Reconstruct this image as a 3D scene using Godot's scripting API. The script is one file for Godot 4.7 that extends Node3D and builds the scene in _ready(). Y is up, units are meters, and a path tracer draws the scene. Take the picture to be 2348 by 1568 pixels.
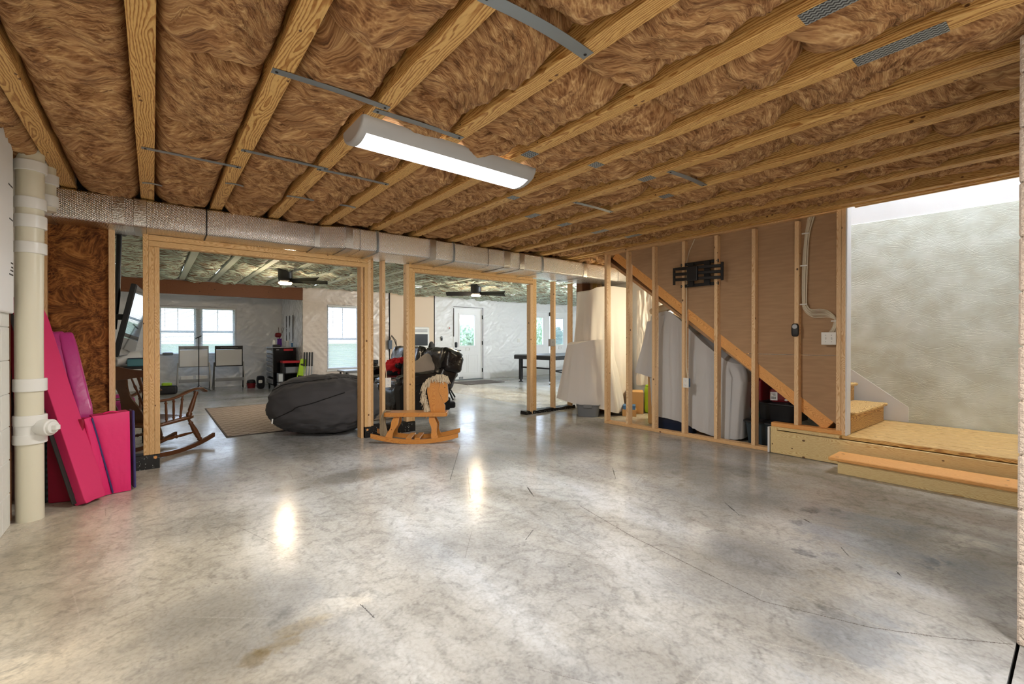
extends Node3D
# Unfinished basement: insulated ceiling, open stud partitions, polished concrete floor. Units metres, y up.

var M := {}
var names := {}
var rng := RandomNumberGenerator.new()

# ---------------------------------------------------------------- geometry
class G:
	var v := PackedVector3Array()
	var n := PackedVector3Array()
	var t := PackedVector2Array()
	var k := PackedInt32Array()
	var o := Vector2.ZERO

	func face(p: Array, uv: Array = []) -> void:
		var nn: Vector3 = (p[1] - p[0]).cross(p[2] - p[0])
		if nn.length() < 1e-12 and p.size() > 3:
			nn = (p[2] - p[0]).cross(p[3] - p[0])
		nn = nn.normalized()
		var b := v.size()
		var ax := Vector3.RIGHT if absf(nn.x) < 0.7 else Vector3.UP
		var e1 := nn.cross(ax).normalized()
		var e2 := nn.cross(e1)
		for i in p.size():
			v.append(p[i])
			n.append(nn)
			t.append((uv[i] if uv.size() > 0 else Vector2(e1.dot(p[i]), e2.dot(p[i]))) + o)
		for i in range(1, p.size() - 1):
			k.append_array([b, b + i + 1, b + i])

	# rows of equal length; u runs along a row, v from row to row; outside is du x dv
	func net(rows: Array, wrap := false, uvs: Array = []) -> void:
		var h := rows.size()
		var w: int = rows[0].size()
		var b := v.size()
		var nn := PackedVector3Array()
		nn.resize(h * w)
		var u_len := PackedFloat32Array()
		u_len.resize(w)
		var mid: PackedVector3Array = rows[h / 2]
		for i in range(1, w):
			u_len[i] = u_len[i - 1] + mid[i].distance_to(mid[i - 1])
		var vl := 0.0
		for j in h:
			var r: PackedVector3Array = rows[j]
			if j > 0:
				vl += r[w / 2].distance_to(rows[j - 1][w / 2])
			for i in w:
				v.append(r[i])
				t.append((uvs[j][i] if uvs.size() > 0 else Vector2(u_len[i], vl)) + o)
		for j in h - 1:
			for i in w - 1:
				var a := j * w + i
				var p0 := v[b + a]
				var p1 := v[b + a + 1]
				var p2 := v[b + a + w + 1]
				var p3 := v[b + a + w]
				var f := (p2 - p0).cross(p3 - p1)
				nn[a] += f
				nn[a + 1] += f
				nn[a + w] += f
				nn[a + w + 1] += f
				k.append_array([b + a, b + a + w + 1, b + a + 1, b + a, b + a + w, b + a + w + 1])
		if wrap:
			for j in h:
				var s := nn[j * w] + nn[j * w + w - 1]
				nn[j * w] = s
				nn[j * w + w - 1] = s
		for i in nn.size():
			n.append(nn[i].normalized() if nn[i].length() > 1e-14 else Vector3.UP)

	func board(a: Vector3, b: Vector3, w: float, h: float, up := Vector3.UP, ch := 0.002) -> void:
		var ax := (b - a).normalized()
		if absf(ax.dot(up)) > 0.99:
			up = Vector3.BACK
		var s := ax.cross(up).normalized()
		var q := s.cross(ax)
		var c := minf(ch, minf(w, h) * 0.4)
		var x := w / 2
		var y := h / 2
		var cs := [Vector2(x, y - c), Vector2(x, -y + c), Vector2(x - c, -y), Vector2(-x + c, -y), Vector2(-x, -y + c), Vector2(-x, y - c), Vector2(-x + c, y), Vector2(x - c, y)]
		var ins := []
		for p in cs:
			ins.append(Vector2(clampf(p.x, -x + c, x - c), clampf(p.y, -y + c, y - c)))
		var rings := []
		var vv := []
		var L := a.distance_to(b)
		for e in 4:
			var r := []
			for i in 8:
				var p: Vector2 = cs[i] if e == 1 or e == 2 else ins[i]
				var al: float = [0.0, c, L - c, L][e]
				r.append(a + ax * al + s * p.x + q * p.y)
			rings.append(r)
			vv.append([0.0, c, L - c, L][e])
		var per := [0.0]
		for i in 8:
			per.append(per[i] + cs[i].distance_to(cs[(i + 1) % 8]))
		for e in 3:
			for i in 8:
				var i2 := (i + 1) % 8
				face([rings[e][i], rings[e][i2], rings[e + 1][i2], rings[e + 1][i]], [Vector2(per[i], vv[e]), Vector2(per[i + 1], vv[e]), Vector2(per[i + 1], vv[e + 1]), Vector2(per[i], vv[e + 1])])
		var c0 := []
		var c1 := []
		var u1 := []
		for i in 8:
			c1.append(rings[3][i])
			u1.append(Vector2(ins[i].x, L + ins[i].y * 0.3))
			c0.append(rings[0][7 - i])
		face(c1, u1)
		face(c0, u1)

	func box(c: Vector3, s: Vector3, ch := 0.003) -> void:
		board(c - Vector3(0, s.y / 2, 0), c + Vector3(0, s.y / 2, 0), s.x, s.z, Vector3.BACK, ch)

	func ring(c: Vector3, ax: Vector3, up: Vector3, r: float, sides: int, sq := 1.0) -> PackedVector3Array:
		var s := ax.cross(up).normalized()
		var q := s.cross(ax).normalized()
		var p := PackedVector3Array()
		for i in sides + 1:
			var an := TAU * (i % sides) / sides
			p.append(c + s * cos(an) * r - q * sin(an) * r * sq)
		return p

	func cap(r: PackedVector3Array, flip: bool) -> void:
		var p := []
		for i in r.size() - 1:
			p.append(r[i])
		if flip:
			p.reverse()
		face(p)

	func tube(path: Array, rad, sides := 10, caps := true, sq := 1.0, up := Vector3.UP) -> void:
		var rows := []
		var m := path.size()
		for i in m:
			var d: Vector3 = (path[mini(i + 1, m - 1)] - path[maxi(i - 1, 0)]).normalized()
			var u2 := up
			if absf(d.dot(u2)) > 0.97:
				u2 = Vector3.RIGHT if absf(d.x) < 0.7 else Vector3.BACK
			rows.append(ring(path[i], d, u2, rad[i] if rad is Array else rad, sides, sq))
		net(rows, true)
		if caps:
			cap(rows[m - 1], false)
			cap(rows[0], true)

	# turned shape about the line a -> b; profile is [along 0..1, radius]
	func turn(a: Vector3, b: Vector3, prof: Array, sides := 14) -> void:
		var ax := (b - a).normalized()
		var up := Vector3.UP if absf(ax.y) < 0.9 else Vector3.RIGHT
		var rows := []
		for p in prof:
			rows.append(ring(a.lerp(b, p[0]), ax, up, maxf(p[1], 0.0002), sides))
		net(rows, true)
		cap(rows[rows.size() - 1], false)
		cap(rows[0], true)

	# profile points [r, y] from the bottom up, creases doubled
	func lathe(c: Vector3, prof: Array, sides := 24) -> void:
		var seg := []
		for i in prof.size():
			seg.append(ring(c + Vector3(0, prof[i][1], 0), Vector3.UP, Vector3.BACK, maxf(prof[i][0], 0.0003), sides))
			var cut := i == prof.size() - 1
			if not cut and i > 0:
				var d0 := Vector2(prof[i][0] - prof[i - 1][0], prof[i][1] - prof[i - 1][1]).normalized()
				var d1 := Vector2(prof[i + 1][0] - prof[i][0], prof[i + 1][1] - prof[i][1]).normalized()
				if d0.dot(d1) < 0.75:
					net(seg, true)
					seg = [seg[seg.size() - 1]]
			if cut:
				net(seg, true)

	# rounded block: e < 1 squarer; f(p, d) may displace
	func soft(c: Vector3, s: Vector3, e := 0.35, bs := Basis(), nu := 40, nv := 24, f = null) -> void:
		var rows := []
		for j in nv + 1:
			var ph := -PI / 2 + PI * j / nv
			var r := PackedVector3Array()
			for i in nu + 1:
				var th := TAU * (i % nu) / nu
				var d := Vector3(_p(cos(ph), e) * _p(cos(th), e), _p(sin(ph), e), -_p(cos(ph), e) * _p(sin(th), e))
				var p := Vector3(d.x * s.x, d.y * s.y, d.z * s.z) * 0.5
				if f != null:
					p = f.call(p, d)
				r.append(c + bs * p)
			rows.append(r)
		net(rows, true)

	func _p(x: float, e: float) -> float:
		return signf(x) * pow(absf(x), e)

	# outline in the plane of ex, ey pulled out along ez by d
	func slab(out: Array, org: Vector3, ex: Vector3, ey: Vector3, d: float) -> void:
		var ez := ex.cross(ey).normalized() * d
		var pts := PackedVector2Array(out)
		if not Geometry2D.is_polygon_clockwise(pts):
			pass
		else:
			pts.reverse()
		var tri := Geometry2D.triangulate_polygon(pts)
		for i in range(0, tri.size(), 3):
			var q := []
			for j in 3:
				q.append(org + ex * pts[tri[i + j]].x + ey * pts[tri[i + j]].y)
			var up: float = (q[1] - q[0]).cross(q[2] - q[0]).dot(ez)
			var uv := []
			for j in 3:
				uv.append(pts[tri[i + j]])
			var bq := [q[0] + ez, q[1] + ez, q[2] + ez]
			if up < 0:
				bq.reverse()
				uv.reverse()
				face(bq, uv)
				face(q, [uv[2], uv[1], uv[0]])
			else:
				face(bq, uv)
				q.reverse()
				face(q, [uv[2], uv[1], uv[0]])
		var L := 0.0
		for i in pts.size():
			var a := pts[i]
			var b := pts[(i + 1) % pts.size()]
			var pa := org + ex * a.x + ey * a.y
			var pb := org + ex * b.x + ey * b.y
			var l2 := L + a.distance_to(b)
			face([pa, pb, pb + ez, pa + ez], [Vector2(0, L), Vector2(0, l2), Vector2(absf(d), l2), Vector2(absf(d), L)])
			L = l2

	func mesh() -> ArrayMesh:
		var a := []
		a.resize(Mesh.ARRAY_MAX)
		a[Mesh.ARRAY_VERTEX] = v
		a[Mesh.ARRAY_NORMAL] = n
		a[Mesh.ARRAY_TEX_UV] = t
		a[Mesh.ARRAY_INDEX] = k
		var m := ArrayMesh.new()
		m.add_surface_from_arrays(Mesh.PRIMITIVE_TRIANGLES, a)
		return m

func g() -> G:
	return G.new()

func grain() -> G:
	var q := G.new()
	q.o = Vector2(rng.randf() * 3.0, rng.randf() * 7.0)
	return q

# ---------------------------------------------------------------- scene tree
func uniq(parent: Node, called: String) -> String:
	var key := str(parent.get_instance_id()) + called
	var c: int = names.get(key, 0)
	names[key] = c + 1
	return called if c == 0 else "%s_%03d" % [called, c]

func thing(called: String, label: String, category: String, at := Vector3.ZERO, turn := 0.0, group := "") -> Node3D:
	var q := Node3D.new()
	q.name = uniq(self, called)
	add_child(q, true)
	q.position = at
	q.rotation.y = turn
	tag(q, label, category, group)
	return q

func tag(q: Node, label: String, category: String, group := "") -> void:
	q.set_meta("label", label)
	q.set_meta("category", category)
	if group != "":
		q.set_meta("group", group)

func shell(called: String, label: String, category: String) -> Node3D:
	var q := thing(called, label, category)
	q.set_meta("kind", "structure")
	return q

func put(parent: Node, called: String, m, mat, label := "") -> MeshInstance3D:
	var q := MeshInstance3D.new()
	q.name = uniq(parent, called)
	q.mesh = m.mesh() if m is G else m
	q.material_override = M[mat] if mat is String else mat
	q.cast_shadow = GeometryInstance3D.SHADOW_CASTING_SETTING_ON
	parent.add_child(q, true)
	if label != "":
		q.set_meta("label", label)
	return q

func stuff(q: Node) -> void:
	q.set_meta("kind", "stuff")

func copy(src: Node3D, at: Vector3, turn: float, label := "") -> Node3D:
	var q: Node3D = src.duplicate()
	var base: String = src.name
	q.name = uniq(self, base)
	add_child(q, true)
	q.position = at
	q.rotation.y = turn
	if label != "":
		q.set_meta("label", label)
	return q

# ---------------------------------------------------------------- noise and pictures of materials
func noise(s: int, freq: float, oct := 4, kind := FastNoiseLite.TYPE_SIMPLEX_SMOOTH, fractal := FastNoiseLite.FRACTAL_FBM, warp := 0.0) -> FastNoiseLite:
	var q := FastNoiseLite.new()
	q.seed = s
	q.noise_type = kind
	q.frequency = freq
	q.fractal_type = fractal
	q.fractal_octaves = oct
	if warp > 0:
		q.domain_warp_enabled = true
		q.domain_warp_amplitude = warp
		q.domain_warp_frequency = freq
	return q

func grey(q: FastNoiseLite, w: int, h: int) -> Image:
	var im := q.get_seamless_image(w, h)
	if im.get_format() != Image.FORMAT_L8:
		im.convert(Image.FORMAT_L8)
	return im

func tex(im: Image) -> ImageTexture:
	im.generate_mipmaps()
	return ImageTexture.create_from_image(im)

func ramp(im: Image, stops: Array) -> Image:   # grey -> colours
	var gr := Gradient.new()
	gr.offsets = PackedFloat32Array(stops.map(func(s): return s[0]))
	gr.colors = PackedColorArray(stops.map(func(s): return s[1]))
	var lut := PackedByteArray()
	for i in 256:
		var c := gr.sample(i / 255.0)
		lut.append_array([int(c.r * 255), int(c.g * 255), int(c.b * 255)])
	var d := im.get_data()
	var out := PackedByteArray()
	out.resize(d.size() * 3)
	for i in d.size():
		var j := d[i] * 3
		out[i * 3] = lut[j]
		out[i * 3 + 1] = lut[j + 1]
		out[i * 3 + 2] = lut[j + 2]
	return Image.create_from_data(im.get_width(), im.get_height(), false, Image.FORMAT_RGB8, out)

func blend(a: Image, b: Image, share: float) -> Image:   # mix of two grey pictures of one size
	var x := a.get_data()
	var y := b.get_data()
	var s := int(share * 256)
	for i in x.size():
		x[i] = (x[i] * (256 - s) + y[i] * s) >> 8
	return Image.create_from_data(a.get_width(), a.get_height(), false, Image.FORMAT_L8, x)

func plain(key: String, c: Color, rough := 0.6, metal := 0.0) -> StandardMaterial3D:
	var m := StandardMaterial3D.new()
	m.resource_name = key
	m.albedo_color = c
	m.roughness = rough
	m.metallic = metal
	M[key] = m
	return m

func rgb(r: int, gg: int, b: int) -> Color:
	return Color(r / 255.0, gg / 255.0, b / 255.0)

func bump(m: StandardMaterial3D, tx: Texture2D, cm: float) -> void:
	m.heightmap_enabled = true
	m.heightmap_texture = tx
	m.heightmap_scale = cm

func tri(m: StandardMaterial3D, per_m: float) -> void:
	m.uv1_triplanar = true
	m.uv1_scale = Vector3.ONE * per_m

func lumber_picture(s: int, pitch: float, depth: float, soft: Color, hard: Color) -> Image:   # 0.16 m across, 3 m along
	var w := 256
	var h := 1024
	var wob := grey(noise(s, 0.008, 3), w, h).get_data()
	var fine := grey(noise(s + 5, 0.06, 2), w, h).get_data()
	var out := PackedByteArray()
	out.resize(w * h * 3)
	rng.seed = s
	var knots := []
	for i in 5:
		knots.append([rng.randf(), rng.randf(), 0.004 + rng.randf() * 0.006])
	var ph := rng.randf() * TAU
	for y in h:
		var a := TAU * y / h
		var dd := depth * (1.0 + 0.55 * sin(a * 2 + ph) + 0.35 * sin(a * 5 + ph * 2) + 0.2 * sin(a * 9 + ph))
		var cc := 0.08 + 0.03 * sin(a + ph) + 0.008 * sin(a * 4)
		for x in w:
			var i := y * w + x
			var u := 0.16 * x / w
			var du := u - cc
			var r := sqrt(du * du + dd * dd) + (wob[i] - 128) * 0.00006
			var dark := 0.0
			for kn in knots:
				var kx: float = u - kn[0] * 0.16
				var ky: float = (float(y) / h - kn[1]) * 3.0
				var q: float = (kx * kx + ky * ky * 0.5) / (kn[2] * kn[2])
				if q < 9.0:
					r += 0.006 * exp(-q * 0.4)
					if q < 1.0:
						dark = 0.75 * (1.0 - q * q * 0.6)
			var f := fposmod(r / pitch, 1.0)
			var late := smoothstep(0.35, 0.9, f) * (1.0 - smoothstep(0.93, 1.0, f))
			late = clampf(late * 0.85 + (fine[i] - 128) * 0.0022, 0.0, 1.0)
			var c := soft.lerp(hard, late)
			if dark > 0:
				c = c.lerp(Color(0.25, 0.12, 0.05), dark)
			out[i * 3] = int(c.r * 255)
			out[i * 3 + 1] = int(c.g * 255)
			out[i * 3 + 2] = int(c.b * 255)
	return Image.create_from_data(w, h, false, Image.FORMAT_RGB8, out)

func _ready() -> void:
	# camera: 16 mm lens, eye at 1.14 m
	var cam := Camera3D.new()
	cam.name = "camera"
	cam.fov = rad_to_deg(2.0 * atan(784.0 / 1043.0))
	cam.near = 0.02
	cam.far = 200.0
	cam.position = Vector3(0, 1.14, 0)
	cam.rotation = Vector3(deg_to_rad(-0.27), deg_to_rad(-38.3), 0)
	add_child(cam)
	cam.current = true
	# sky: even overcast
	var env := Environment.new()
	var sky := Sky.new()
	var sm := ProceduralSkyMaterial.new()
	sm.sky_top_color = Color(0.72, 0.82, 0.95)
	sm.sky_horizon_color = Color(0.93, 0.96, 1.0)
	sm.ground_horizon_color = Color(0.8, 0.82, 0.8)
	sm.ground_bottom_color = Color(0.35, 0.37, 0.33)
	sm.sky_energy_multiplier = 1.0
	sky.sky_material = sm
	env.background_mode = Environment.BG_SKY
	env.sky = sky
	env.background_energy_multiplier = SKY
	env.tonemap_mode = Environment.TONE_MAPPER_LINEAR
	env.tonemap_exposure = EXPOSURE
	env.sdfgi_enabled = true
	env.ssao_enabled = true
	env.ssil_enabled = true
	var we := WorldEnvironment.new()
	we.name = "environment"
	we.environment = env
	add_child(we)
	rng.seed = 11
	materials()
	build_floor()
	build_shell()
	build_ceiling()
	build_partition()
	build_stair_wall()
	build_stairs()
	build_duct()
	build_lights()
	build_pipes()
	build_far_fittings()
	build_mats()
	build_rocking_chair()
	build_rocking_horse()
	build_beanbag()
	build_sofa()
	build_far_things()
	build_storage()
	build_wall_things()
	build_outside()

const SKY := 2.8
const EXPOSURE := 2.3

func materials() -> void:
	# lumber
	var pa := tex(lumber_picture(3, 0.0105, 0.018, Color(0.92, 0.80, 0.58), Color(0.64, 0.44, 0.22)))
	var pb := tex(lumber_picture(8, 0.0050, 0.030, Color(0.97, 0.89, 0.76), Color(0.85, 0.69, 0.51)))
	for e in [["joist", pa, Color(0.96, 0.90, 0.78)], ["stud", pb, Color(1.0, 0.95, 0.88)], ["stud_dark", pb, Color(0.93, 0.85, 0.74)], ["header", pb, Color(0.98, 0.90, 0.76)],
			["treated", pb, Color(0.98, 0.98, 0.86)], ["deck", pa, Color(1.0, 0.98, 0.90)], ["oak", pb, Color(0.42, 0.28, 0.18)], ["honey", pb, Color(0.80, 0.59, 0.30)], ["old_post", pb, Color(0.42, 0.28, 0.16)],
			["lvl", pb, Color(0.50, 0.34, 0.24)], ["stringer", pb, Color(1.0, 0.83, 0.60)], ["pale_joist_grain", pb, Color(1, 1, 1)]]:
		var m := plain(e[0], e[2], 0.55)
		m.albedo_texture = e[1]
		m.uv1_scale = Vector3(1.0 / 0.16, 1.0 / 3.0, 1.0)
	plain("pale_joist", rgb(214, 224, 208), 0.7)
	for kk in ["oak", "honey"]:
		M[kk].roughness = 0.28
		M[kk].clearcoat_enabled = true
		M[kk].clearcoat = 0.5
		M[kk].clearcoat_roughness = 0.2
	# glass fibre: strands run along u
	var f1 := grey(noise(21, 0.030, 5, FastNoiseLite.TYPE_SIMPLEX, FastNoiseLite.FRACTAL_RIDGED, 3.0), 200, 1024)
	f1.resize(1024, 1024, Image.INTERPOLATE_CUBIC)
	var f2 := grey(noise(22, 0.008, 5, FastNoiseLite.TYPE_SIMPLEX_SMOOTH, FastNoiseLite.FRACTAL_FBM, 30.0), 700, 1024)
	f2.resize(1024, 1024, Image.INTERPOLATE_CUBIC)
	var f3 := grey(noise(23, 0.020, 5, FastNoiseLite.TYPE_SIMPLEX, FastNoiseLite.FRACTAL_RIDGED, 24.0), 512, 1024)
	f3.resize(1024, 1024, Image.INTERPOLATE_CUBIC)
	var clump := blend(f3, f2, 0.5)
	var fib := blend(blend(f1, f2, 0.55), f3, 0.22)
	var fibre_map := tex(fib.duplicate())
	var fc := tex(ramp(fib, [[0.14, Color(0.36, 0.25, 0.16)], [0.32, Color(0.55, 0.41, 0.29)], [0.5, Color(0.73, 0.59, 0.45)], [0.68, Color(0.87, 0.76, 0.61)], [0.9, Color(0.97, 0.91, 0.81)]]))
	var m1 := plain("fibre", Color(0.95, 0.88, 0.77), 0.95)
	m1.albedo_texture = fc
	m1.uv1_scale = Vector3(1.5, 2.2, 1)
	bump(m1, fibre_map, 0.7)
	var m2 := plain("fibre_wall", Color(0.85, 0.70, 0.52), 0.95)
	m2.albedo_texture = tex(ramp(clump, [[0.15, Color(0.36, 0.24, 0.14)], [0.4, Color(0.58, 0.43, 0.28)], [0.6, Color(0.76, 0.60, 0.42)], [0.9, Color(0.93, 0.81, 0.63)]]))
	m2.uv1_scale = Vector3(1.6, 1.6, 1)
	bump(m2, fibre_map, 0.9)
	var nt := grey(noise(31, 0.03, 3, FastNoiseLite.TYPE_SIMPLEX, FastNoiseLite.FRACTAL_RIDGED, 4.0), 128, 1024)
	nt.resize(1024, 1024, Image.INTERPOLATE_CUBIC)
	var nett := tex(ramp(nt, [[0.24, Color(0.48, 0.35, 0.26)], [0.40, Color(0.74, 0.68, 0.60)], [0.55, Color(0.90, 0.94, 0.90)], [1.0, Color(0.96, 1.0, 0.97)]]))
	var m3 := plain("netted", Color(0.97, 1.0, 0.97), 0.8)
	m3.albedo_texture = nett
	m3.uv1_scale = Vector3(0.5, 1.3, 1)
	bump(m3, tex(nt), 1.2)
	# quilted foil
	var fo := Image.create(128, 128, false, Image.FORMAT_L8)
	for y in 128:
		for x in 128:
			var row := y / 16
			var px := fposmod(x / 16.0 + (0.5 if row % 2 == 1 else 0.0), 1.0) - 0.5
			var py := fposmod(y / 16.0, 1.0) - 0.5
			var d := sqrt(px * px + py * py) * 2.0
			fo.set_pixel(x, y, Color.WHITE * clampf(1.0 - d * d, 0.0, 1.0))
	var foil := plain("foil", Color(0.97, 0.965, 0.955), 0.17, 1.0)
	foil.uv1_scale = Vector3(9, 13, 1)
	bump(foil, tex(fo), 0.3)
	var cr := tex(grey(noise(41, 0.02, 5, FastNoiseLite.TYPE_SIMPLEX, FastNoiseLite.FRACTAL_RIDGED), 512, 512))
	var ft := plain("foil_tape", Color(0.85, 0.84, 0.82), 0.3, 1.0)
	ft.uv1_scale = Vector3(3, 3, 1)
	bump(ft, cr, 0.25)
	# coarse common relief pictures
	var soft_noise := tex(grey(noise(51, 0.02, 5), 512, 512))
	var weave := Image.create(64, 64, false, Image.FORMAT_L8)
	for y in 64:
		for x in 64:
			weave.set_pixel(x, y, Color.WHITE * (0.5 + 0.25 * sin(x * TAU / 4) * sin(y * TAU / 4) + 0.25 * sin((x + y) * TAU / 8)))
	var wv := tex(weave)
	var crw := tex(grey(noise(44, 0.008, 4, FastNoiseLite.TYPE_SIMPLEX_SMOOTH, FastNoiseLite.FRACTAL_RIDGED, 25.0), 512, 512))
	# walls
	var blk := plain("block", rgb(226, 226, 220), 0.7)
	tri(blk, 1.5)
	bump(blk, soft_noise, 0.25)
	var pier := plain("pier_block", rgb(214, 198, 184), 0.85)
	tri(pier, 5.0)
	bump(pier, soft_noise, 0.9)
	var poly := plain("poly", rgb(238, 238, 238), 0.22)
	tri(poly, 1.2)
	bump(poly, crw, 0.25)
	var polyt := plain("poly_tan", rgb(230, 218, 208), 0.24)
	tri(polyt, 1.2)
	bump(polyt, crw, 0.25)
	plain("white_paint", rgb(236, 237, 238), 0.6)
	plain("white_gloss", rgb(240, 240, 240), 0.3)
	plain("subfloor", rgb(150, 118, 80), 0.9)
	var pg := parge_picture()
	var parge := plain("parge", rgb(228, 234, 234), 0.85)
	parge.albedo_texture = pg[1]
	parge.uv1_scale = Vector3(0.5, 0.5, 1)
	bump(parge, pg[0], 0.8)
	var paper := plain("drywall_back", rgb(186, 152, 118), 0.9)
	var pn := grey(noise(61, 0.05, 4), 64, 512)
	pn.resize(512, 512)
	paper.albedo_texture = tex(ramp(pn, [[0.2, Color(0.95, 0.945, 0.94)], [0.8, Color(1, 1, 1)]]))
	paper.uv1_scale = Vector3(1, 1, 1)
	var osb := plain("board_tan", rgb(238, 216, 192), 0.8)
	osb.roughness = 0.8
	plain("osb_yellow", rgb(226, 190, 120), 0.8)
	# concrete
	var cc := concrete()
	var con := plain("concrete", Color(1, 1, 1), 1.0)
	con.albedo_texture = cc[0]
	con.roughness_texture = cc[1]
	con.roughness_texture_channel = BaseMaterial3D.TEXTURE_CHANNEL_RED
	con.metallic_specular = 0.36
	con.detail_enabled = true
	con.detail_blend_mode = BaseMaterial3D.BLEND_MODE_MUL
	con.detail_albedo = cc[2]
	con.detail_uv_layer = BaseMaterial3D.DETAIL_UV_2
	con.uv2_scale = Vector3(1, 1, 1)
	# painted and moulded things
	plain("pvc", rgb(226, 221, 200), 0.35)
	plain("pvc_white", rgb(236, 236, 232), 0.3)
	plain("black", rgb(18, 18, 20), 0.45)
	plain("black_gloss", rgb(12, 12, 14), 0.15)
	plain("black_plastic", rgb(26, 28, 32), 0.35)
	plain("tar", rgb(20, 20, 20), 0.5)
	plain("tar_flake", rgb(200, 205, 200), 0.6)
	plain("steel", rgb(150, 156, 160), 0.32, 0.9)
	plain("galv", rgb(158, 166, 170), 0.38, 0.75)
	plain("chrome", rgb(200, 200, 205), 0.15, 1.0)
	plain("grey_metal", rgb(150, 152, 154), 0.4, 0.4)
	plain("lamp_body", rgb(190, 190, 190), 0.45, 0.3)
	plain("white_plastic", rgb(238, 237, 232), 0.35)
	plain("grey_plastic", rgb(120, 124, 130), 0.45)
	plain("slate_box", rgb(84, 96, 112), 0.5)
	plain("box_grey", rgb(150, 150, 152), 0.5)
	plain("navy", rgb(30, 42, 66), 0.35)
	plain("teal_tote", rgb(52, 68, 78), 0.35)
	plain("red", rgb(170, 18, 28), 0.5)
	plain("deep_red", rgb(120, 14, 26), 0.5)
	plain("green_dark", rgb(14, 60, 44), 0.5)
	plain("lime", rgb(166, 205, 40), 0.45)
	plain("purple", rgb(90, 30, 140), 0.3)
	plain("teal", rgb(90, 150, 160), 0.5)
	plain("cable", rgb(232, 222, 200), 0.4)
	plain("cardboard", rgb(200, 156, 100), 0.85)
	plain("blue_box", rgb(70, 120, 170), 0.6)
	plain("paper", rgb(240, 240, 240), 0.7)
	plain("dark_line", rgb(40, 36, 34), 0.8)
	plain("clear_tub", rgb(205, 210, 214), 0.2)
	var pink := plain("pink", rgb(226, 38, 112), 0.5)
	var pinkd := plain("pink_suede", rgb(214, 46, 104), 0.75)
	var pinkp := plain("pink_mauve", rgb(196, 62, 140), 0.3)
	plain("maroon", rgb(150, 10, 48), 0.55)
	plain("navy_vinyl", rgb(60, 56, 110), 0.4)
	for q in [pink, pinkp]:
		tri(q, 2.0)
		bump(q, soft_noise, 0.12)
	tri(pinkd, 2.0)
	bump(pinkd, soft_noise, 0.1)
	var lea := plain("leather", rgb(26, 22, 23), 0.22)
	tri(lea, 2.2)
	bump(lea, tex(grey(noise(71, 0.010, 4, FastNoiseLite.TYPE_SIMPLEX_SMOOTH, FastNoiseLite.FRACTAL_RIDGED, 20.0), 512, 512)), 0.25)
	for e in [["suede_black", rgb(24, 24, 25)], ["bag_cloth", rgb(74, 73, 76)], ["sheet_white", rgb(228, 224, 220)], ["sheet_grey", rgb(200, 201, 203)], ["sheet_taupe", rgb(190, 172, 145)], ["pillow_beige", rgb(196, 182, 168)], ["yarn", rgb(205, 188, 160)], ["yarn_dark", rgb(164, 146, 118)], ["plaid_red", rgb(190, 20, 34)], ["blanket_dark", rgb(22, 24, 34)], ["mat_rug", rgb(92, 84, 80)]]:
		var q := plain(e[0], e[1], 0.9)
		tri(q, 12.0)
		bump(q, wv, 0.08)
		q.rim_enabled = true
		q.rim = 0.25
	for e in [["bulb_warm", Color(1.0, 0.88, 0.72), 2.5], ["bulb_cool", Color(0.96, 0.98, 1.0), 2.0], ["lens", Color(0.97, 0.985, 1.0), LENS_GLOW]]:
		var q := plain(e[0], Color(0.9, 0.9, 0.9), 0.5)
		q.emission_enabled = true
		q.emission = e[1]
		q.emission_energy_multiplier = e[2]
	var gl := plain("glass", Color(0.9, 0.95, 0.95, 0.06), 0.02)
	gl.transparency = BaseMaterial3D.TRANSPARENCY_ALPHA
	var sl := plain("slat", rgb(240, 242, 244), 0.5)
	sl.backlight_enabled = true
	sl.backlight = Color(0.5, 0.5, 0.5)
	var scr := plain("screen", rgb(16, 17, 19), 0.03)
	scr.metallic_specular = 1.0
	# rug
	var ru := Image.create(128, 128, false, Image.FORMAT_RGB8)
	for y in 128:
		for x in 128:
			var a := absf(fposmod((x + y) / 64.0, 1.0) - 0.5)
			var b := absf(fposmod((x - y) / 64.0, 1.0) - 0.5)
			var on := minf(a, b) < 0.06
			var hsh := fposmod(sin(x * 12.99 + y * 78.2) * 43758.5, 1.0) * 0.1
			var cl := Color(0.46, 0.40, 0.37) if on else Color(0.70, 0.645, 0.60)
			ru.set_pixel(x, y, cl * (0.93 + hsh))
	var rm := plain("rug", Color.WHITE, 0.95)
	rm.albedo_texture = tex(ru)
	rm.uv1_scale = Vector3(2.6, 2.6, 1)
	# tooth plate
	var tp := Image.create(64, 64, false, Image.FORMAT_RGB8)
	for y in 64:
		for x in 64:
			var zz := int(x / 8.0 + 0.25 * absf(fposmod(y / 8.0, 2.0) - 1.0) * 4.0) % 2
			tp.set_pixel(x, y, Color(0.28, 0.30, 0.32) if zz == 0 else Color(0.66, 0.70, 0.72))
	var tpm := plain("tooth_plate", Color.WHITE, 0.45, 0.5)
	tpm.albedo_texture = tex(tp)
	tpm.uv1_scale = Vector3(14, 14, 1)
	var lf := plain("leaf", rgb(178, 196, 172), 0.7)
	lf.backlight_enabled = true
	lf.backlight = Color(0.3, 0.4, 0.15)
	lf.cull_mode = BaseMaterial3D.CULL_DISABLED
	plain("leaf_far", rgb(112, 138, 112), 0.8)
	plain("grass", rgb(120, 132, 84), 0.95)
	plain("bark", rgb(88, 74, 60), 0.9)
	plain("siding", rgb(146, 170, 186), 0.6)
	for kk in ["sheet_white", "sheet_grey"]:
		M[kk].cull_mode = BaseMaterial3D.CULL_DISABLED

const LENS_GLOW := 1.6

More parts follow.
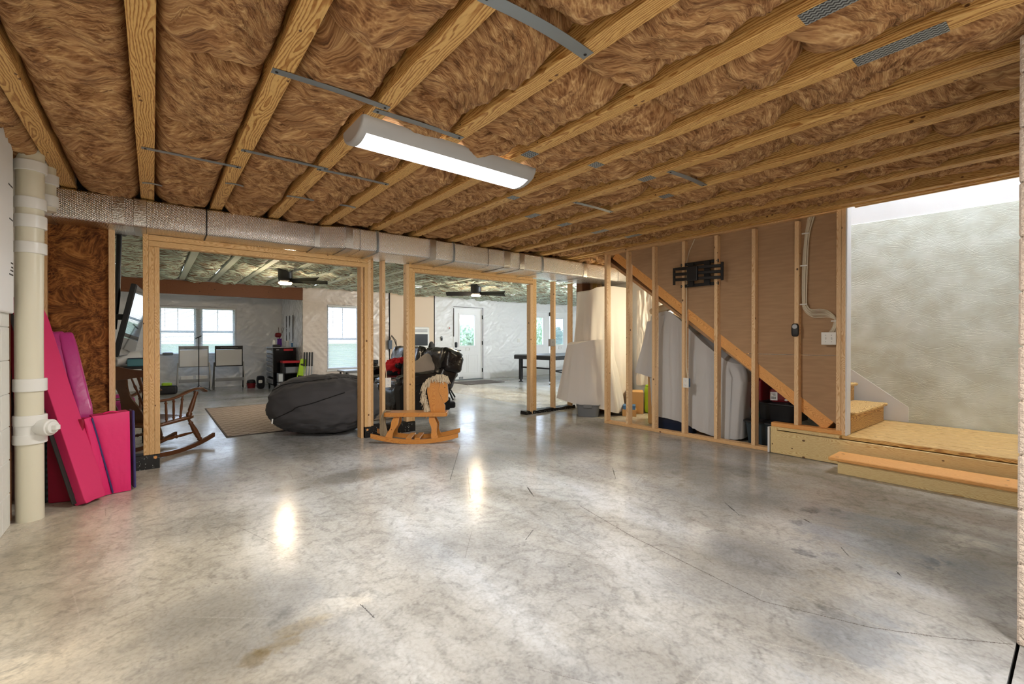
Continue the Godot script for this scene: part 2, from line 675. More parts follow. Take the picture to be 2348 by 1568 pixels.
func parge_picture() -> Array:   # trowelled cement, 2 m square
	var n := 1024
	var base := grey(noise(81, 0.01, 5), n, n).get_data()
	var h := PackedFloat32Array()
	h.resize(n * n)
	for i in n * n:
		h[i] = base[i] * 0.08
	rng.seed = 82
	for s in 800:
		var cx := rng.randf() * n
		var cy := rng.randf() * n
		var r := 70.0 + rng.randf() * 190.0
		var a0 := -2.6 + rng.randf() * 1.4
		var span := 0.2 + rng.randf() * 0.6
		var lines := 3 + rng.randi() % 7
		for l in lines:
			var rr := r + l * (3.0 + rng.randf() * 4.0)
			var amp := (rng.randf() - 0.4) * 80.0
			var steps := int(rr * span)
			var b0 := a0 + rng.randf() * 0.3
			for q in steps:
				var tt := float(q) / steps
				var an := b0 + span * tt
				var x := int(cx + cos(an) * rr * 1.25)
				var y := int(cy + sin(an) * rr)
				var ii := posmod(y, n) * n + posmod(x, n)
				h[ii] += amp * sin(tt * PI)
				h[posmod(y + 1, n) * n + posmod(x, n)] += amp * 0.6 * sin(tt * PI)
	var o := PackedByteArray()
	o.resize(n * n)
	for i in n * n:
		o[i] = int(clampf(h[i] + 110.0, 0, 255))
	var im := Image.create_from_data(n, n, false, Image.FORMAT_L8, o)
	var big := grey(noise(83, 0.006, 4), n, n)
	var al := ramp(big, [[0.2, Color(0.92, 0.91, 0.86)], [0.5, Color(0.96, 0.96, 0.92)], [0.8, Color(1, 1, 0.97)]])
	return [tex(im), tex(al)]

# slab colours over x -1.3..5.1, z -6.2..0.2 (and mirrored beyond), roughness, and a close-up grain
func concrete() -> Array:
	var n := 1024
	var warp := 60.0
	var a := noise(91, 0.006, 5, FastNoiseLite.TYPE_SIMPLEX_SMOOTH, FastNoiseLite.FRACTAL_FBM, warp).get_image(n, n).get_data()
	var bq := noise(92, 0.012, 5, FastNoiseLite.TYPE_SIMPLEX_SMOOTH, FastNoiseLite.FRACTAL_FBM, 40.0).get_image(n, n / 4)
	bq.resize(n, n, Image.INTERPOLATE_CUBIC)
	var b := bq.get_data()
	var c := noise(93, 0.035, 4, FastNoiseLite.TYPE_SIMPLEX_SMOOTH, FastNoiseLite.FRACTAL_RIDGED, 24.0).get_image(n, n).get_data()
	# worn and stained places: [x, z, rx, rz, darkness, warmth]
	var spots := [[1.245, -3.81, 0.42, 0.16, 0.30, 0.5], [3.2, -0.80, 0.5, 0.30, 0.22, -0.5], [3.17, -0.36, 0.25, 0.12, 0.18, -0.5], [3.55, -1.7, 0.6, 0.5, 0.20, 0.2], [2.36, -1.1, 0.45, 0.25, 0.20, 0.0], [2.13, -0.57, 0.35, 0.14, 0.20, -0.4],
		[2.47, -0.75, 0.3, 0.15, 0.14, 0.4], [0.19, -2.25, 0.35, 0.2, 0.18, -0.1], [0.26, -1.92, 0.3, 0.14, 0.18, -0.1], [0.28, -1.85, 0.06, 0.04, 0.14, 1.2], [0.37, -1.87, 0.07, 0.04, 0.12, 1.2], [0.45, -1.94, 0.10, 0.04, 0.08, 0.9],
		[1.33, -2.17, 0.4, 0.15, 0.12, 0.0], [0.61, -1.98, 0.16, 0.08, -0.12, 0.25], [-0.25, -2.3, 0.2, 0.08, -0.10, 0.1], [3.51, -0.44, 0.2, 0.12, -0.14, 0.3], [3.9, -2.3, 0.7, 0.5, 0.12, 0.25], [3.3, -3.6, 0.8, 0.4, 0.14, 0.0], [2.4, -3.6, 0.4, 0.3, 0.10, 0.0]]
	var ad := PackedFloat32Array()
	var aw := PackedFloat32Array()
	ad.resize(n * n)
	aw.resize(n * n)
	for s in spots:
		for y in range(maxi(0, int((s[1] - 1.8 * s[3] + 6.2) / 6.4 * n)), mini(n, int((s[1] + 1.8 * s[3] + 6.2) / 6.4 * n))):
			var ez: float = (-6.2 + 6.4 * y / n - s[1]) / s[3]
			for x in range(maxi(0, int((s[0] - 1.8 * s[2] + 1.3) / 6.4 * n)), mini(n, int((s[0] + 1.8 * s[2] + 1.3) / 6.4 * n))):
				var ex: float = (-1.3 + 6.4 * x / n - s[0]) / s[2]
				var i := y * n + x
				var w2 := smoothstep(2.2, 0.0, ex * ex + ez * ez + (b[i] - 128) * 0.010 + (c[i] - 110) * 0.010)
				ad[i] += w2 * s[4] * 0.75
				aw[i] += w2 * s[5] * 0.6
	var col := PackedByteArray()
	col.resize(n * n * 3)
	var rou := PackedByteArray()
	rou.resize(n * n)
	for y in n:
		for x in n:
			var i := y * n + x
			var wx := -1.3 + 6.4 * x / n
			var na := (a[i] - 128) / 128.0
			var nb := (b[i] - 128) / 128.0
			var nc := maxf((c[i] - 110) / 128.0, 0.0)
			var dark := na * 0.11 + nb * 0.11 + nc * nc * 0.13 + ad[i] + 0.05 * smoothstep(2.6, 4.2, wx)
			var warm := -0.12 + 0.75 * smoothstep(1.0, -0.4, wx) + 0.22 * smoothstep(2.4, 4.0, wx) + nb * 0.25 + aw[i]
			var l := clampf(0.745 - dark * 0.9, 0.2, 0.95)
			col[i * 3] = int(clampf(l * (1.0 + 0.075 * warm), 0, 1) * 255)
			col[i * 3 + 1] = int(clampf(l * (1.0 + 0.005 * warm), 0, 1) * 255)
			col[i * 3 + 2] = int(clampf(l * (0.985 - 0.12 * warm), 0, 1) * 255)
			rou[i] = int(clampf(0.17 + 0.03 * nb + 0.03 * nc + 0.03 * na + 0.10 * smoothstep(0.7, -0.5, wx), 0.1, 0.6) * 255)
	var im := Image.create_from_data(n, n, false, Image.FORMAT_RGB8, col)
	im.resize(2048, 2048, Image.INTERPOLATE_CUBIC)
	rng.seed = 94
	var mark := func(p: Vector2, q: Vector2, w: float, k: float, cl: Color) -> void:
		var st := int(p.distance_to(q) * 320 * 1.5) + 2
		for s in st:
			var tt := float(s) / st
			var r := p.lerp(q, tt) + Vector2(rng.randf() - 0.5, rng.randf() - 0.5) * 0.003
			var cx := (r.x + 1.3) * 320
			var cy := (r.y + 6.2) * 320
			var ww := int(maxf(w * 320 * sin(tt * PI + 0.2), 0))
			for dx in range(-ww, ww + 1):
				var X := int(cx) + dx
				var Y := int(cy)
				if X >= 0 and Y >= 0 and X < 2048 and Y < 2048:
					im.set_pixel(X, Y, im.get_pixel(X, Y).lerp(cl, k))
	# hairline crack and black rubber scuffs
	var crack := [[2.30, -2.16], [2.18, -1.64], [2.13, -1.23], [2.085, -0.875], [2.23, -0.53], [2.38, -0.33], [2.525, -0.17]]
	for i in crack.size() - 1:
		mark.call(Vector2(crack[i][0], crack[i][1]), Vector2(crack[i + 1][0], crack[i + 1][1]), 0.0, 0.55, Color(0.25, 0.22, 0.2))
	for s in [[2.28, -2.70, 2.17, -2.49, 0.006], [2.20, -3.43, 1.79, -2.75, 0.002], [2.59, -4.18, 1.90, -3.22, 0.002], [3.14, -1.57, 2.99, -1.40, 0.004], [3.25, -1.12, 3.21, -1.06, 0.006], [2.97, -0.84, 2.88, -0.78, 0.003], [2.87, -0.58, 2.83, -0.555, 0.004], [1.79, -2.06, 1.66, -1.98, 0.002], [0.70, -1.94, 0.71, -1.81, 0.003], [3.21, -2.62, 2.98, -2.40, 0.004]]:
		mark.call(Vector2(s[0], s[1]), Vector2(s[2], s[3]), s[4], 0.6, Color(0.14, 0.15, 0.16))
	for s in 260:
		var p := Vector2(-1.2 + rng.randf() * 6.2, -6.0 + rng.randf() * 6.0)
		var d := Vector2.from_angle(rng.randf() * TAU) * (0.05 + rng.randf() * 0.4)
		mark.call(p, p + d, 0.0, 0.12 + rng.randf() * 0.12, Color(0.92, 0.91, 0.88) if rng.randf() < 0.7 else Color(0.3, 0.28, 0.26))
	for s in 90:
		var p := Vector2(-1.2 + rng.randf() * 6.2, -6.0 + rng.randf() * 6.0)
		mark.call(p, p + Vector2(0.01 * rng.randf(), 0.006), 0.003 * rng.randf(), 0.5, Color(0.9, 0.88, 0.84) if rng.randf() < 0.5 else Color(0.2, 0.17, 0.15))
	var fine := blend(grey(noise(95, 0.05, 5, FastNoiseLite.TYPE_SIMPLEX, FastNoiseLite.FRACTAL_FBM, 20.0), 1024, 1024), grey(noise(96, 0.02, 5, FastNoiseLite.TYPE_SIMPLEX, FastNoiseLite.FRACTAL_RIDGED, 30.0), 1024, 1024), 0.6)
	var rim := Image.create_from_data(n, n, false, Image.FORMAT_L8, rou)
	return [tex(im), tex(rim), tex(ramp(fine, [[0.2, Color(1, 1, 1)], [0.5, Color(0.97, 0.965, 0.96)], [0.8, Color(0.90, 0.895, 0.89)]]))]

# ---------------------------------------------------------------- setting
const JOISTS := [-0.51, -0.031, 0.453, 0.925, 1.40, 1.885, 2.35, 2.84, 3.31, 3.825, 4.28]
const CEIL := 2.32
const STRAPS := [[0.907, 1.403, -1.29, 0.044], [0.431, 0.928, -2.214, 0.034], [0.914, 1.404, -2.275, 0.034], [-0.032, 0.457, -3.60, 0.03], [0.454, 0.932, -3.26, 0.03], [0.913, 1.387, -3.297, 0.03], [0.452, 0.53, -4.025, 0.025], [-0.039, 0.04, -4.40, 0.025], [0.884, 1.06, -4.07, 0.03], [1.289, 1.402, -4.06, 0.03], [2.855, 3.294, -1.82, 0.034], [2.854, 3.312, -2.73, 0.034]]

func slab_mesh(pts: Array) -> ArrayMesh:   # concrete slab seen from above, corners in order, with bevelled rim
	var q := g()
	var up := []
	var uv := []
	for p in pts:
		up.append(Vector3(p.x, 0, p.y))
		uv.append(Vector2((p.x + 1.3) / 6.4, (p.y + 6.2) / 6.4))
	q.face(up, uv)
	for i in pts.size():
		var a: Vector3 = up[i]
		var b: Vector3 = up[(i + 1) % pts.size()]
		q.face([a + Vector3(0, -0.1, 0), b + Vector3(0, -0.1, 0), b, a], [uv[i], uv[(i + 1) % pts.size()], uv[(i + 1) % pts.size()], uv[i]])
	var m := []
	m.resize(Mesh.ARRAY_MAX)
	m[Mesh.ARRAY_VERTEX] = q.v
	m[Mesh.ARRAY_NORMAL] = q.n
	m[Mesh.ARRAY_TEX_UV] = q.t
	var t2 := PackedVector2Array()
	for p in q.v:
		t2.append(Vector2(p.x + p.z * 0.31, p.z - p.x * 0.22) * 0.85)
	m[Mesh.ARRAY_TEX_UV2] = t2
	m[Mesh.ARRAY_INDEX] = q.k
	var am := ArrayMesh.new()
	am.add_surface_from_arrays(Mesh.PRIMITIVE_TRIANGLES, m)
	return am

func build_floor() -> void:
	var f := shell("floor", "polished grey concrete floor with stains and saw-cut joints", "floor")
	var j := 0.003
	var gz := func(x: float) -> float: return -5.13 - 0.037 * x
	var far := -13.4
	var b := g()
	b.box(Vector3(6, -0.16, -5.0), Vector3(16, 0.1, 18), 0.0)
	put(f, "bed", b, "dark_line")
	put(f, "slab", slab_mesh([Vector2(-1.3, -0.163), Vector2(6.6, -0.163), Vector2(6.6, gz.call(6.6) + j), Vector2(-1.3, gz.call(-1.3) + j)]), "concrete")
	put(f, "slab", slab_mesh([Vector2(-1.3, 3.2), Vector2(6.6, 3.2), Vector2(6.6, -0.153), Vector2(2.2, -0.153), Vector2(-1.3, -0.150)]), "concrete")
	put(f, "slab", slab_mesh([Vector2(-1.3, gz.call(-1.3) - j), Vector2(5.5, gz.call(5.5) - j), Vector2(5.5, far), Vector2(-1.3, far)]), "concrete")
	put(f, "slab", slab_mesh([Vector2(5.5 + j, gz.call(5.5) - j), Vector2(13.0, gz.call(13.0) - j), Vector2(13.0, far), Vector2(5.5 + j, far)]), "concrete")

# flat sheet with wrinkles; org + ex*u + ey*v, faces ex x ey
func sheet_net(q: G, org: Vector3, ex: Vector3, ey: Vector3, w: float, h: float, step: float, sd: int, amp := 0.026) -> void:
	var nz := ex.cross(ey).normalized()
	var n1 := noise(sd, 1.1, 3, FastNoiseLite.TYPE_SIMPLEX_SMOOTH, FastNoiseLite.FRACTAL_RIDGED, 0.35)
	var n2 := noise(sd + 1, 1.6, 3, FastNoiseLite.TYPE_SIMPLEX_SMOOTH, FastNoiseLite.FRACTAL_RIDGED, 0.25)
	var n3 := noise(sd + 2, 1.0, 2)
	var nu := maxi(2, int(w / step))
	var nv := maxi(2, int(h / step))
	var rows := []
	for j in nv + 1:
		var r := PackedVector3Array()
		for i in nu + 1:
			var u := w * i / nu
			var vv := h * j / nv
			var p := org + ex * u + ey * vv
			var q1 := (p.x + p.z) * 0.7 + p.y * 0.7
			var q2 := (p.x + p.z) * 0.7 - p.y * 0.7
			var zone := n3.get_noise_2d((p.x + p.z) * 0.6, p.y * 0.8)
			var d := 0.6 * n1.get_noise_2d(q1 * 0.7, q2 * 3.6) * clampf(0.5 + zone * 1.6, 0.0, 1.0)
			d += 0.6 * n2.get_noise_2d(q1 * 3.1, q2 * 0.7) * clampf(0.4 - zone * 1.6, 0.0, 1.0)
			d += zone * 0.8 + 0.4 * n2.get_noise_2d((p.x + p.z) * 0.5, p.y * 3.2 + zone)
			r.append(p + nz * d * amp)
		rows.append(r)
	q.net(rows)

func slab_box(parent: Node, called: String, lo: Vector3, hi: Vector3, mat, label := "") -> MeshInstance3D:
	var q := g()
	q.box((lo + hi) / 2, hi - lo, 0.002)
	return put(parent, called, q, mat, label)

# wall in the x direction, front face at z, with openings [x0, x1, y0, y1]
func holed_wall(parent: Node, x0: float, x1: float, z: float, th: float, h: float, holes: Array, mat: String, film: String, sd: int, edges: Array = []) -> void:
	var q := g()
	var s := g()
	var cols := [x0]
	for e in holes:
		cols.append(e[0])
		cols.append(e[1])
	cols.append(x1)
	for i in cols.size() - 1:
		var a: float = cols[i]
		var b: float = cols[i + 1]
		if b - a < 0.005:
			continue
		var bands := [[0.0, h]]
		if i % 2 == 1:
			var e: Array = holes[(i - 1) / 2]
			bands = [[0.0, e[2]], [e[3], h]]
		for bd in bands:
			if bd[1] - bd[0] < 0.01:
				continue
			q.box(Vector3((a + b) / 2, (bd[0] + bd[1]) / 2, z - th / 2 - 0.05), Vector3(b - a, bd[1] - bd[0], th), 0.0)
			sheet_net(s, Vector3(a, bd[0], z), Vector3.RIGHT, Vector3.UP, b - a, bd[1] - bd[0], 0.022, sd)
	put(parent, "wall_core", q, mat)
	put(parent, "plastic_sheet", s, film)

func build_shell() -> void:
	# left: painted block, with the nearer part standing 9 cm proud of the part behind the pipe
	var w := shell("wall_left", "white painted concrete block wall behind the drain pipe", "wall")
	slab_box(w, "wall_core", Vector3(-1.2, -0.05, -13.6), Vector3(-0.92, 2.62, 3.2), "block")
	slab_box(w, "backing", Vector3(-0.92, -0.05, -5.6), Vector3(-0.80, 2.45, -4.10), "block")
	# courses of block, the near face at x = -0.69
	for r in 12:
		var y0 := r * 0.2032
		var z := 3.2 - (0.2 if r % 2 == 0 else 0.0)
		var first := true
		while z > -4.06:
			var len := 0.4064
			if first and r % 2 == 1:
				len = 0.2
			first = false
			var zz := maxf(z - len, -4.10)
			if z < -1.2:
				var q := g()
				q.box(Vector3(-0.735, y0 + 0.1 , (z + zz) / 2), Vector3(0.09, 0.2016, z - zz - 0.0016), 0.004)
				put(w, "block", q, "block")
			z = zz
	slab_box(w, "near_blocks", Vector3(-0.92, 0, -1.2), Vector3(-0.69, 2.44, 3.2), "block")
	slab_box(w, "mortar", Vector3(-0.92, 0, -4.095), Vector3(-0.70, 2.44, -1.2), "block")
	for r in 12:
		for i in 3:
			var q := g()
			var y0 := r * 0.2032
			var a := -4.12 - i * 0.4064 + (0.2 if r % 2 == 1 else 0.0)
			q.box(Vector3(-0.798, y0 + 0.1, clampf(a - 0.2, -5.1, -4.12)), Vector3(0.03, 0.2016, 0.404), 0.004)
			put(w, "block", q, "block")
	# right: trowelled cement wall of the stair hall, with smooth board above
	w = shell("wall_right", "cream trowelled cement wall of the stair hall with smooth white band on top", "wall")
	slab_box(w, "wall_core", Vector3(6.26, -0.05, -5.5), Vector3(6.5, 5.2, 0.9), "white_paint")
	var pq := g()
	pq.face([Vector3(6.25, 0, -1.0), Vector3(6.25, 0, -2.6), Vector3(6.25, 2.47, -2.6), Vector3(6.25, 2.43, -1.0)], [Vector2(0.0, 0), Vector2(1.6, 0), Vector2(1.6, 2.47), Vector2(0, 2.43)])
	pq.face([Vector3(6.25, 0, 0.9), Vector3(6.25, 0, -1.0), Vector3(6.25, 2.43, -1.0), Vector3(6.25, 2.40, 0.9)], [Vector2(-1.9, 0), Vector2(0.0, 0), Vector2(0, 2.43), Vector2(-1.9, 2.40)])
	pq.face([Vector3(6.25, 2.40, 0.9), Vector3(6.25, 2.43, -1.0), Vector3(6.27, 2.44, -1.0), Vector3(6.27, 2.41, 0.9)])
	pq.face([Vector3(6.25, 2.43, -1.0), Vector3(6.25, 2.47, -2.6), Vector3(6.27, 2.48, -2.6), Vector3(6.27, 2.44, -1.0)])
	put(w, "cement_coat", pq, "parge", "trowelled cream cement coat")
	# upper part of the stair hall
	var up := shell("wall_upper", "white boarded shaft above the stair", "wall")
	slab_box(up, "wall_core", Vector3(4.88, 2.62, 0.7), Vector3(6.5, 5.2, 0.9), "white_paint")
	slab_box(up, "wall_core", Vector3(4.78, 2.62, -5.5), Vector3(4.90, 5.2, 0.9), "white_paint")
	slab_box(up, "wall_core", Vector3(4.88, 2.62, -5.5), Vector3(6.5, 5.2, -5.3), "white_paint")
	slab_box(up, "ceiling_board", Vector3(4.78, 5.2, -5.5), Vector3(6.5, 5.3, 0.9), "white_paint")
	# near right: block pier whose end closes the frame
	w = shell("wall_pier", "buff concrete block pier at the room corner beside the low step", "wall")
	var mort := g()
	mort.box(Vector3(2.63, 1.13, 1.5), Vector3(0.19, 2.26, 3.30), 0.0)
	put(w, "mortar", mort, "pier_block")
	for r in 12:
		var y0 := -0.10 + r * 0.2032
		var z := -0.164
		var first := true
		var yy := maxf(y0, 0.0)
		var y1 := minf(y0 + 0.1975, 2.27)
		while z < 0.7:
			var len := 0.1975 if (first and r % 2 == 1) else 0.4
			first = false
			var q := g()
			q.box(Vector3(2.63, (yy + y1) / 2, z + len / 2), Vector3(0.20, y1 - yy, len - 0.006), 0.006)
			put(w, "block", q, "pier_block")
			z += len
	slab_box(w, "cap_board", Vector3(2.53, 2.262, -0.15), Vector3(2.73, 2.62, 3.2), "subfloor")
	# behind the camera and beside the platform
	w = shell("wall_rear", "plain white block wall behind the viewer", "wall")
	slab_box(w, "wall_core", Vector3(-1.2, -0.05, 3.2), Vector3(2.75, 2.62, 3.4), "block")
	slab_box(w, "wall_core", Vector3(2.7, -0.05, 0.7), Vector3(6.5, 2.7, 0.9), "block")
	# far outside wall of the big room: plastic film over insulation
	w = shell("wall_back", "far wall wrapped in wrinkled clear plastic over white insulation", "wall")
	holed_wall(w, 2.66, 4.70, -11.0, 0.16, 2.36, [[3.19, 3.98, 0.43, 1.965]], "white_paint", "poly_tan", 301)
	holed_wall(w, 6.0, 12.7, -11.02, 0.16, 2.36, [[6.60, 7.60, 0.0, 2.06], [9.30, 11.36, 0.0, 2.08]], "white_paint", "poly", 305)
	slab_box(w, "wall_core", Vector3(4.68, 0, -11.2), Vector3(6.02, 2.36, -11.03), "white_paint")
	var bd := g()
	bd.board(Vector3(5.36, 0, -11.005), Vector3(5.36, 2.34, -11.005), 1.25, 0.022, Vector3.BACK, 0.002)
	put(w, "tan_board", bd, "board_tan", "plain tan wall board between the plastic sheets")
	var gap := g()
	gap.board(Vector3(4.715, 0, -10.995), Vector3(4.715, 2.34, -10.995), 0.03, 0.02, Vector3.BACK, 0.001)
	gap.board(Vector3(6.0, 0, -10.998), Vector3(6.0, 2.34, -10.998), 0.022, 0.02, Vector3.BACK, 0.001)
	put(w, "board_edge", gap, "dark_line")
	# bump-out with the wide window
	w = shell("wall_alcove", "plastic covered alcove walls round the wide window", "wall")
	holed_wall(w, -0.95, 2.66, -13.1, 0.16, 2.62, [[0.09, 1.625, 0.775, 1.93]], "white_paint", "poly", 311)
	slab_box(w, "wall_core", Vector3(2.70, 0, -13.3), Vector3(2.86, 2.62, -11.01), "white_paint")
	var sq := g()
	sheet_net(sq, Vector3(2.655, 0, -13.1), Vector3.BACK, Vector3.UP, 2.1, 2.3, 0.02, 317, 0.03)
	put(w, "plastic_sheet", sq, "poly")
	slab_box(w, "ceiling_board", Vector3(-1.2, 2.30, -13.4), Vector3(2.86, 2.5, -11.12), "white_paint")
	w = shell("wall_side", "plain end wall of the far room", "wall")
	slab_box(w, "wall_core", Vector3(12.7, 0, -11.3), Vector3(12.9, 2.62, -5.3), "white_paint")
	# wall at the back of the under-stair store: board on studs, dark post at its end
	w = shell("wall_store", "plywood clad wall behind the draped furniture with a dark timber post", "wall")
	slab_box(w, "plywood", Vector3(5.93, 0, -5.52), Vector3(12.8, 2.62, -5.42), "osb_yellow")
	slab_box(w, "plastic_sheet", Vector3(5.95, 0, -5.56), Vector3(12.8, 2.4, -5.53), "poly")
	for x in [5.98, 6.22]:
		var q := grain()
		q.board(Vector3(x, 0, -5.375), Vector3(x, 2.3, -5.375), 0.038, 0.085, Vector3.BACK)
		put(w, "stud", q, "stud")
	var q := grain()
	q.board(Vector3(5.81, 0, -5.38), Vector3(5.81, 2.3, -5.38), 0.20, 0.14, Vector3.BACK, 0.006)
	put(w, "post", q, "old_post", "dark weathered timber post")

# one piece of glass-fibre blanket hanging between joists, seen from below
func batt(q: G, x0: float, x1: float, z0: float, z1: float, yt: float, yb: float, sd: int, nx: int, nz: int, ridge := 1.0, ends := true) -> void:
	var n1 := noise(sd, 1.9, 4)
	var n2 := noise(sd + 1, 1.0, 2, FastNoiseLite.TYPE_SIMPLEX_SMOOTH, FastNoiseLite.FRACTAL_RIDGED)
	var n3 := noise(sd + 2, 14.0, 3)
	var nw := noise(sd + 4, 1.5, 1)
	var n4 := noise(sd + 3, 1.0, 2, FastNoiseLite.TYPE_SIMPLEX_SMOOTH, FastNoiseLite.FRACTAL_FBM)
	rng.seed = sd
	if z0 > z1:
		var zt := z0
		z0 = z1
		z1 = zt
	var tilt := (rng.randf() - 0.35) * 0.045
	var skew := (rng.randf() - 0.5) * 0.16
	var rows := []
	var uvs := []
	var len := absf(z1 - z0)
	for j in nz + 1:
		var b := float(j) / nz
		var r := PackedVector3Array()
		var tr := PackedVector2Array()
		for i in nx + 1:
			var a := float(i) / nx
			var x := lerpf(x0, x1, a)
			var z := lerpf(z0, z1, b)
			var sk := skew * (a - 0.5) + 0.05 * n1.get_noise_1d(x * 2.0)
			var edge := 1.0 - pow(absf(2.0 * a - 1.0), 4.5)
			var e := minf(b, 1.0 - b) * len
			var ee := clampf(e / 0.15, 0.0, 1.0) if ends else 1.0
			ee = sqrt(maxf(0.0, 1.0 - (1.0 - ee) * (1.0 - ee)))
			var low := n1.get_noise_2d(x * 1.3, z * 1.1)
			var bend := nw.get_noise_2d(x * 1.2, z)
			var wz := z + 0.10 * (2.0 * a - 1.0) * (2.0 * a - 1.0) + bend * 0.16
			var fold := n2.get_noise_2d(x * 1.0, wz * 4.6)
			var fine := n3.get_noise_2d(x * 0.7, wz * 1.6)
			if not ends:   # netting pulls the blanket into long cross folds
				wz = z + 0.07 * (2.0 * a - 1.0) * (2.0 * a - 1.0) + bend * 0.06
				fold = n2.get_noise_2d(x * 0.45, wz * 7.0)
				fine = n3.get_noise_2d(x * 0.10, wz * 1.1) * 1.6
			var d := (yt - yb) * (0.12 + 0.88 * pow(edge, 0.75)) * ee
			d += (tilt * (b - 0.5) + low * 0.05 + fold * 0.026 * ridge + fine * 0.007) * (0.25 + 0.75 * edge) * (0.3 + 0.7 * ee)
			var cr := n4.get_noise_2d(x * 1.4 + 7.0, wz * 3.4)
			var cr2 := n4.get_noise_2d(x * 2.6 - 9.0, wz * 2.2 + x * 1.5)
			d -= (exp(-pow(cr / 0.045, 2.0)) * 0.020 + exp(-pow(cr2 / 0.035, 2.0)) * 0.011) * (minf(ridge, 1.2) if ends else 0.0) * edge
			for st in STRAPS:
				if absf(z - st[2]) < 0.25 and x > st[0] - 0.02 and x < st[1] + 0.02:
					var lim := yt - CEIL - 0.002 + 0.03 * (1.0 - exp(-pow((z - st[2]) / 0.09, 2.0)))
					d = minf(d, lim)
			r.append(Vector3(x, yt - d, z + sk * (1.0 if ends else 0.0)))
			tr.append(Vector2(x + 0.08 * bend + sd * 0.37, wz + sd * 0.13))
		rows.append(r)
		uvs.append(tr)
	q.net(rows, false, uvs)

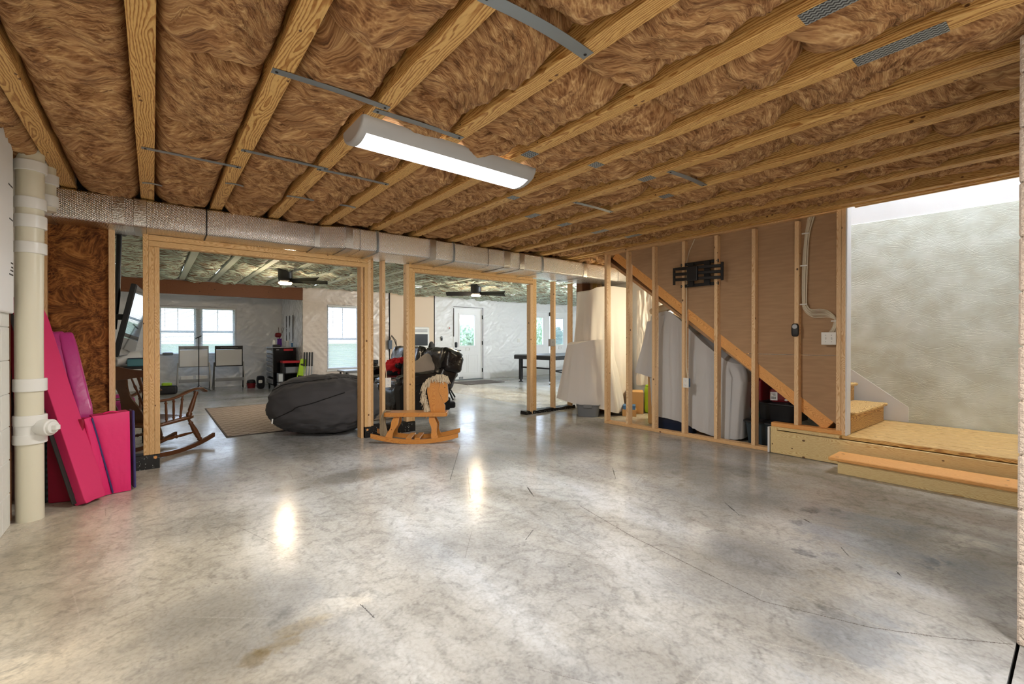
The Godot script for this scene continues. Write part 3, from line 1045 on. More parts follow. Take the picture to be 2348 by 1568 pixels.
func build_ceiling() -> void:
	var c := shell("ceiling", "open timber joist ceiling stuffed with brown glass fibre insulation", "ceiling")
	slab_box(c, "subfloor", Vector3(-1.2, 2.62, -11.3), Vector3(4.88, 2.72, 3.4), "subfloor")
	slab_box(c, "subfloor", Vector3(4.88, 2.62, -11.3), Vector3(12.9, 2.72, -5.42), "subfloor")
	var edges := [-0.80]
	var js: Array = JOISTS.duplicate()
	for jx in js:
		var q := grain()
		q.board(Vector3(jx, CEIL + 0.019, 2.9), Vector3(jx, CEIL + 0.019, -5.0), 0.088, 0.038, Vector3.UP, 0.003)
		var jn := put(c, "joist", q, "joist")
		var web := g()
		web.board(Vector3(jx, CEIL + 0.17, 2.9), Vector3(jx, CEIL + 0.17, -5.0), 0.075, 0.26, Vector3.UP, 0.002)
		put(jn, "web", web, "joist")
	# last joists run along the head of the stair wall
	for e in [[4.80, 0.06], [4.905, 0.038]]:
		var q := grain()
		q.board(Vector3(e[0], CEIL + 0.10, 0.7), Vector3(e[0], CEIL + 0.10, -5.0), e[1], 0.18, Vector3.UP, 0.003)
		put(c, "joist", q, "joist")
	var q2 := grain()
	q2.board(Vector3(4.945, CEIL + 0.05, 0.7), Vector3(4.945, CEIL + 0.05, -1.3), 0.03, 0.09, Vector3.UP, 0.003)
	put(c, "trim_board", q2, "joist")
	# insulation, front room
	var xs := [-0.80]
	for jx in js:
		xs.append(jx)
	xs.append(4.80)
	var sd := 1000
	for i in xs.size() - 1:
		var a: float = xs[i] + (0.036 if i > 0 else 0.0)
		var b: float = xs[i + 1] - 0.036
		rng.seed = 700 + i
		var z := 0.35 - rng.randf() * 0.5
		while z > -4.98:
			var len := 0.6 + rng.randf() * 0.65
			var z1 := maxf(z - len, -5.02)
			if z1 - 0.25 < -5.02:
				z1 = -5.02
			sd += 7
			rng.seed = sd
			var near := clampf(1.0 - xs[i] / 2.4, 0.0, 1.0)
			var yb := lerpf(2.352, 2.318, near) - rng.randf() * lerpf(0.012, 0.03, near)
			var q := g()
			var fine := 0.010 if z > -3.5 else 0.013
			batt(q, a, b, z + 0.02, z1 - 0.02, 2.47, yb, sd, int((b - a) / fine), int((z - z1) / fine), 1.0)
			put(c, "insulation_batt", q, "fibre")
			z = z1
		if i == 0:
			continue
		var back := g()
		batt(back, a, b, 2.9, 0.4, 2.45, 2.36, 500 + i, 10, 40)
		put(c, "insulation_batt", back, "fibre")
	# above the store, right of the stair wall
	for e in [[4.93, 5.40], [5.44, 5.85], [5.89, 6.26]]:
		sd += 7
		var q := g()
		batt(q, e[0], e[1], -4.05, -5.42, 2.45, 2.33, sd, 30, 80, 1.4)
		put(c, "insulation_batt", q, "fibre")
	for x in [5.42, 5.87]:
		var q := grain()
		q.board(Vector3(x, CEIL + 0.05, -4.0), Vector3(x, CEIL + 0.05, -5.42), 0.04, 0.1, Vector3.UP)
		put(c, "joist", q, "joist")
	slab_box(c, "subfloor", Vector3(4.88, 2.46, -5.45), Vector3(6.3, 2.66, -4.0), "subfloor")
	# far room: paler netted insulation
	var fx := [-0.95, -0.51, -0.031, 0.453, 0.955]
	while fx[fx.size() - 1] < 12.3:
		fx.append(fx[fx.size() - 1] + 0.486)
	for i in fx.size():
		if i > 0:
			var q := grain()
			q.board(Vector3(fx[i], CEIL + 0.019, -5.06), Vector3(fx[i], CEIL + 0.019, -11.0), 0.088, 0.038, Vector3.UP, 0.003)
			put(c, "joist", q, "pale_joist")
		if i < fx.size() - 1:
			sd += 7
			var q := g()
			batt(q, fx[i] + 0.036, fx[i + 1] - 0.036, -5.06, -11.02, 2.40, 2.335 - 0.02 * rng.randf(), sd, 14, 330, 1.5, false)
			put(c, "insulation_batt", q, "netted")
	# steel straps that hold the blankets, joist to joist
	for s in STRAPS:
		var rows := []
		var rows2 := []
		for i in 13:
			var a := i / 12.0
			var x := lerpf(s[0] - 0.02, s[1] + 0.02, a)
			var y := CEIL - 0.003 - 0.006 * sin(a * PI) * (1.0 if s[1] - s[0] > 0.3 else 0.0)
			var z: float = s[2] + 0.022 * sin(a * PI)
			rows.append(PackedVector3Array([Vector3(x, y, z - s[3] * 0.65), Vector3(x, y, z + s[3] * 0.65), Vector3(x, y + 0.0015, z + s[3] * 0.65), Vector3(x, y + 0.0015, z - s[3] * 0.65), Vector3(x, y, z - s[3] * 0.65)]))
		var q := g()
		q.net(rows)
		var st := put(c, "metal_strap", q, "galv", "thin galvanised strap across the insulation")
		if s[1] - s[0] > 0.3:
			for ex in [s[0], s[1]]:
				var h := g()
				h.lathe(Vector3(ex, CEIL - 0.0075, s[2]), [[0.0, 0.0], [0.006, 0.001], [0.007, 0.005]], 10)
				put(st, "screw", h, "dark_line")
	# toothed plates pressed into the joists
	for s in [[2.35, -0.62, -0.33], [1.885, -0.66, -0.40], [1.885, -2.25, -2.16], [2.35, -2.10, -2.02], [2.84, -2.06, -1.95], [2.84, -3.35, -3.2], [3.31, -3.4, -3.25], [3.31, -2.2, -2.1], [2.35, -3.0, -2.92], [3.825, -3.4, -3.2], [4.28, -3.3, -3.1]]:
		var q := g()
		q.board(Vector3(s[0], CEIL - 0.001, s[1]), Vector3(s[0], CEIL - 0.001, s[2]), 0.084, 0.0016, Vector3.UP, 0.0003)
		put(c, "truss_plate", q, "tooth_plate", "grey toothed steel plate pressed into a joist")

func stud(parent: Node, x: float, zf: float, y0: float, y1: float, mat := "stud", called := "stud", w := 0.038, d := 0.089) -> MeshInstance3D:
	var q := grain()
	q.board(Vector3(x, y0, zf - d / 2), Vector3(x, y1, zf - d / 2), w, d, Vector3.BACK, 0.0025)
	return put(parent, called, q, mat)

func build_partition() -> void:
	var w := shell("wall_partition", "open stud partition with two framed openings across the basement", "wall")
	var zf := func(x: float) -> float: return -5.125 - 0.037 * x
	# black-coated curbs
	for e in [[-0.69, 0.046, 0.0, 0.125], [1.93, 2.578, 0.0, 0.125], [4.45, 5.56, 0.0, 0.05]]:
		var q := g()
		var n := noise(5, 6.0, 3)
		var rows := []
		for i in 40:
			var x := lerpf(e[0], e[1], i / 39.0)
			var z: float = zf.call(x)
			var hh: float = e[3] + 0.006 * n.get_noise_1d(x)
			rows.append(PackedVector3Array([Vector3(x, 0, z + 0.004 + 0.004 * n.get_noise_1d(x + 3)), Vector3(x, hh - 0.01, z + 0.002), Vector3(x, hh, z - 0.01), Vector3(x, hh, z - 0.13), Vector3(x, 0, z - 0.14)]))
		rows.reverse()
		q.net(rows)
		q.cap(PackedVector3Array([rows[0][0], rows[0][1], rows[0][2], rows[0][3], rows[0][4], rows[0][0]]), true)
		var l: PackedVector3Array = rows[39]
		q.cap(PackedVector3Array([l[0], l[1], l[2], l[3], l[4], l[0]]), false)
		var cb := put(w, "curb", q, "tar", "low black coated curb")
		rng.seed = int(e[0] * 100) + 200
		var fl := g()
		for i in 60:
			var x: float = lerpf(e[0], e[1], rng.randf())
			fl.box(Vector3(x, rng.randf() * (e[3] - 0.01), zf.call(x) + 0.006), Vector3(0.004, 0.003, 0.004) * (0.6 + rng.randf()), 0.0)
		stuff(put(cb, "speck", fl, "tar_flake"))
		if e[3] > 0.1:
			var cap := g()
			cap.lathe(Vector3.ZERO, [[0.0, 0.0], [0.013, 0.001], [0.013, 0.004]], 14)
			var cp := put(cb, "fastener", cap, "stringer")
			cp.position = Vector3(e[1] - 0.03, 0.10, zf.call(e[1]) + 0.009) if e[0] < 1 else Vector3(1.955, 0.095, zf.call(1.95) + 0.009)
			cp.rotation.x = PI / 2
	# studs: x, foot
	stud(w, -0.675, -5.11, 0.125, 2.08, "stud_dark")
	stud(w, -0.272, -5.115, 0.125, 2.08)
	for x in [-0.048, -0.009, 0.030]:
		stud(w, x, zf.call(x), 0.125, 2.08 if x < -0.03 else 1.965, "header")
	stud(w, 1.90, -5.20, 0.0, 1.985, "stud_dark", "stud", 0.03, 0.12)
	stud(w, 1.947, -5.197, 0.125, 1.985, "header")
	stud(w, 1.986, -5.198, 0.125, 2.08, "stud")
	stud(w, 2.026, -5.23, 0.125, 2.08, "stud_dark")
	stud(w, 2.162, -5.205, 0.125, 2.08)
	stud(w, 2.478, -5.216, 0.125, 2.08, "stud")
	stud(w, 2.517, -5.218, 0.125, 2.0, "header")
	stud(w, 2.556, -5.219, 0.125, 2.0, "header")
	stud(w, 4.565, -5.292, 0.0, 1.99, "stud", "stud", 0.05)
	stud(w, 4.608, -5.294, 0.05, 2.08, "header")
	stud(w, 4.648, -5.296, 0.05, 2.08, "header")
	stud(w, 5.072, -5.312, 0.035, 2.08)
	stud(w, 5.478, -5.327, 0.025, 2.08)
	# headers: two planks on edge above each opening
	for e in [[-0.03, 2.006, 1.965, 2.07], [2.497, 4.59, 1.985, 2.085]]:
		for k in 2:
			var h: float = (e[3] - e[2]) / 2
			var y: float = e[2] + h * (k + 0.5)
			var q := grain()
			q.board(Vector3(e[0], y, zf.call(e[0]) - 0.0445), Vector3(e[1], y + 0.015, zf.call(e[1]) - 0.0445), 0.089 - 0.004 * k, h - 0.003, Vector3.UP, 0.003)
			put(w, "header", q, "header")
	# insulated bay at the left
	var nn := noise(77, 3.0, 4)
	var nw := noise(78, 2.2, 2)
	var rows := []
	var uvs := []
	for j in 181:
		var y := 0.12 + 1.96 * j / 180.0
		var r := PackedVector3Array()
		var u := PackedVector2Array()
		for i in 37:
			var a := i / 36.0
			var x := -0.66 + 0.37 * a
			var d := 0.035 * (1.0 - pow(absf(2 * a - 1), 3.0)) + nn.get_noise_2d(x * 2, y) * 0.03 + nn.get_noise_2d(x * 7, y * 9 + 5) * 0.012
			r.append(Vector3(x, y, -5.165 + d))
			u.append(Vector2(x + nw.get_noise_2d(x, y) * 0.1, y + nw.get_noise_2d(x + 9, y) * 0.12))
		rows.append(r)
		uvs.append(u)
	var q := g()
	q.net(rows, false, uvs)
	put(w, "insulation_batt", q, "fibre_wall", "brown glass fibre filling the stud bay")
	slab_box(w, "backing", Vector3(-0.95, 0, -5.24), Vector3(-0.27, 2.3, -5.215), "white_paint")

func build_stair_wall() -> void:
	var w := shell("wall_stairs", "open stud wall under the stair with brown board backing", "wall")
	var xw := func(z: float) -> float: return 4.999 + 0.035 * z
	for z in [-4.088, -3.735, -3.35, -2.952, -2.565, -2.168]:
		stair_stud(w, xw.call(z), z, 0.038, 2.30)
	stair_stud(w, xw.call(-1.767), -1.767, 0.305, 2.30)
	stair_stud(w, xw.call(-1.422), -1.422, 0.305, 2.34)
	stair_stud(w, xw.call(-1.383), -1.383, 0.265, 2.34)
	var q := grain()
	q.board(Vector3(xw.call(-4.11) + 0.045, 0.019, -4.11), Vector3(xw.call(-1.99) + 0.045, 0.019, -1.99), 0.089, 0.038, Vector3.UP, 0.003)
	put(w, "bottom_plate", q, "stud_dark")
	q = grain()
	q.board(Vector3(xw.call(-1.999) + 0.045, 0.286, -1.995), Vector3(xw.call(-1.365) + 0.045, 0.286, -1.365), 0.089, 0.038, Vector3.UP, 0.003)
	put(w, "upper_plate", q, "stringer")
	q = grain()
	q.board(Vector3(xw.call(-4.11) + 0.045, 2.318, -4.11), Vector3(xw.call(-1.365) + 0.045, 2.345, -1.365), 0.089, 0.038, Vector3.UP, 0.003)
	put(w, "top_plate", q, "stud_dark")
	# stair stringer behind the studs, seen as a raking plank
	var a := Vector3(4.962, 2.30, -4.00)
	var b := Vector3(5.045, 0.325, -1.515)
	q = grain()
	q.board(a, b, 0.034, 0.125, Vector3.UP, 0.003)
	put(w, "stringer", q, "stringer", "raking orange timber stair stringer")
	# brown backs of the boards lining the stair
	var top := 2.36
	var up := (a - b).normalized()
	for e in [["drywall_sheet", 0.99], ["drywall_sheet", top]]:
		var pts := []
		var z_hi := -1.39
		if e[1] < 1.5:
			pts = [[z_hi, 0.30], [z_hi, 0.988], [line_z(a, b, 0.988), 0.988]]
		else:
			pts = [[z_hi, 0.996], [z_hi, top], [line_z(a, b, top), top], [line_z(a, b, 0.996), 0.996]]
		var o := []
		for p in pts:
			o.append(Vector2(-p[0], p[1]))
		q = g()
		q.slab(o, Vector3(5.062, 0, 0), Vector3(-0.035, 0, -1).normalized(), Vector3.UP, 0.012)
		put(w, e[0], q, "drywall_back", "brown paper back of a wall board")
	q = g()
	q.board(Vector3(5.044, 0.992, -1.40), Vector3(5.01, 0.992, -2.42), 0.004, 0.015, Vector3.UP, 0.001)
	put(w, "joint_tape", q, "white_paint")
	# trim on the free end
	q = grain()
	q.board(Vector3(4.985, 0.27, -1.358), Vector3(4.985, 2.36, -1.358), 0.11, 0.012, Vector3.BACK, 0.002)
	put(w, "end_board", q, "white_paint")

func line_z(a: Vector3, b: Vector3, y: float) -> float:
	return lerpf(b.z, a.z, (y - 0.06 - b.y) / (a.y - b.y))

func stair_stud(w: Node, x: float, z: float, y0: float, y1: float) -> void:
	var q := grain()
	q.board(Vector3(x + 0.0445, y0, z), Vector3(x + 0.0445, y1, z), 0.089, 0.038, Vector3.BACK, 0.0025)
	put(w, "stud", q, "stud")

func build_stairs() -> void:
	# platform
	var t := thing("stair_landing", "low pine landing platform at the foot of the stair", "landing")
	var L := 4.915
	for i in 7:
		var x := L + 0.03 + i * 0.185
		var q := grain()
		q.board(Vector3(x + 0.09, 0.252, -1.40), Vector3(x + 0.09, 0.252, 0.65), 0.1835, 0.034, Vector3.UP, 0.004)
		put(t, "deck_board", q, "deck")
	var q := grain()
	q.board(Vector3(L + 0.037, 0.253, -1.99), Vector3(L + 0.037, 0.253, -1.40), 0.09, 0.028, Vector3.UP, 0.003)
	put(t, "deck_board", q, "treated")
	q = grain()
	q.board(Vector3(L - 0.012 - 0.06, 0.117, -1.935) + Vector3(0.072, 0, 0), Vector3(L + 0.05, 0.117, 0.65), 0.032, 0.225, Vector3.UP, 0.003)
	put(t, "front_board", q, "treated", "greenish treated front board")
	q = grain()
	q.board(Vector3(L, 0.005, -1.955), Vector3(L, 0.262, -1.955), 0.034, 0.06, Vector3.BACK, 0.003)
	put(t, "end_post", q, "treated")
	q = g()
	q.board(Vector3(L - 0.005, 0.005, -2.0), Vector3(L - 0.005, 0.262, -2.0), 0.05, 0.018, Vector3.BACK, 0.002)
	put(t, "end_trim", q, "white_paint")
	q = g()
	q.box(Vector3(5.6, 0.11, -0.6), Vector3(1.2, 0.2, 2.4), 0.0)
	put(t, "frame", q, "treated")
	# step
	t = thing("floor_step", "single low pine step in front of the landing", "step")
	q = grain()
	q.board(Vector3(4.706, 0.122, -1.385), Vector3(4.745, 0.122, 0.65), 0.30, 0.03, Vector3.UP, 0.006)
	put(t, "tread", q, "stringer", "orange pine tread")
	q = grain()
	q.board(Vector3(4.605, 0.053, -1.322), Vector3(4.64, 0.053, 0.65), 0.036, 0.106, Vector3.UP, 0.003)
	put(t, "riser", q, "treated", "pale green treated riser")
	q = g()
	q.box(Vector3(4.75, 0.05, -0.4), Vector3(0.22, 0.1, 1.8), 0.0)
	put(t, "frame", q, "treated")
	# stair going up and away
	t = thing("staircase", "pine stair rising behind the stud wall beside a white skirt board", "staircase")
	var run := 0.262
	var rise := 0.196
	for i in 11:
		var z := -1.36 - run * i
		var y := 0.27 + rise * i
		q = grain()
		q.board(Vector3(5.085, y + rise / 2 - 0.014, z - 0.01), Vector3(6.17, y + rise / 2 - 0.014, z - 0.01), rise - 0.03, 0.02, Vector3.BACK, 0.002)
		put(t, "riser", q, "joist")
		q = grain()
		q.board(Vector3(5.085, y + rise - 0.014, z - run / 2 + 0.018), Vector3(6.17, y + rise - 0.014, z - run / 2 + 0.018), run + 0.036, 0.03, Vector3.UP, 0.008)
		put(t, "tread", q, "deck")
	q = g()
	var prof := [Vector2(1.17, 0.272), Vector2(1.17, 0.43), Vector2(3.95, 2.51), Vector2(3.95, 2.0), Vector2(1.42, 0.272)]
	q.slab(prof, Vector3(6.245, 0, 0), Vector3.FORWARD, Vector3.UP, 0.025)
	put(t, "skirt_board", q, "white_paint", "white raking skirt board along the cement wall")
	q = grain()
	q.board(Vector3(5.072, 0.39, -1.375), Vector3(5.072, 0.27, -1.375), 0.02, 0.03, Vector3.BACK, 0.002)
	put(t, "nosing_end", q, "oak")
	# skim under the flight
	q = g()
	var o := [Vector2(1.55, 0.27), Vector2(4.5, 2.42), Vector2(4.5, 2.46), Vector2(1.55, 0.31)]
	q.slab(o, Vector3(6.2, 0, 0), Vector3.FORWARD, Vector3.UP, -1.1)
	put(t, "soffit", q, "drywall_back")

# ---------------------------------------------------------------- overhead things
func build_duct() -> void:
	var t := thing("air_duct", "long foil wrapped rectangular air duct hung under the joists along the partition", "duct")
	var prof := func(x: float, zf: float, yb: float, yt: float, sw: float) -> PackedVector3Array:
		var zb := -5.30
		return PackedVector3Array([Vector3(x, yt, zb), Vector3(x, yb, zb), Vector3(x, yb - sw, (zf + zb) / 2), Vector3(x, yb, zf - 0.025), Vector3(x, yb + 0.007, zf - 0.008), Vector3(x, yb + 0.025, zf), Vector3(x, (yb + yt) / 2, zf + sw), Vector3(x, yt - 0.02, zf - 0.002), Vector3(x, yt, zf - 0.02), Vector3(x, yt, zb)])
	var nn := noise(19, 2.2, 3)
	var run := func(x0: float, x1: float, za: float, zb: float, ya: float, yb2: float) -> G:
		var q := g()
		var rows := []
		var n := int(absf(x1 - x0) / 0.04) + 2
		for i in n:
			var a := i / float(n - 1)
			var x := lerpf(x0, x1, a)
			rows.append(prof.call(x, lerpf(za, zb, smoothstep(0.0, 1.0, a)) + nn.get_noise_1d(x) * 0.006, lerpf(ya, yb2, smoothstep(0.0, 1.0, a)) + nn.get_noise_1d(x + 50) * 0.006, 2.312, 0.006))
		q.net(rows)
		return q
	put(t, "duct_section", run.call(-0.70, 1.30, -4.865, -4.865, 2.075, 2.08), "foil")
	put(t, "duct_transition", run.call(1.30, 1.60, -4.865, -4.725, 2.08, 2.082), "foil")
	put(t, "duct_section", run.call(1.60, 6.255, -4.725, -4.715, 2.082, 2.085), "foil")
	var wrap := func(x0: float, x1: float, z: float, y: float) -> G:
		var q := g()
		var rows := []
		for x in [x0, x1]:
			var r: PackedVector3Array = prof.call(x, z + 0.003, y - 0.003, 2.314, 0.007)
			rows.append(r)
		q.net(rows)
		return q
	for e in [[-0.68, -0.60, -4.865, 2.076], [-0.25, -0.18, -4.865, 2.077], [-0.12, -0.04, -4.865, 2.077], [1.29, 1.36, -4.862, 2.08], [1.56, 1.63, -4.725, 2.081], [2.52, 2.60, -4.724, 2.083], [3.60, 3.70, -4.722, 2.083], [3.86, 3.94, -4.72, 2.084], [5.10, 5.18, -4.718, 2.084]]:
		put(t, "tape_band", wrap.call(e[0], e[1], e[2], e[3]), "foil_tape", "smooth silver foil tape band")
	for e in [[1.88, 1.905], [2.825, 2.85], [4.25, 4.285]]:
		put(t, "drive_cleat", wrap.call(e[0], e[1], -4.716, 2.079), "galv", "grey sheet metal seam strip")
	for e in [[0.374, 0.384, -4.860], [1.70, 1.704, -4.718], [3.335, 3.341, -4.714], [5.90, 5.905, -4.712]]:
		put(t, "strap", wrap.call(e[0], e[1], e[2], 2.076), "black", "thin black hanging strap")

func build_lights() -> void:
	for fx in [[Vector3(1.47, 2.222, -2.51), "white wraparound strip light glowing on the joists above the concrete floor", true], [Vector3(1.0, 2.222, 1.3), "second wraparound strip light on the joists behind the viewer", false]]:
		var t := thing("strip_light", fx[1], "ceiling light", fx[0], deg_to_rad(0.5))
		var half := 0.60
		var base := [Vector2(-0.155, 0.098), Vector2(-0.152, 0.075), Vector2(-0.128, 0.040), Vector2(-0.105, 0.026)]
		var lens := []
		for i in 13:
			var a := -0.104 + 0.208 * i / 12.0
			lens.append(Vector2(a, 0.026 - 0.024 * (1.0 - pow(a / 0.104, 2.0))))
		var rows := []
		for x in [-half + 0.02, half - 0.02]:
			var r := PackedVector3Array()
			for p in base:
				r.append(Vector3(x, p.y, p.x))
			rows.append(r)
		var q := g()
		q.net(rows)
		rows = []
		for x in [half - 0.02, -half + 0.02]:
			var r := PackedVector3Array()
			for p in base:
				r.append(Vector3(x, p.y, -p.x))
			rows.append(r)
		q.net(rows)
		put(t, "housing", q, "lamp_body")
		rows = []
		for x in [-half + 0.02, half - 0.02]:
			var r := PackedVector3Array()
			for p in lens:
				r.append(Vector3(x, p.y, p.x))
			rows.append(r)
		q = g()
		q.net(rows)
		put(t, "lens", q, "lens", "bright white diffuser")
		for s in [-1.0, 1.0]:
			q = g()
			rows = []
			var full := base.duplicate()
			full.append_array(lens)
			for i in 4:
				full.append(Vector2(-base[3 - i].x, base[3 - i].y))
			for k in 4:
				var r := PackedVector3Array()
				var sc: float = [1.02, 1.02, 0.97, 0.86][k]
				for p in full:
					r.append(Vector3(s * (half - 0.03 + [0.0, 0.028, 0.037, 0.04][k]), 0.098 - (0.098 - p.y) * sc, p.x * sc))
				rows.append(r)
			if s < 0:
				rows.reverse()
			q.net(rows)
			var capr := []
			for p in rows[3 if s > 0 else 0]:
				capr.append(p)
			q.face(capr)
			put(t, "end_cap", q, "lamp_body")
		var al := AreaLight3D.new()
		al.name = "strip_lamp"
		al.area_size = Vector2(1.12, 0.19)
		al.light_color = Color(1.0, 0.985, 0.96)
		al.light_energy = STRIP if fx[2] else STRIP * 1.5
		al.shadow_enabled = true
		al.area_range = 30.0
		t.add_child(al)
		al.position = Vector3(0, -0.006, 0)
		al.rotation.x = -PI / 2
	# ceiling fans of the far room
	fan(Vector3(1.75, 2.33, -8.36), [-18.0, 24.0, 105.0], "black ceiling fan with warm lamp, the left one of two, above the rug")
	fan(Vector3(5.45, 2.33, -8.15), [-20.0, 22.0, 172.0], "black ceiling fan with warm lamp in front of the white door")
	# recessed lights
	var lab := ["round recessed ceiling light left of the left-hand fan", "round recessed ceiling light seen between the two ceiling fans", "round recessed ceiling light right of the right-hand fan", "round recessed ceiling light beside the dark timber post"]
	var at := [Vector3(1.692, 2.318, -9.4), Vector3(4.628, 2.318, -9.2), Vector3(7.361, 2.318, -9.27), Vector3(9.94, 2.318, -9.38)]
	for i in 4:
		var t := thing("recessed_light", lab[i], "ceiling light", at[i])
		var q := g()
		q.lathe(Vector3.ZERO, [[0.062, -0.006], [0.072, -0.01], [0.085, -0.004], [0.085, 0.01]], 24)
		put(t, "trim_ring", q, "white_plastic")
		q = g()
		q.lathe(Vector3.ZERO, [[0.0, -0.007], [0.062, -0.007], [0.064, -0.002]], 24)
		put(t, "lamp_disc", q, "bulb_cool")
		var sp := SpotLight3D.new()
		sp.name = "lamp"
		sp.light_color = Color(0.95, 0.98, 1.0)
		sp.light_energy = 0.15
		sp.light_size = 0.06
		sp.spot_angle = 72.0
		sp.spot_angle_attenuation = 0.6
		sp.spot_range = 20.0
		sp.spot_attenuation = 2.0
		sp.shadow_enabled = true
		t.add_child(sp)
		sp.position = Vector3(0, -0.02, 0)
		sp.rotation.x = -PI / 2
	for e in [[7.36, "round recessed ceiling light of the second row, above the games table end"], [9.94, "round recessed ceiling light of the second row, nearest the end wall"]]:
		var t := thing("recessed_light", e[1], "ceiling light", Vector3(e[0], 2.318, -6.4))
		var q := g()
		q.lathe(Vector3.ZERO, [[0.0, -0.007], [0.062, -0.007], [0.072, -0.01], [0.085, -0.004], [0.085, 0.01]], 24)
		put(t, "lamp_disc", q, "bulb_cool")
		omni(t, Vector3(0, -0.06, 0), Color(0.95, 0.98, 1.0), 2.0, 0.06)
	# bare lamp of the under-stair store
	var b := thing("bulb_holder", "bare warm wall lamp of the under-stair store, behind the raking stringer", "lamp", Vector3(6.12, 1.62, -3.62))
	var q := g()
	q.lathe(Vector3.ZERO, [[0.0, -0.10], [0.02, -0.095], [0.03, -0.07], [0.022, -0.04], [0.014, -0.025]], 16)
	put(b, "bulb", q, "bulb_warm")
	q = g()
	q.lathe(Vector3.ZERO, [[0.015, -0.025], [0.04, -0.01], [0.05, 0.03], [0.0, 0.03]], 16)
	put(b, "socket", q, "white_plastic")
	omni(b, Vector3(0, -0.07, 0), Color(1.0, 0.97, 0.84), STORE, 0.03)
	# stair hall lamp on the upper ceiling
	var u := thing("hall_light", "round ceiling light at the top of the stair shaft", "ceiling light", Vector3(5.6, 5.19, -0.6))
	q = g()
	q.lathe(Vector3.ZERO, [[0.0, -0.07], [0.10, -0.06], [0.15, -0.03], [0.16, 0.0]], 24)
	put(u, "shade", q, "bulb_cool")
	omni(u, Vector3(0, -0.12, 0), Color(0.97, 0.98, 1.0), HALL, 0.12)

const STRIP := 2.9
const STORE := 0.45
const HALL := 2.1

func omni(t: Node3D, at: Vector3, c: Color, e: float, size: float) -> void:
	var l := OmniLight3D.new()
	l.name = "lamp"
	l.light_color = c
	l.light_energy = e
	l.light_size = size
	l.omni_range = 25.0
	l.omni_attenuation = 2.0
	l.shadow_enabled = true
	t.add_child(l)
	l.position = at

func fan(at: Vector3, angles: Array, label: String) -> void:
	var t := thing("ceiling_fan", label, "ceiling fan", at, deg_to_rad(-38.3))
	var q := g()
	q.lathe(Vector3.ZERO, [[0.0, -0.225], [0.07, -0.222], [0.10, -0.20], [0.112, -0.15], [0.114, -0.02], [0.12, 0.0]], 28)
	put(t, "motor_housing", q, "black")
	q = g()
	q.lathe(Vector3.ZERO, [[0.0, -0.262], [0.09, -0.258], [0.105, -0.245], [0.106, -0.225]], 28)
	put(t, "lamp_disc", q, "bulb_warm")
	omni(t, Vector3(0, -0.29, 0), Color(1.0, 0.90, 0.76), 0.6, 0.09)
	q = g()
	q.box(Vector3(0, 0.012, 0), Vector3(0.62, 0.02, 0.36), 0.002)
	put(t, "mounting_board", q, "white_paint")
	for a in angles:
		var bl := g()
		var dir := Vector3(cos(deg_to_rad(a)), 0, -sin(deg_to_rad(a)))
		var sd := Vector3(dir.z, 0, -dir.x)
		var rows := []
		for i in 9:
			var u := i / 8.0
			var wd := lerpf(0.10, 0.145, u) * (0.55 if i == 8 else 1.0)
			var c := dir * lerpf(0.10, 0.66, u) + Vector3(0, -0.20, 0)
			var e := sd * wd * 0.5 + Vector3(0, 0.034, 0)
			rows.append(PackedVector3Array([c - e, c + e, c + e + Vector3(0, 0.008, 0), c - e + Vector3(0, 0.008, 0), c - e]))
		bl.net(rows)
		put(t, "blade", bl, "black")

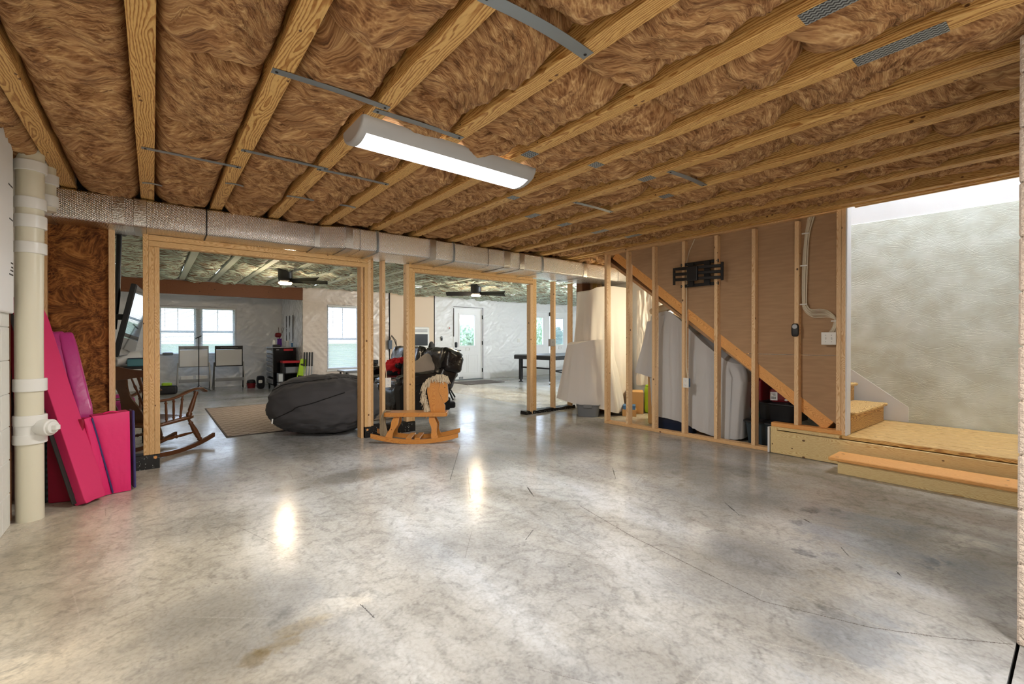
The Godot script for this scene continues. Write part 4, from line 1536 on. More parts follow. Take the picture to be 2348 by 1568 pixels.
# ---------------------------------------------------------------- drain pipes
func build_pipes() -> void:
	var t := thing("drain_pipe", "cream plastic drain pipe rising beside the white block wall", "pipe", Vector3(-0.615, 0, -4.16))
	var q := g()
	q.tube([Vector3(0, 0, 0), Vector3(0, 1.2, 0), Vector3(0.012, 2.6, 0)], 0.0655, 32)
	put(t, "pipe", q, "pvc")
	for e in [[0.485, 0.545, 0.079], [0.60, 0.665, 0.079], [0.815, 0.895, 0.078], [1.685, 1.755, 0.076], [1.845, 1.925, 0.076], [1.965, 2.035, 0.074], [2.20, 2.265, 0.077]]:
		q = g()
		q.lathe(Vector3(0.012 * e[0] / 2.6, 0, 0), [[0.064, e[0]], [e[2] - 0.003, e[0]], [e[2], e[0] + 0.004], [e[2], e[1] - 0.004], [e[2] - 0.003, e[1]], [0.064, e[1]]], 32)
		put(t, "coupling", q, "pvc_white")
	# clean-out branch
	q = g()
	q.lathe(Vector3.ZERO, [[0.064, 0.54], [0.072, 0.545], [0.072, 0.605], [0.064, 0.61]], 32)
	var dir := Vector3(0.80, 0.0, 0.6).normalized()
	q.turn(Vector3(0, 0.585, 0), Vector3(0, 0.585, 0) + dir * 0.135, [[0, 0.045], [0.55, 0.045], [0.58, 0.052], [0.98, 0.052], [1.0, 0.048]], 24)
	var te := put(t, "cleanout_tee", q, "pvc_white", "side clean-out branch")
	q = g()
	var e0 := Vector3(0, 0.585, 0) + dir * 0.13
	q.turn(e0, e0 + dir * 0.02, [[0, 0.04], [0.9, 0.04], [1.0, 0.037]], 24)
	q.board(e0 + dir * 0.015, e0 + dir * 0.05, 0.032, 0.032, Vector3.UP, 0.004)
	put(te, "plug", q, "pvc_white")
	# second stack behind it, with bends going into the ceiling
	t = thing("vent_pipe", "shorter cream pipe with bend behind the drain pipe top", "pipe", Vector3(-0.59, 0, -4.43))
	q = g()
	q.tube([Vector3(0.02, 2.02, 0.0), Vector3(0.02, 2.6, 0)], 0.05, 24)
	put(t, "pipe", q, "pvc")
	for e in [[2.05, 2.13, 0.062], [2.20, 2.27, 0.064], [2.33, 2.40, 0.062]]:
		q = g()
		q.lathe(Vector3(0.02, 0, 0), [[0.05, e[0]], [e[2], e[0] + 0.004], [e[2], e[1] - 0.004], [0.05, e[1]]], 24)
		put(t, "coupling", q, "pvc_white")
	# pipe run in the first joist bay, seen at the frame edge
	t = thing("waste_pipe", "grey white pipe running level in the corner joist bay", "pipe")
	q = g()
	q.tube([Vector3(-0.645, 2.335, -0.8), Vector3(-0.645, 2.335, -2.85), Vector3(-0.645, 2.36, -3.0), Vector3(-0.645, 2.45, -3.06), Vector3(-0.645, 2.6, -3.07)], 0.052, 24)
	put(t, "pipe", q, "pvc_white")
	# foam strips on the block with black printed marks
	t = thing("foam_strip", "narrow white foam strip with black printed marks on the block wall", "strip", Vector3(-0.688, 0, -3.84))
	q = g()
	q.box(Vector3(0.012, 1.88, 0.0), Vector3(0.024, 1.16, 0.44), 0.006)
	put(t, "strip", q, "white_paint")
	for e in [[2.06, 0.10], [1.86, 0.08], [1.53, 0.09], [1.60, 0.05], [1.575, 0.04], [1.555, 0.06]]:
		q = g()
		q.box(Vector3(0.0245, e[0], -0.20 + e[1] / 2), Vector3(0.002, 0.008, e[1]), 0.0)
		put(t, "printed_mark", q, "black")
	t = thing("corner_batten", "narrow dark timber batten between the near blocks and the drain pipe", "batten")
	q = grain()
	q.board(Vector3(-0.735, 0.02, -4.125), Vector3(-0.735, 1.5, -4.125), 0.09, 0.02, Vector3.BACK, 0.002)
	put(t, "batten", q, "old_post")

# ---------------------------------------------------------------- pink gym mats
func cushion_slab(q: G, c: Vector3, s: Vector3, bs: Basis, e := 0.12, wr := 0.004, sd := 3) -> void:
	var n := noise(sd, 5.0, 3)
	q.soft(c, s, e, bs, 64, 32, func(p, d): return p + d * wr * n.get_noise_3d(p.x * 2.0, p.y * 2.0, p.z * 2.0))

func build_mats() -> void:
	# long leaning mat: narrow face towards the room
	var t := thing("gym_mat", "long narrow hot pink suede mat leaning diagonally across the other mats", "gym mat")
	var foot := Vector3(-0.343, 0.010, -4.33)
	var head := Vector3(-0.70, 1.43, -4.55)
	var up := (head - foot).normalized()
	var front := Vector3(0.75, 0.0, 0.66)
	front = (front - up * front.dot(up)).normalized()
	var side := up.cross(front)
	var q := g()
	cushion_slab(q, (foot + head) / 2 + side * -0.0, Vector3(0.155, foot.distance_to(head), 0.09), Basis(side, up, front), 0.10, 0.006, 4)
	put(t, "cover", q, "pink_suede")
	q = g()
	q.board(foot - side * 0.079 - front * 0.025 + up * 0.02, head - side * 0.079 - front * 0.025, 0.012, 0.045, side, 0.004)
	put(t, "dark_edge", q, "dark_line", "dark seam edge")
	# mauve upright mat behind it
	t = thing("gym_mat", "glossy mauve pink mat with rounded folds standing against the insulated bay", "gym mat")
	for i in 3:
		q = g()
		var a := Vector3(-0.565 + i * 0.065, 0.60, -4.80 + i * 0.01)
		var b := Vector3(-0.635 + i * 0.050, 1.09 - 0.005 * i, -4.94)
		var u2 := (b - a).normalized()
		var f2 := Vector3(0.3, 0, 0.95)
		f2 = (f2 - u2 * f2.dot(u2)).normalized()
		cushion_slab(q, (a + b) / 2, Vector3(0.10, a.distance_to(b) + 0.2, 0.24), Basis(u2.cross(f2), u2, f2), 0.3, 0.006, 8 + i)
		put(t, "folded_panel", q, "pink_mauve")
	# folded mat standing in front
	t = thing("folding_mat", "folded bright pink vinyl mat with navy edge standing on the floor", "gym mat")
	var f := Vector3(0.80, 0, 0.60).normalized()
	var s2 := Vector3(0.60, 0, -0.80)
	# outer panel as a wedge: corners measured on the floor and at the top
	var pan := func(p0: Vector3, p1: Vector3, top0: Vector3, top1: Vector3, th: float, m: String, nm: String) -> void:
		var w := g()
		var dn := (p1 - p0).cross(top0 - p0).normalized() * -th
		var n := noise(int(p0.x * 1000), 3.0, 3)
		for sgn in 2:
			var rows := []
			for j in 25:
				var r := PackedVector3Array()
				for i in 17:
					var a := i / 16.0
					var b := j / 24.0
					var p := p0.lerp(p1, a).lerp(top0.lerp(top1, a), b)
					var bul := (1.0 - pow(absf(2 * a - 1), 6.0)) * (1.0 - pow(absf(2 * b - 1), 6.0))
					if sgn == 0:
						p += -dn.normalized() * (0.012 * bul + 0.004 * n.get_noise_2d(a * 2, b * 2) * bul)
					else:
						p += dn * (1.0 + 0.08 * bul)
					r.append(p)
				rows.append(r)
			if sgn == 1:
				for j in rows.size():
					rows[j].reverse()
			w.net(rows)
		for e in [[p0, p1], [p1, top1], [top1, top0], [top0, p0]]:
			w.face([e[0], e[0] + dn, e[1] + dn, e[1]])
		put(t, nm, w, m)
	var A := Vector3(-0.175, 0.004, -4.405)
	var B := Vector3(-0.055, 0.004, -4.50)
	# big front panel, and a thinner one beside it
	pan.call(Vector3(-0.233, 0.004, -4.464), Vector3(-0.132, 0.004, -4.482), Vector3(-0.345, 0.585, -4.462), Vector3(-0.140, 0.600, -4.498), 0.17, "pink", "panel")
	pan.call(Vector3(-0.306, 0.004, -4.425), Vector3(-0.238, 0.004, -4.466), Vector3(-0.385, 0.575, -4.43), Vector3(-0.350, 0.583, -4.462), 0.17, "pink", "panel")
	q = g()
	q.board(Vector3(-0.121, 0.01, -4.565), Vector3(-0.130, 0.60, -4.582), 0.016, 0.15, Vector3(0.16, 0, 0.98), 0.006)
	put(t, "navy_side", q, "navy_vinyl", "navy blue vinyl edge")
	q = g()
	q.board(Vector3(-0.234, 0.01, -4.459), Vector3(-0.346, 0.575, -4.455), 0.010, 0.016, Vector3.BACK, 0.003)
	put(t, "navy_edge", q, "navy_vinyl")
	q = g()
	var hp := []
	for i in 13:
		var a := i / 12.0
		hp.append(Vector3(-0.29 + 0.09 * a, 0.592 + 0.012 * sin(a * PI), -4.53 + 0.006 * sin(a * PI)))
	q.tube(hp, 0.006, 8)
	put(t, "handle", q, "pink")
	# dark red mat at the bottom
	t = thing("gym_mat", "deep red mat standing low behind the leaning pink mat", "gym mat")
	q = g()
	cushion_slab(q, Vector3(-0.475, 0.29, -4.475), Vector3(0.20, 0.575, 0.06), Basis(Vector3.UP, deg_to_rad(-20.0)), 0.08, 0.004, 12)
	put(t, "cover", q, "maroon")
	# plaid bag
	t = thing("plaid_bag", "dark green and black plaid bag squeezed between drain pipe and red mat", "bag")
	var pl := Image.create(64, 64, false, Image.FORMAT_RGB8)
	for y in 64:
		for x in 64:
			var k := (1 if (x % 16) < 8 else 0) + (1 if (y % 16) < 8 else 0)
			pl.set_pixel(x, y, [Color(0.03, 0.03, 0.05), Color(0.06, 0.10, 0.11), Color(0.22, 0.32, 0.34)][k])
	var pm := plain("plaid", Color.WHITE, 0.85)
	pm.albedo_texture = tex(pl)
	tri(pm, 6.0)
	q = g()
	cushion_slab(q, Vector3(-0.605, 0.235, -4.535), Vector3(0.055, 0.465, 0.10), Basis(Vector3.UP, 0.2), 0.25, 0.01, 15)
	put(t, "bag_body", q, "plaid")
	# dark backing mat behind the pipe
	t = thing("gym_mat", "dark red mat edge showing behind the drain pipe", "gym mat")
	q = g()
	cushion_slab(q, Vector3(-0.725, 0.72, -4.72), Vector3(0.07, 1.42, 0.20), Basis(Vector3.BACK, deg_to_rad(3.0)), 0.1, 0.003, 16)
	put(t, "cover", q, "maroon")

# ---------------------------------------------------------------- rocking chair
func build_rocking_chair() -> void:
	var t := thing("rocking_chair", "dark turned-spindle wooden rocking chair standing behind the left post group", "rocking chair", Vector3(0.02, 0, -5.84), deg_to_rad(44.0))
	var leg_prof := [[0, 0.016], [0.06, 0.018], [0.09, 0.026], [0.13, 0.017], [0.2, 0.024], [0.5, 0.027], [0.75, 0.018], [0.8, 0.024], [0.84, 0.015], [0.93, 0.013], [1, 0.014]]
	var spin := [[0, 0.008], [0.1, 0.009], [0.13, 0.014], [0.17, 0.009], [0.45, 0.012], [0.75, 0.009], [0.82, 0.014], [0.86, 0.009], [1, 0.008]]
	for s in [-1.0, 1.0]:
		# rocker
		var q := grain()
		var rows := []
		for i in 25:
			var x := -0.52 + 1.0 * i / 24.0
			var y := 0.30 * x * x
			var z: float = s * 0.235
			rows.append(PackedVector3Array([Vector3(x, y, z - 0.015), Vector3(x, y, z + 0.015), Vector3(x, y + 0.042, z + 0.015), Vector3(x, y + 0.042, z - 0.015), Vector3(x, y, z - 0.015)]))
		for k in 4:
			var side := []
			for r in rows:
				side.append(PackedVector3Array([r[k], r[k + 1]]))
			q.net(side)
		q.cap(rows[24], false)
		q.cap(rows[0], true)
		put(t, "rocker", q, "oak")
		for e in [[0.30, 0.18, 0.32], [-0.26, -0.20, 0.30]]:
			q = grain()
			q.turn(Vector3(e[0], 0.30 * e[0] * e[0] + 0.035, s * 0.235), Vector3(e[1], e[2], s * 0.20), leg_prof, 14)
			put(t, "leg", q, "oak")
		q = grain()
		q.turn(Vector3(0.26, 0.17, s * 0.225), Vector3(-0.235, 0.16, s * 0.22), [[0, 0.008], [0.15, 0.010], [0.4, 0.017], [0.46, 0.011], [0.5, 0.02], [0.54, 0.011], [0.6, 0.017], [0.85, 0.010], [1, 0.008]], 12)
		put(t, "stretcher", q, "oak")
		# arm with scroll end
		q = grain()
		rows = []
		for i in 21:
			var a := i / 20.0
			var x := -0.26 + 0.57 * a
			var y := 0.555 + 0.075 * smoothstep(0.25, 0.85, a) - 0.035 * smoothstep(0.9, 1.0, a)
			var z: float = s * (0.245 + 0.03 * a)
			var hw := 0.022 + 0.018 * a
			var r := PackedVector3Array()
			for kk in 13:
				var an := TAU * kk / 12.0
				r.append(Vector3(x, y + sin(an) * 0.014, z - cos(an) * hw * -1.0))
			r.reverse()
			rows.append(r)
		q.net(rows, true)
		q.cap(rows[20], false)
		put(t, "armrest", q, "oak")
		q = grain()
		q.turn(Vector3(0.15, 0.345, s * 0.23), Vector3(0.215, 0.60, s * 0.265), [[0, 0.018], [0.04, 0.026], [0.13, 0.027], [0.18, 0.016], [0.25, 0.025], [0.6, 0.021], [0.85, 0.016], [0.9, 0.023], [1, 0.018]], 14)
		put(t, "arm_post", q, "oak")
		for e in [[-0.10, -0.135], [-0.02, -0.045], [0.055, 0.06]]:
			q = grain()
			q.turn(Vector3(e[0], 0.33, s * 0.225), Vector3(e[1], 0.565 + 0.10 * maxf(e[0] + 0.1, 0), s * 0.25), spin, 10)
			put(t, "spindle", q, "oak")
		# back posts
		q = grain()
		q.turn(Vector3(-0.19, 0.33, s * 0.20), Vector3(-0.40, 0.80, s * 0.235), [[0, 0.016], [0.08, 0.02], [0.12, 0.027], [0.16, 0.017], [0.4, 0.024], [0.7, 0.018], [0.78, 0.024], [0.82, 0.016], [1, 0.015]], 12)
		put(t, "back_post", q, "oak")
	var q := grain()
	var nn := func(p: Vector3, d: Vector3) -> Vector3: return p + Vector3(0, -0.014 * maxf(0, 1.0 - pow(p.x / 0.2, 2.0)) * maxf(0, 1.0 - pow(p.z / 0.2, 2.0)) * (1.0 if d.y > 0 else 0.0), 0)
	q.soft(Vector3(0.0, 0.325, 0), Vector3(0.50, 0.040, 0.50), 0.30, Basis(Vector3.BACK, deg_to_rad(3.0)), 48, 16, nn)
	put(t, "seat", q, "oak")
	# crest rail, curved
	q = grain()
	var rows := []
	for i in 25:
		var a := -1.0 + 2.0 * i / 24.0
		var z := a * 0.30
		var x := -0.43 + 0.05 * a * a
		var h := 0.055 + 0.02 * cos(a * PI)
		rows.append(PackedVector3Array([Vector3(x - 0.012 - 0.02, 0.825 + h, z), Vector3(x + 0.012 - 0.02, 0.825 + h, z), Vector3(x + 0.014, 0.825 - h * 0.8, z), Vector3(x - 0.012, 0.825 - h * 0.8, z), Vector3(x - 0.012 - 0.02, 0.825 + h, z)]))
	rows.reverse()
	for k in 4:
		var side := []
		for r in rows:
			side.append(PackedVector3Array([r[k], r[k + 1]]))
		q.net(side)
	q.cap(rows[0], true)
	q.cap(rows[24], false)
	put(t, "crest_rail", q, "oak")
	# shaped splat
	q = grain()
	var o := []
	for i in 13:
		var a := i / 12.0
		o.append(Vector2(0.085 + 0.03 * sin(a * PI * 2.0 + 0.6), a * 0.50))
	for i in 13:
		var a := 1.0 - i / 12.0
		o.append(Vector2(-0.085 - 0.03 * sin(a * PI * 2.0 + 0.6), a * 0.50))
	var upv := Vector3(-0.20, 0.48, 0).normalized()
	q.slab(o, Vector3(-0.19, 0.335, 0), Vector3(0, 0, 1), upv, 0.014)
	put(t, "splat", q, "oak")
	for s in [-0.15, 0.15]:
		q = grain()
		q.turn(Vector3(-0.19, 0.33, s), Vector3(-0.41, 0.79, s * 1.15), spin, 10)
		put(t, "spindle", q, "oak")

# ---------------------------------------------------------------- rocking horse
func build_rocking_horse() -> void:
	var t := thing("rocking_horse", "honey stained wooden rocking horse with yarn mane by the second post group", "rocking horse", Vector3(2.33, 0, -4.68), deg_to_rad(-36.0))
	var k := 0.00063
	var cv := func(x: float, y: float) -> Vector2: return Vector2((x - 862.0) * k, 1.14 - (y + 478.0) * k)
	for s in [-1.0, 1.0]:
		var q := grain()
		var rows := []
		for i in 31:
			var x := -0.475 + 0.95 * i / 30.0
			var y := 0.001 + 0.30 * x * x
			var z: float = s * 0.14
			var hh := 0.048
			rows.append([Vector3(x, y, z - 0.014), Vector3(x, y, z + 0.014), Vector3(x, y + hh, z + 0.014), Vector3(x, y + hh, z - 0.014), Vector3(x, y, z - 0.014)])
		for kk in 4:
			var side := []
			for r in rows:
				side.append(PackedVector3Array([r[kk], r[kk + 1]]))
			q.net(side)
		q.cap(PackedVector3Array(rows[30]), false)
		q.cap(PackedVector3Array(rows[0]), true)
		put(t, "runner", q, "honey")
		# legs, sawn to a wavy outline, splayed outwards
		for e in [[-0.20, -0.285, 1.0], [0.18, 0.225, -1.0]]:
			q = grain()
			var o := []
			for i in 11:
				var a := i / 10.0
				o.append(Vector2(lerpf(e[1], e[0], a) - 0.034 - 0.008 * sin(a * PI * 3.0 + 0.5), a))
			for i in 11:
				var a := 1.0 - i / 10.0
				o.append(Vector2(lerpf(e[1], e[0], a) + 0.034 + 0.009 * sin(a * PI * 3.0 + 2.0), a))
			var foot: float = 0.30 * e[1] * e[1] + 0.03
			var lo := Vector3(0, foot, s * 0.135)
			var ey := Vector3(0, 0.29 - foot, -s * 0.075)
			var L := ey.length()
			for i in o.size():
				o[i] = Vector2(o[i].x, o[i].y * L)
			q.slab(o, lo + Vector3(0, 0, -0.011), Vector3.RIGHT, ey.normalized(), 0.022)
			put(t, "leg", q, "honey")
	# seat plank with rounded ends
	var q := grain()
	var n := func(p: Vector3, d: Vector3) -> Vector3: return p
	q.soft(Vector3(0.0, 0.312, 0), Vector3(0.70, 0.048, 0.20), 0.14, Basis(), 64, 16, n)
	put(t, "seat_plank", q, "honey")
	for x in [-0.065, 0.03]:
		q = grain()
		q.board(Vector3(x, 0.058, -0.15), Vector3(x, 0.058, 0.15), 0.06, 0.02, Vector3.UP, 0.003)
		put(t, "foot_rest", q, "honey")
	# neck and face boards
	var pts := [[1115, 805], [1085, 640], [1050, 450], [1060, 260], [1150, 205], [1290, 190], [1270, 330], [1248, 430], [1300, 550], [1345, 640], [1368, 700], [1366, 805]]
	q = grain()
	q.slab(pts.map(func(p): return cv.call(p[0], p[1])), Vector3(0, 0, -0.02), Vector3.RIGHT, Vector3.UP, 0.04)
	put(t, "neck", q, "honey")
	pts = [[1250, 430], [1275, 330], [1295, 200], [1380, 230], [1412, 320], [1424, 460], [1422, 600], [1365, 648], [1340, 628], [1300, 530]]
	q = grain()
	q.slab(pts.map(func(p): return cv.call(p[0], p[1])), Vector3(0, 0, -0.026), Vector3.RIGHT, Vector3.UP, 0.056)
	var hd := put(t, "head", q, "honey")
	for s in [-1.0, 1.0]:
		q = g()
		var ep: Vector2 = cv.call(1365, 370)
		q.soft(Vector3(ep.x, ep.y, s * 0.029), Vector3(0.011, 0.011, 0.006), 0.8, Basis(), 12, 8)
		put(hd, "eye", q, "black_gloss")
	# mane and tail of yarn
	rng.seed = 55
	q = g()
	var path := [[1370, 235], [1330, 190], [1260, 180], [1180, 200], [1100, 240], [1040, 300], [1010, 380], [1000, 460], [1010, 540], [1030, 620], [1050, 690], [1070, 760], [1080, 800]]
	for i in 420:
		var a := rng.randf() * (path.size() - 1.001)
		var i0 := int(a)
		var fr := a - i0
		var p0: Vector2 = cv.call(path[i0][0], path[i0][1])
		var p1: Vector2 = cv.call(path[i0 + 1][0], path[i0 + 1][1])
		var b := p0.lerp(p1, fr)
		var sg := 1.0 if rng.randf() < 0.6 else -1.0
		var z := rng.randf_range(0.0, 0.035) * sg
		var len := rng.randf_range(0.05, 0.095)
		var down := Vector2(-0.55 + rng.randf() * 0.5, -0.9) if a > 3.5 else Vector2(rng.randf_range(-0.6, 0.75), -0.75)
		var st := Vector3(b.x + rng.randf_range(-0.01, 0.012), b.y + rng.randf_range(-0.004, 0.014), z)
		var mid := st + Vector3(down.x * len * 0.45, 0.012, sg * 0.014)
		var en := st + Vector3(down.x * len, down.y * len, sg * rng.randf_range(0.006, 0.02))
		q.tube([st, st.lerp(mid, 0.6) + Vector3(0, 0.004, 0), mid, mid.lerp(en, 0.6) + Vector3(rng.randf_range(-0.006, 0.006), 0, 0), en], 0.0036 + rng.randf() * 0.0012, 5)
	put(t, "mane", q, "yarn", "cream yarn mane")
	q = g()
	for i in 70:
		var z := rng.randf_range(-0.03, 0.03)
		var x := rng.randf_range(-0.02, 0.02)
		var st := Vector3(-0.30 + x * 0.5, 0.342, z * 0.6)
		q.tube([st, Vector3(-0.345 + x * 0.6, 0.348, z * 0.7), Vector3(-0.375 + x, 0.29, z), Vector3(-0.378 + x * 1.4, 0.20, z), Vector3(-0.37 + x * 1.7 + rng.randf_range(-0.01, 0.01), 0.12, z), Vector3(-0.372 + x * 1.5, 0.055 + rng.randf() * 0.02, z * 1.1)], 0.0032, 5)
	put(t, "tail", q, "yarn_dark", "long hanging yarn tail")

# ---------------------------------------------------------------- bean bag
func build_beanbag() -> void:
	var t := thing("bean_bag", "large charcoal bean bag slumped behind the middle post group", "bean bag", Vector3(1.72, 0.0, -5.96))
	var n := noise(61, 2.2, 4)
	var n2 := noise(62, 4.5, 2, FastNoiseLite.TYPE_SIMPLEX_SMOOTH, FastNoiseLite.FRACTAL_RIDGED)
	# seam runs round a tilted ring
	var ax := Vector3(-0.42, 0.80, -0.42).normalized()
	var rt := Basis(Vector3.UP, deg_to_rad(-40.0))
	var f := func(p: Vector3, d: Vector3) -> Vector3:
		var o := p
		var s := d.normalized().dot(ax)
		var ring := 0.52
		var near := exp(-pow((s - ring) * 13.0, 2.0))
		o -= d * 0.012 * near
		var around := atan2(d.z, d.x)
		var pucker := exp(-pow((s - ring + 0.10) * 6.0, 2.0)) * 0.012 * absf(sin(around * 13.0 + 3.0 * n.get_noise_2d(around, 1.0)))
		o += d * (0.030 * n.get_noise_3dv(d * 1.0) - pucker)
		o += d * 0.016 * n2.get_noise_3d(d.x * 0.8, d.y * 1.6, d.z * 0.8) * smoothstep(0.2, -0.7, d.y)
		o.y = maxf(o.y, -0.345 + 0.004 * n.get_noise_2d(o.x * 4, o.z * 4))
		return o
	var q := g()
	q.soft(Vector3(0, 0.352, 0), Vector3(1.30, 0.70, 1.14), 0.80, rt, 120, 72, f)
	put(t, "cover", q, "bag_cloth")
	var sp := []
	var e1 := ax.cross(Vector3.UP).normalized()
	var e2 := ax.cross(e1)
	for i in 73:
		var an := TAU * i / 72.0
		var dd := (ax * 0.52 + (e1 * cos(an) + e2 * sin(an)) * 0.854).normalized()
		var pp := Vector3(signf(dd.x) * pow(absf(dd.x), 0.8), signf(dd.y) * pow(absf(dd.y), 0.8), signf(dd.z) * pow(absf(dd.z), 0.8))
		var p: Vector3 = f.call(Vector3(pp.x * 0.65, pp.y * 0.35, pp.z * 0.57), pp)
		sp.append(Vector3(0, 0.352, 0) + rt * (p + pp * 0.004))
	q = g()
	q.tube(sp, 0.005, 6)
	put(t, "seam_piping", q, "suede_black")
	# zip line down the near side
	var zp := []
	for i in 30:
		var a := i / 29.0
		var d := Vector3(lerpf(-0.62, 0.55, a), lerpf(-0.32, 0.42, a), 0.76).normalized()
		d = rt.inverse() * (Basis(Vector3.UP, deg_to_rad(-38.3)) * d)
		var pp := Vector3(signf(d.x) * pow(absf(d.x), 0.8), signf(d.y) * pow(absf(d.y), 0.8), signf(d.z) * pow(absf(d.z), 0.8))
		var nr := pp
		var p := Vector3(pp.x * 0.65, pp.y * 0.35, pp.z * 0.57)
		p = f.call(p, nr)
		zp.append(Vector3(0, 0.352, 0) + rt * (p + nr * 0.003))
	q = g()
	q.tube(zp, 0.006, 6)
	var z := put(t, "zip", q, "suede_black", "dark zip seam")
	q = g()
	var zz: Vector3 = zp[0]
	q.board(zz + Vector3(-0.006, 0.012, 0.012), zz + Vector3(-0.012, -0.045, 0.014), 0.016, 0.004, Vector3.BACK, 0.001)
	put(z, "zip_pull", q, "white_plastic", "pale zip pull")

# ---------------------------------------------------------------- sofa
func leather(q: G, c: Vector3, s: Vector3, e: float, bs: Basis, sd: int, wr := 0.02, nu := 56, nv := 32) -> void:
	var n := noise(sd, 3.0, 3, FastNoiseLite.TYPE_SIMPLEX_SMOOTH, FastNoiseLite.FRACTAL_RIDGED)
	var n2 := noise(sd + 1, 1.6, 2)
	q.soft(c, s, e, bs, nu, nv, func(p, d): return p + d * (0.7 * wr * n.get_noise_3d(p.x * 1.0, p.y * 1.2, p.z * 2.4) + wr * 1.2 * n2.get_noise_3dv(p * 2.0)))

func build_sofa() -> void:
	var t := thing("sofa", "black leather recliner sofa standing side-on behind the post groups", "sofa", Vector3(3.42, 0, -7.30), deg_to_rad(-4.0))
	var q := g()
	q.box(Vector3(0.0, 0.13, 0), Vector3(0.74, 0.20, 2.0), 0.02)
	put(t, "base", q, "suede_black")
	for i in 3:
		var z := 0.62 - i * 0.62
		q = g()
		leather(q, Vector3(-0.08, 0.385, z), Vector3(0.78, 0.24, 0.64), 0.38, Basis(), 100 + i, 0.018)
		put(t, "seat_cushion", q, "leather")
		q = g()
		leather(q, Vector3(-0.43, 0.235, z), Vector3(0.20, 0.38, 0.64), 0.5, Basis(Vector3.BACK, -0.15), 110 + i, 0.02)
		put(t, "foot_pad", q, "leather")
		q = g()
		var wide := 0.25 if i == 0 else (-0.25 if i == 2 else 0.0)
		leather(q, Vector3(0.26, 0.60, z + wide * 0.4), Vector3(0.34, 0.50, 0.66 + absf(wide) * 0.8), 0.42, Basis(Vector3.BACK, -0.25), 120 + i, 0.02)
		put(t, "back_cushion", q, "leather")
		q = g()
		leather(q, Vector3(0.325, 0.80, z + wide * 0.5), Vector3(0.36, 0.38, 0.66 + absf(wide)), 0.42, Basis(Vector3.BACK, -0.3), 130 + i, 0.024)
		put(t, "head_roll", q, "leather")
	for s in [1.0, -1.0]:
		q = g()
		leather(q, Vector3(-0.07, 0.55, s * 1.00), Vector3(0.86, 0.17, 0.26), 0.5, Basis(Vector3.BACK, 0.06), 140, 0.02)
		put(t, "arm_pad", q, "leather")
		q = g()
		var o := [Vector2(-0.50, 0.04), Vector2(0.16, 0.04), Vector2(0.20, 0.10), Vector2(0.30, 0.35), Vector2(0.43, 0.70), Vector2(0.46, 0.80), Vector2(0.40, 0.84), Vector2(0.30, 0.82), Vector2(0.20, 0.70), Vector2(0.12, 0.56), Vector2(-0.45, 0.52), Vector2(-0.52, 0.40)]
		q.slab(o, Vector3(0, 0, s * 1.0 - 0.11), Vector3.RIGHT, Vector3.UP, 0.22)
		put(t, "arm_side", q, "suede_black")
		q = g()
		var rp := []
		for i in 19:
			var a := PI * i / 18.0
			rp.append(Vector3(-0.10 - cos(a) * 0.25, 0.10 + sin(a) * 0.36, s * 1.115))
		q.tube(rp, 0.005, 6)
		put(t, "piping", q, "leather")
	q = g()
	q.board(Vector3(0.40, 0.10, -1.0), Vector3(0.40, 0.10, 1.0), 0.12, 0.1, Vector3.UP, 0.02)
	put(t, "back_frame", q, "suede_black")
	# cushions and throws on it
	t = thing("throw_pillow", "beige square pillow propped on the near end of the leather sofa", "pillow")
	q = g()
	q.soft(Vector3.ZERO, Vector3(0.44, 0.40, 0.16), 0.55, Basis(), 40, 24, func(p, d): return Vector3(p.x * (0.86 + 0.22 * absf(p.y) / 0.2), p.y * (0.86 + 0.22 * absf(p.x) / 0.22), p.z * (1.0 - 0.75 * pow(minf(1.0, maxf(absf(p.x) / 0.22, absf(p.y) / 0.2)), 3.0))))
	put(t, "cover", q, "pillow_beige")
	t.transform = Transform3D(Basis(Vector3.UP, deg_to_rad(-40.0)) * Basis(Vector3.RIGHT, deg_to_rad(-30.0)) * Basis(Vector3.BACK, deg_to_rad(38.0)), Vector3(3.36, 0.70, -6.52))
	t = thing("throw_pillow", "black pillow against the middle sofa back behind the third post group", "pillow", Vector3(3.52, 0.66, -7.25), 0.4)
	q = g()
	q.soft(Vector3.ZERO, Vector3(0.16, 0.36, 0.40), 0.6, Basis(Vector3.BACK, -0.3))
	put(t, "cover", q, "blanket_dark")
	for e in [[Vector3(3.52, 0.62, -7.92), 0.22, "red and black plaid throw heaped on the far seat of the leather sofa"], [Vector3(3.50, 0.73, -7.62), 0.12, "small red cloth lying over the leather sofa back between two posts"]]:
		t = thing("throw_blanket", e[2], "blanket", e[0])
		var n := noise(9, 4.0, 3)
		q = g()
		var r: float = e[1]
		q.soft(Vector3.ZERO, Vector3(r * 1.6, r * 1.5, r * 1.8), 0.8, Basis(), 40, 24, func(p, d): return p + d * 0.05 * n.get_noise_3dv(p * 4.0))
		put(t, "cloth", q, "plaid_red")
		q = g()
		q.soft(Vector3(-0.05, -r * 0.4, 0.04), Vector3(r * 1.2, r * 0.7, r * 1.3), 0.8, Basis(), 30, 16, func(p, d): return p + d * 0.04 * n.get_noise_3dv(p * 6.0))
		put(t, "dark_fold", q, "blanket_dark")

# ---------------------------------------------------------------- windows, doors and fittings of the far room
func frame_rect(q: G, x0: float, x1: float, y0: float, y1: float, z: float, w: float, d: float) -> void:
	q.box(Vector3((x0 + x1) / 2, y0 + w / 2, z), Vector3(x1 - x0, w, d), 0.003)
	q.box(Vector3((x0 + x1) / 2, y1 - w / 2, z), Vector3(x1 - x0, w, d), 0.003)
	q.box(Vector3(x0 + w / 2, (y0 + y1) / 2, z), Vector3(w, y1 - y0 - 2 * w, d), 0.003)
	q.box(Vector3(x1 - w / 2, (y0 + y1) / 2, z), Vector3(w, y1 - y0 - 2 * w, d), 0.003)

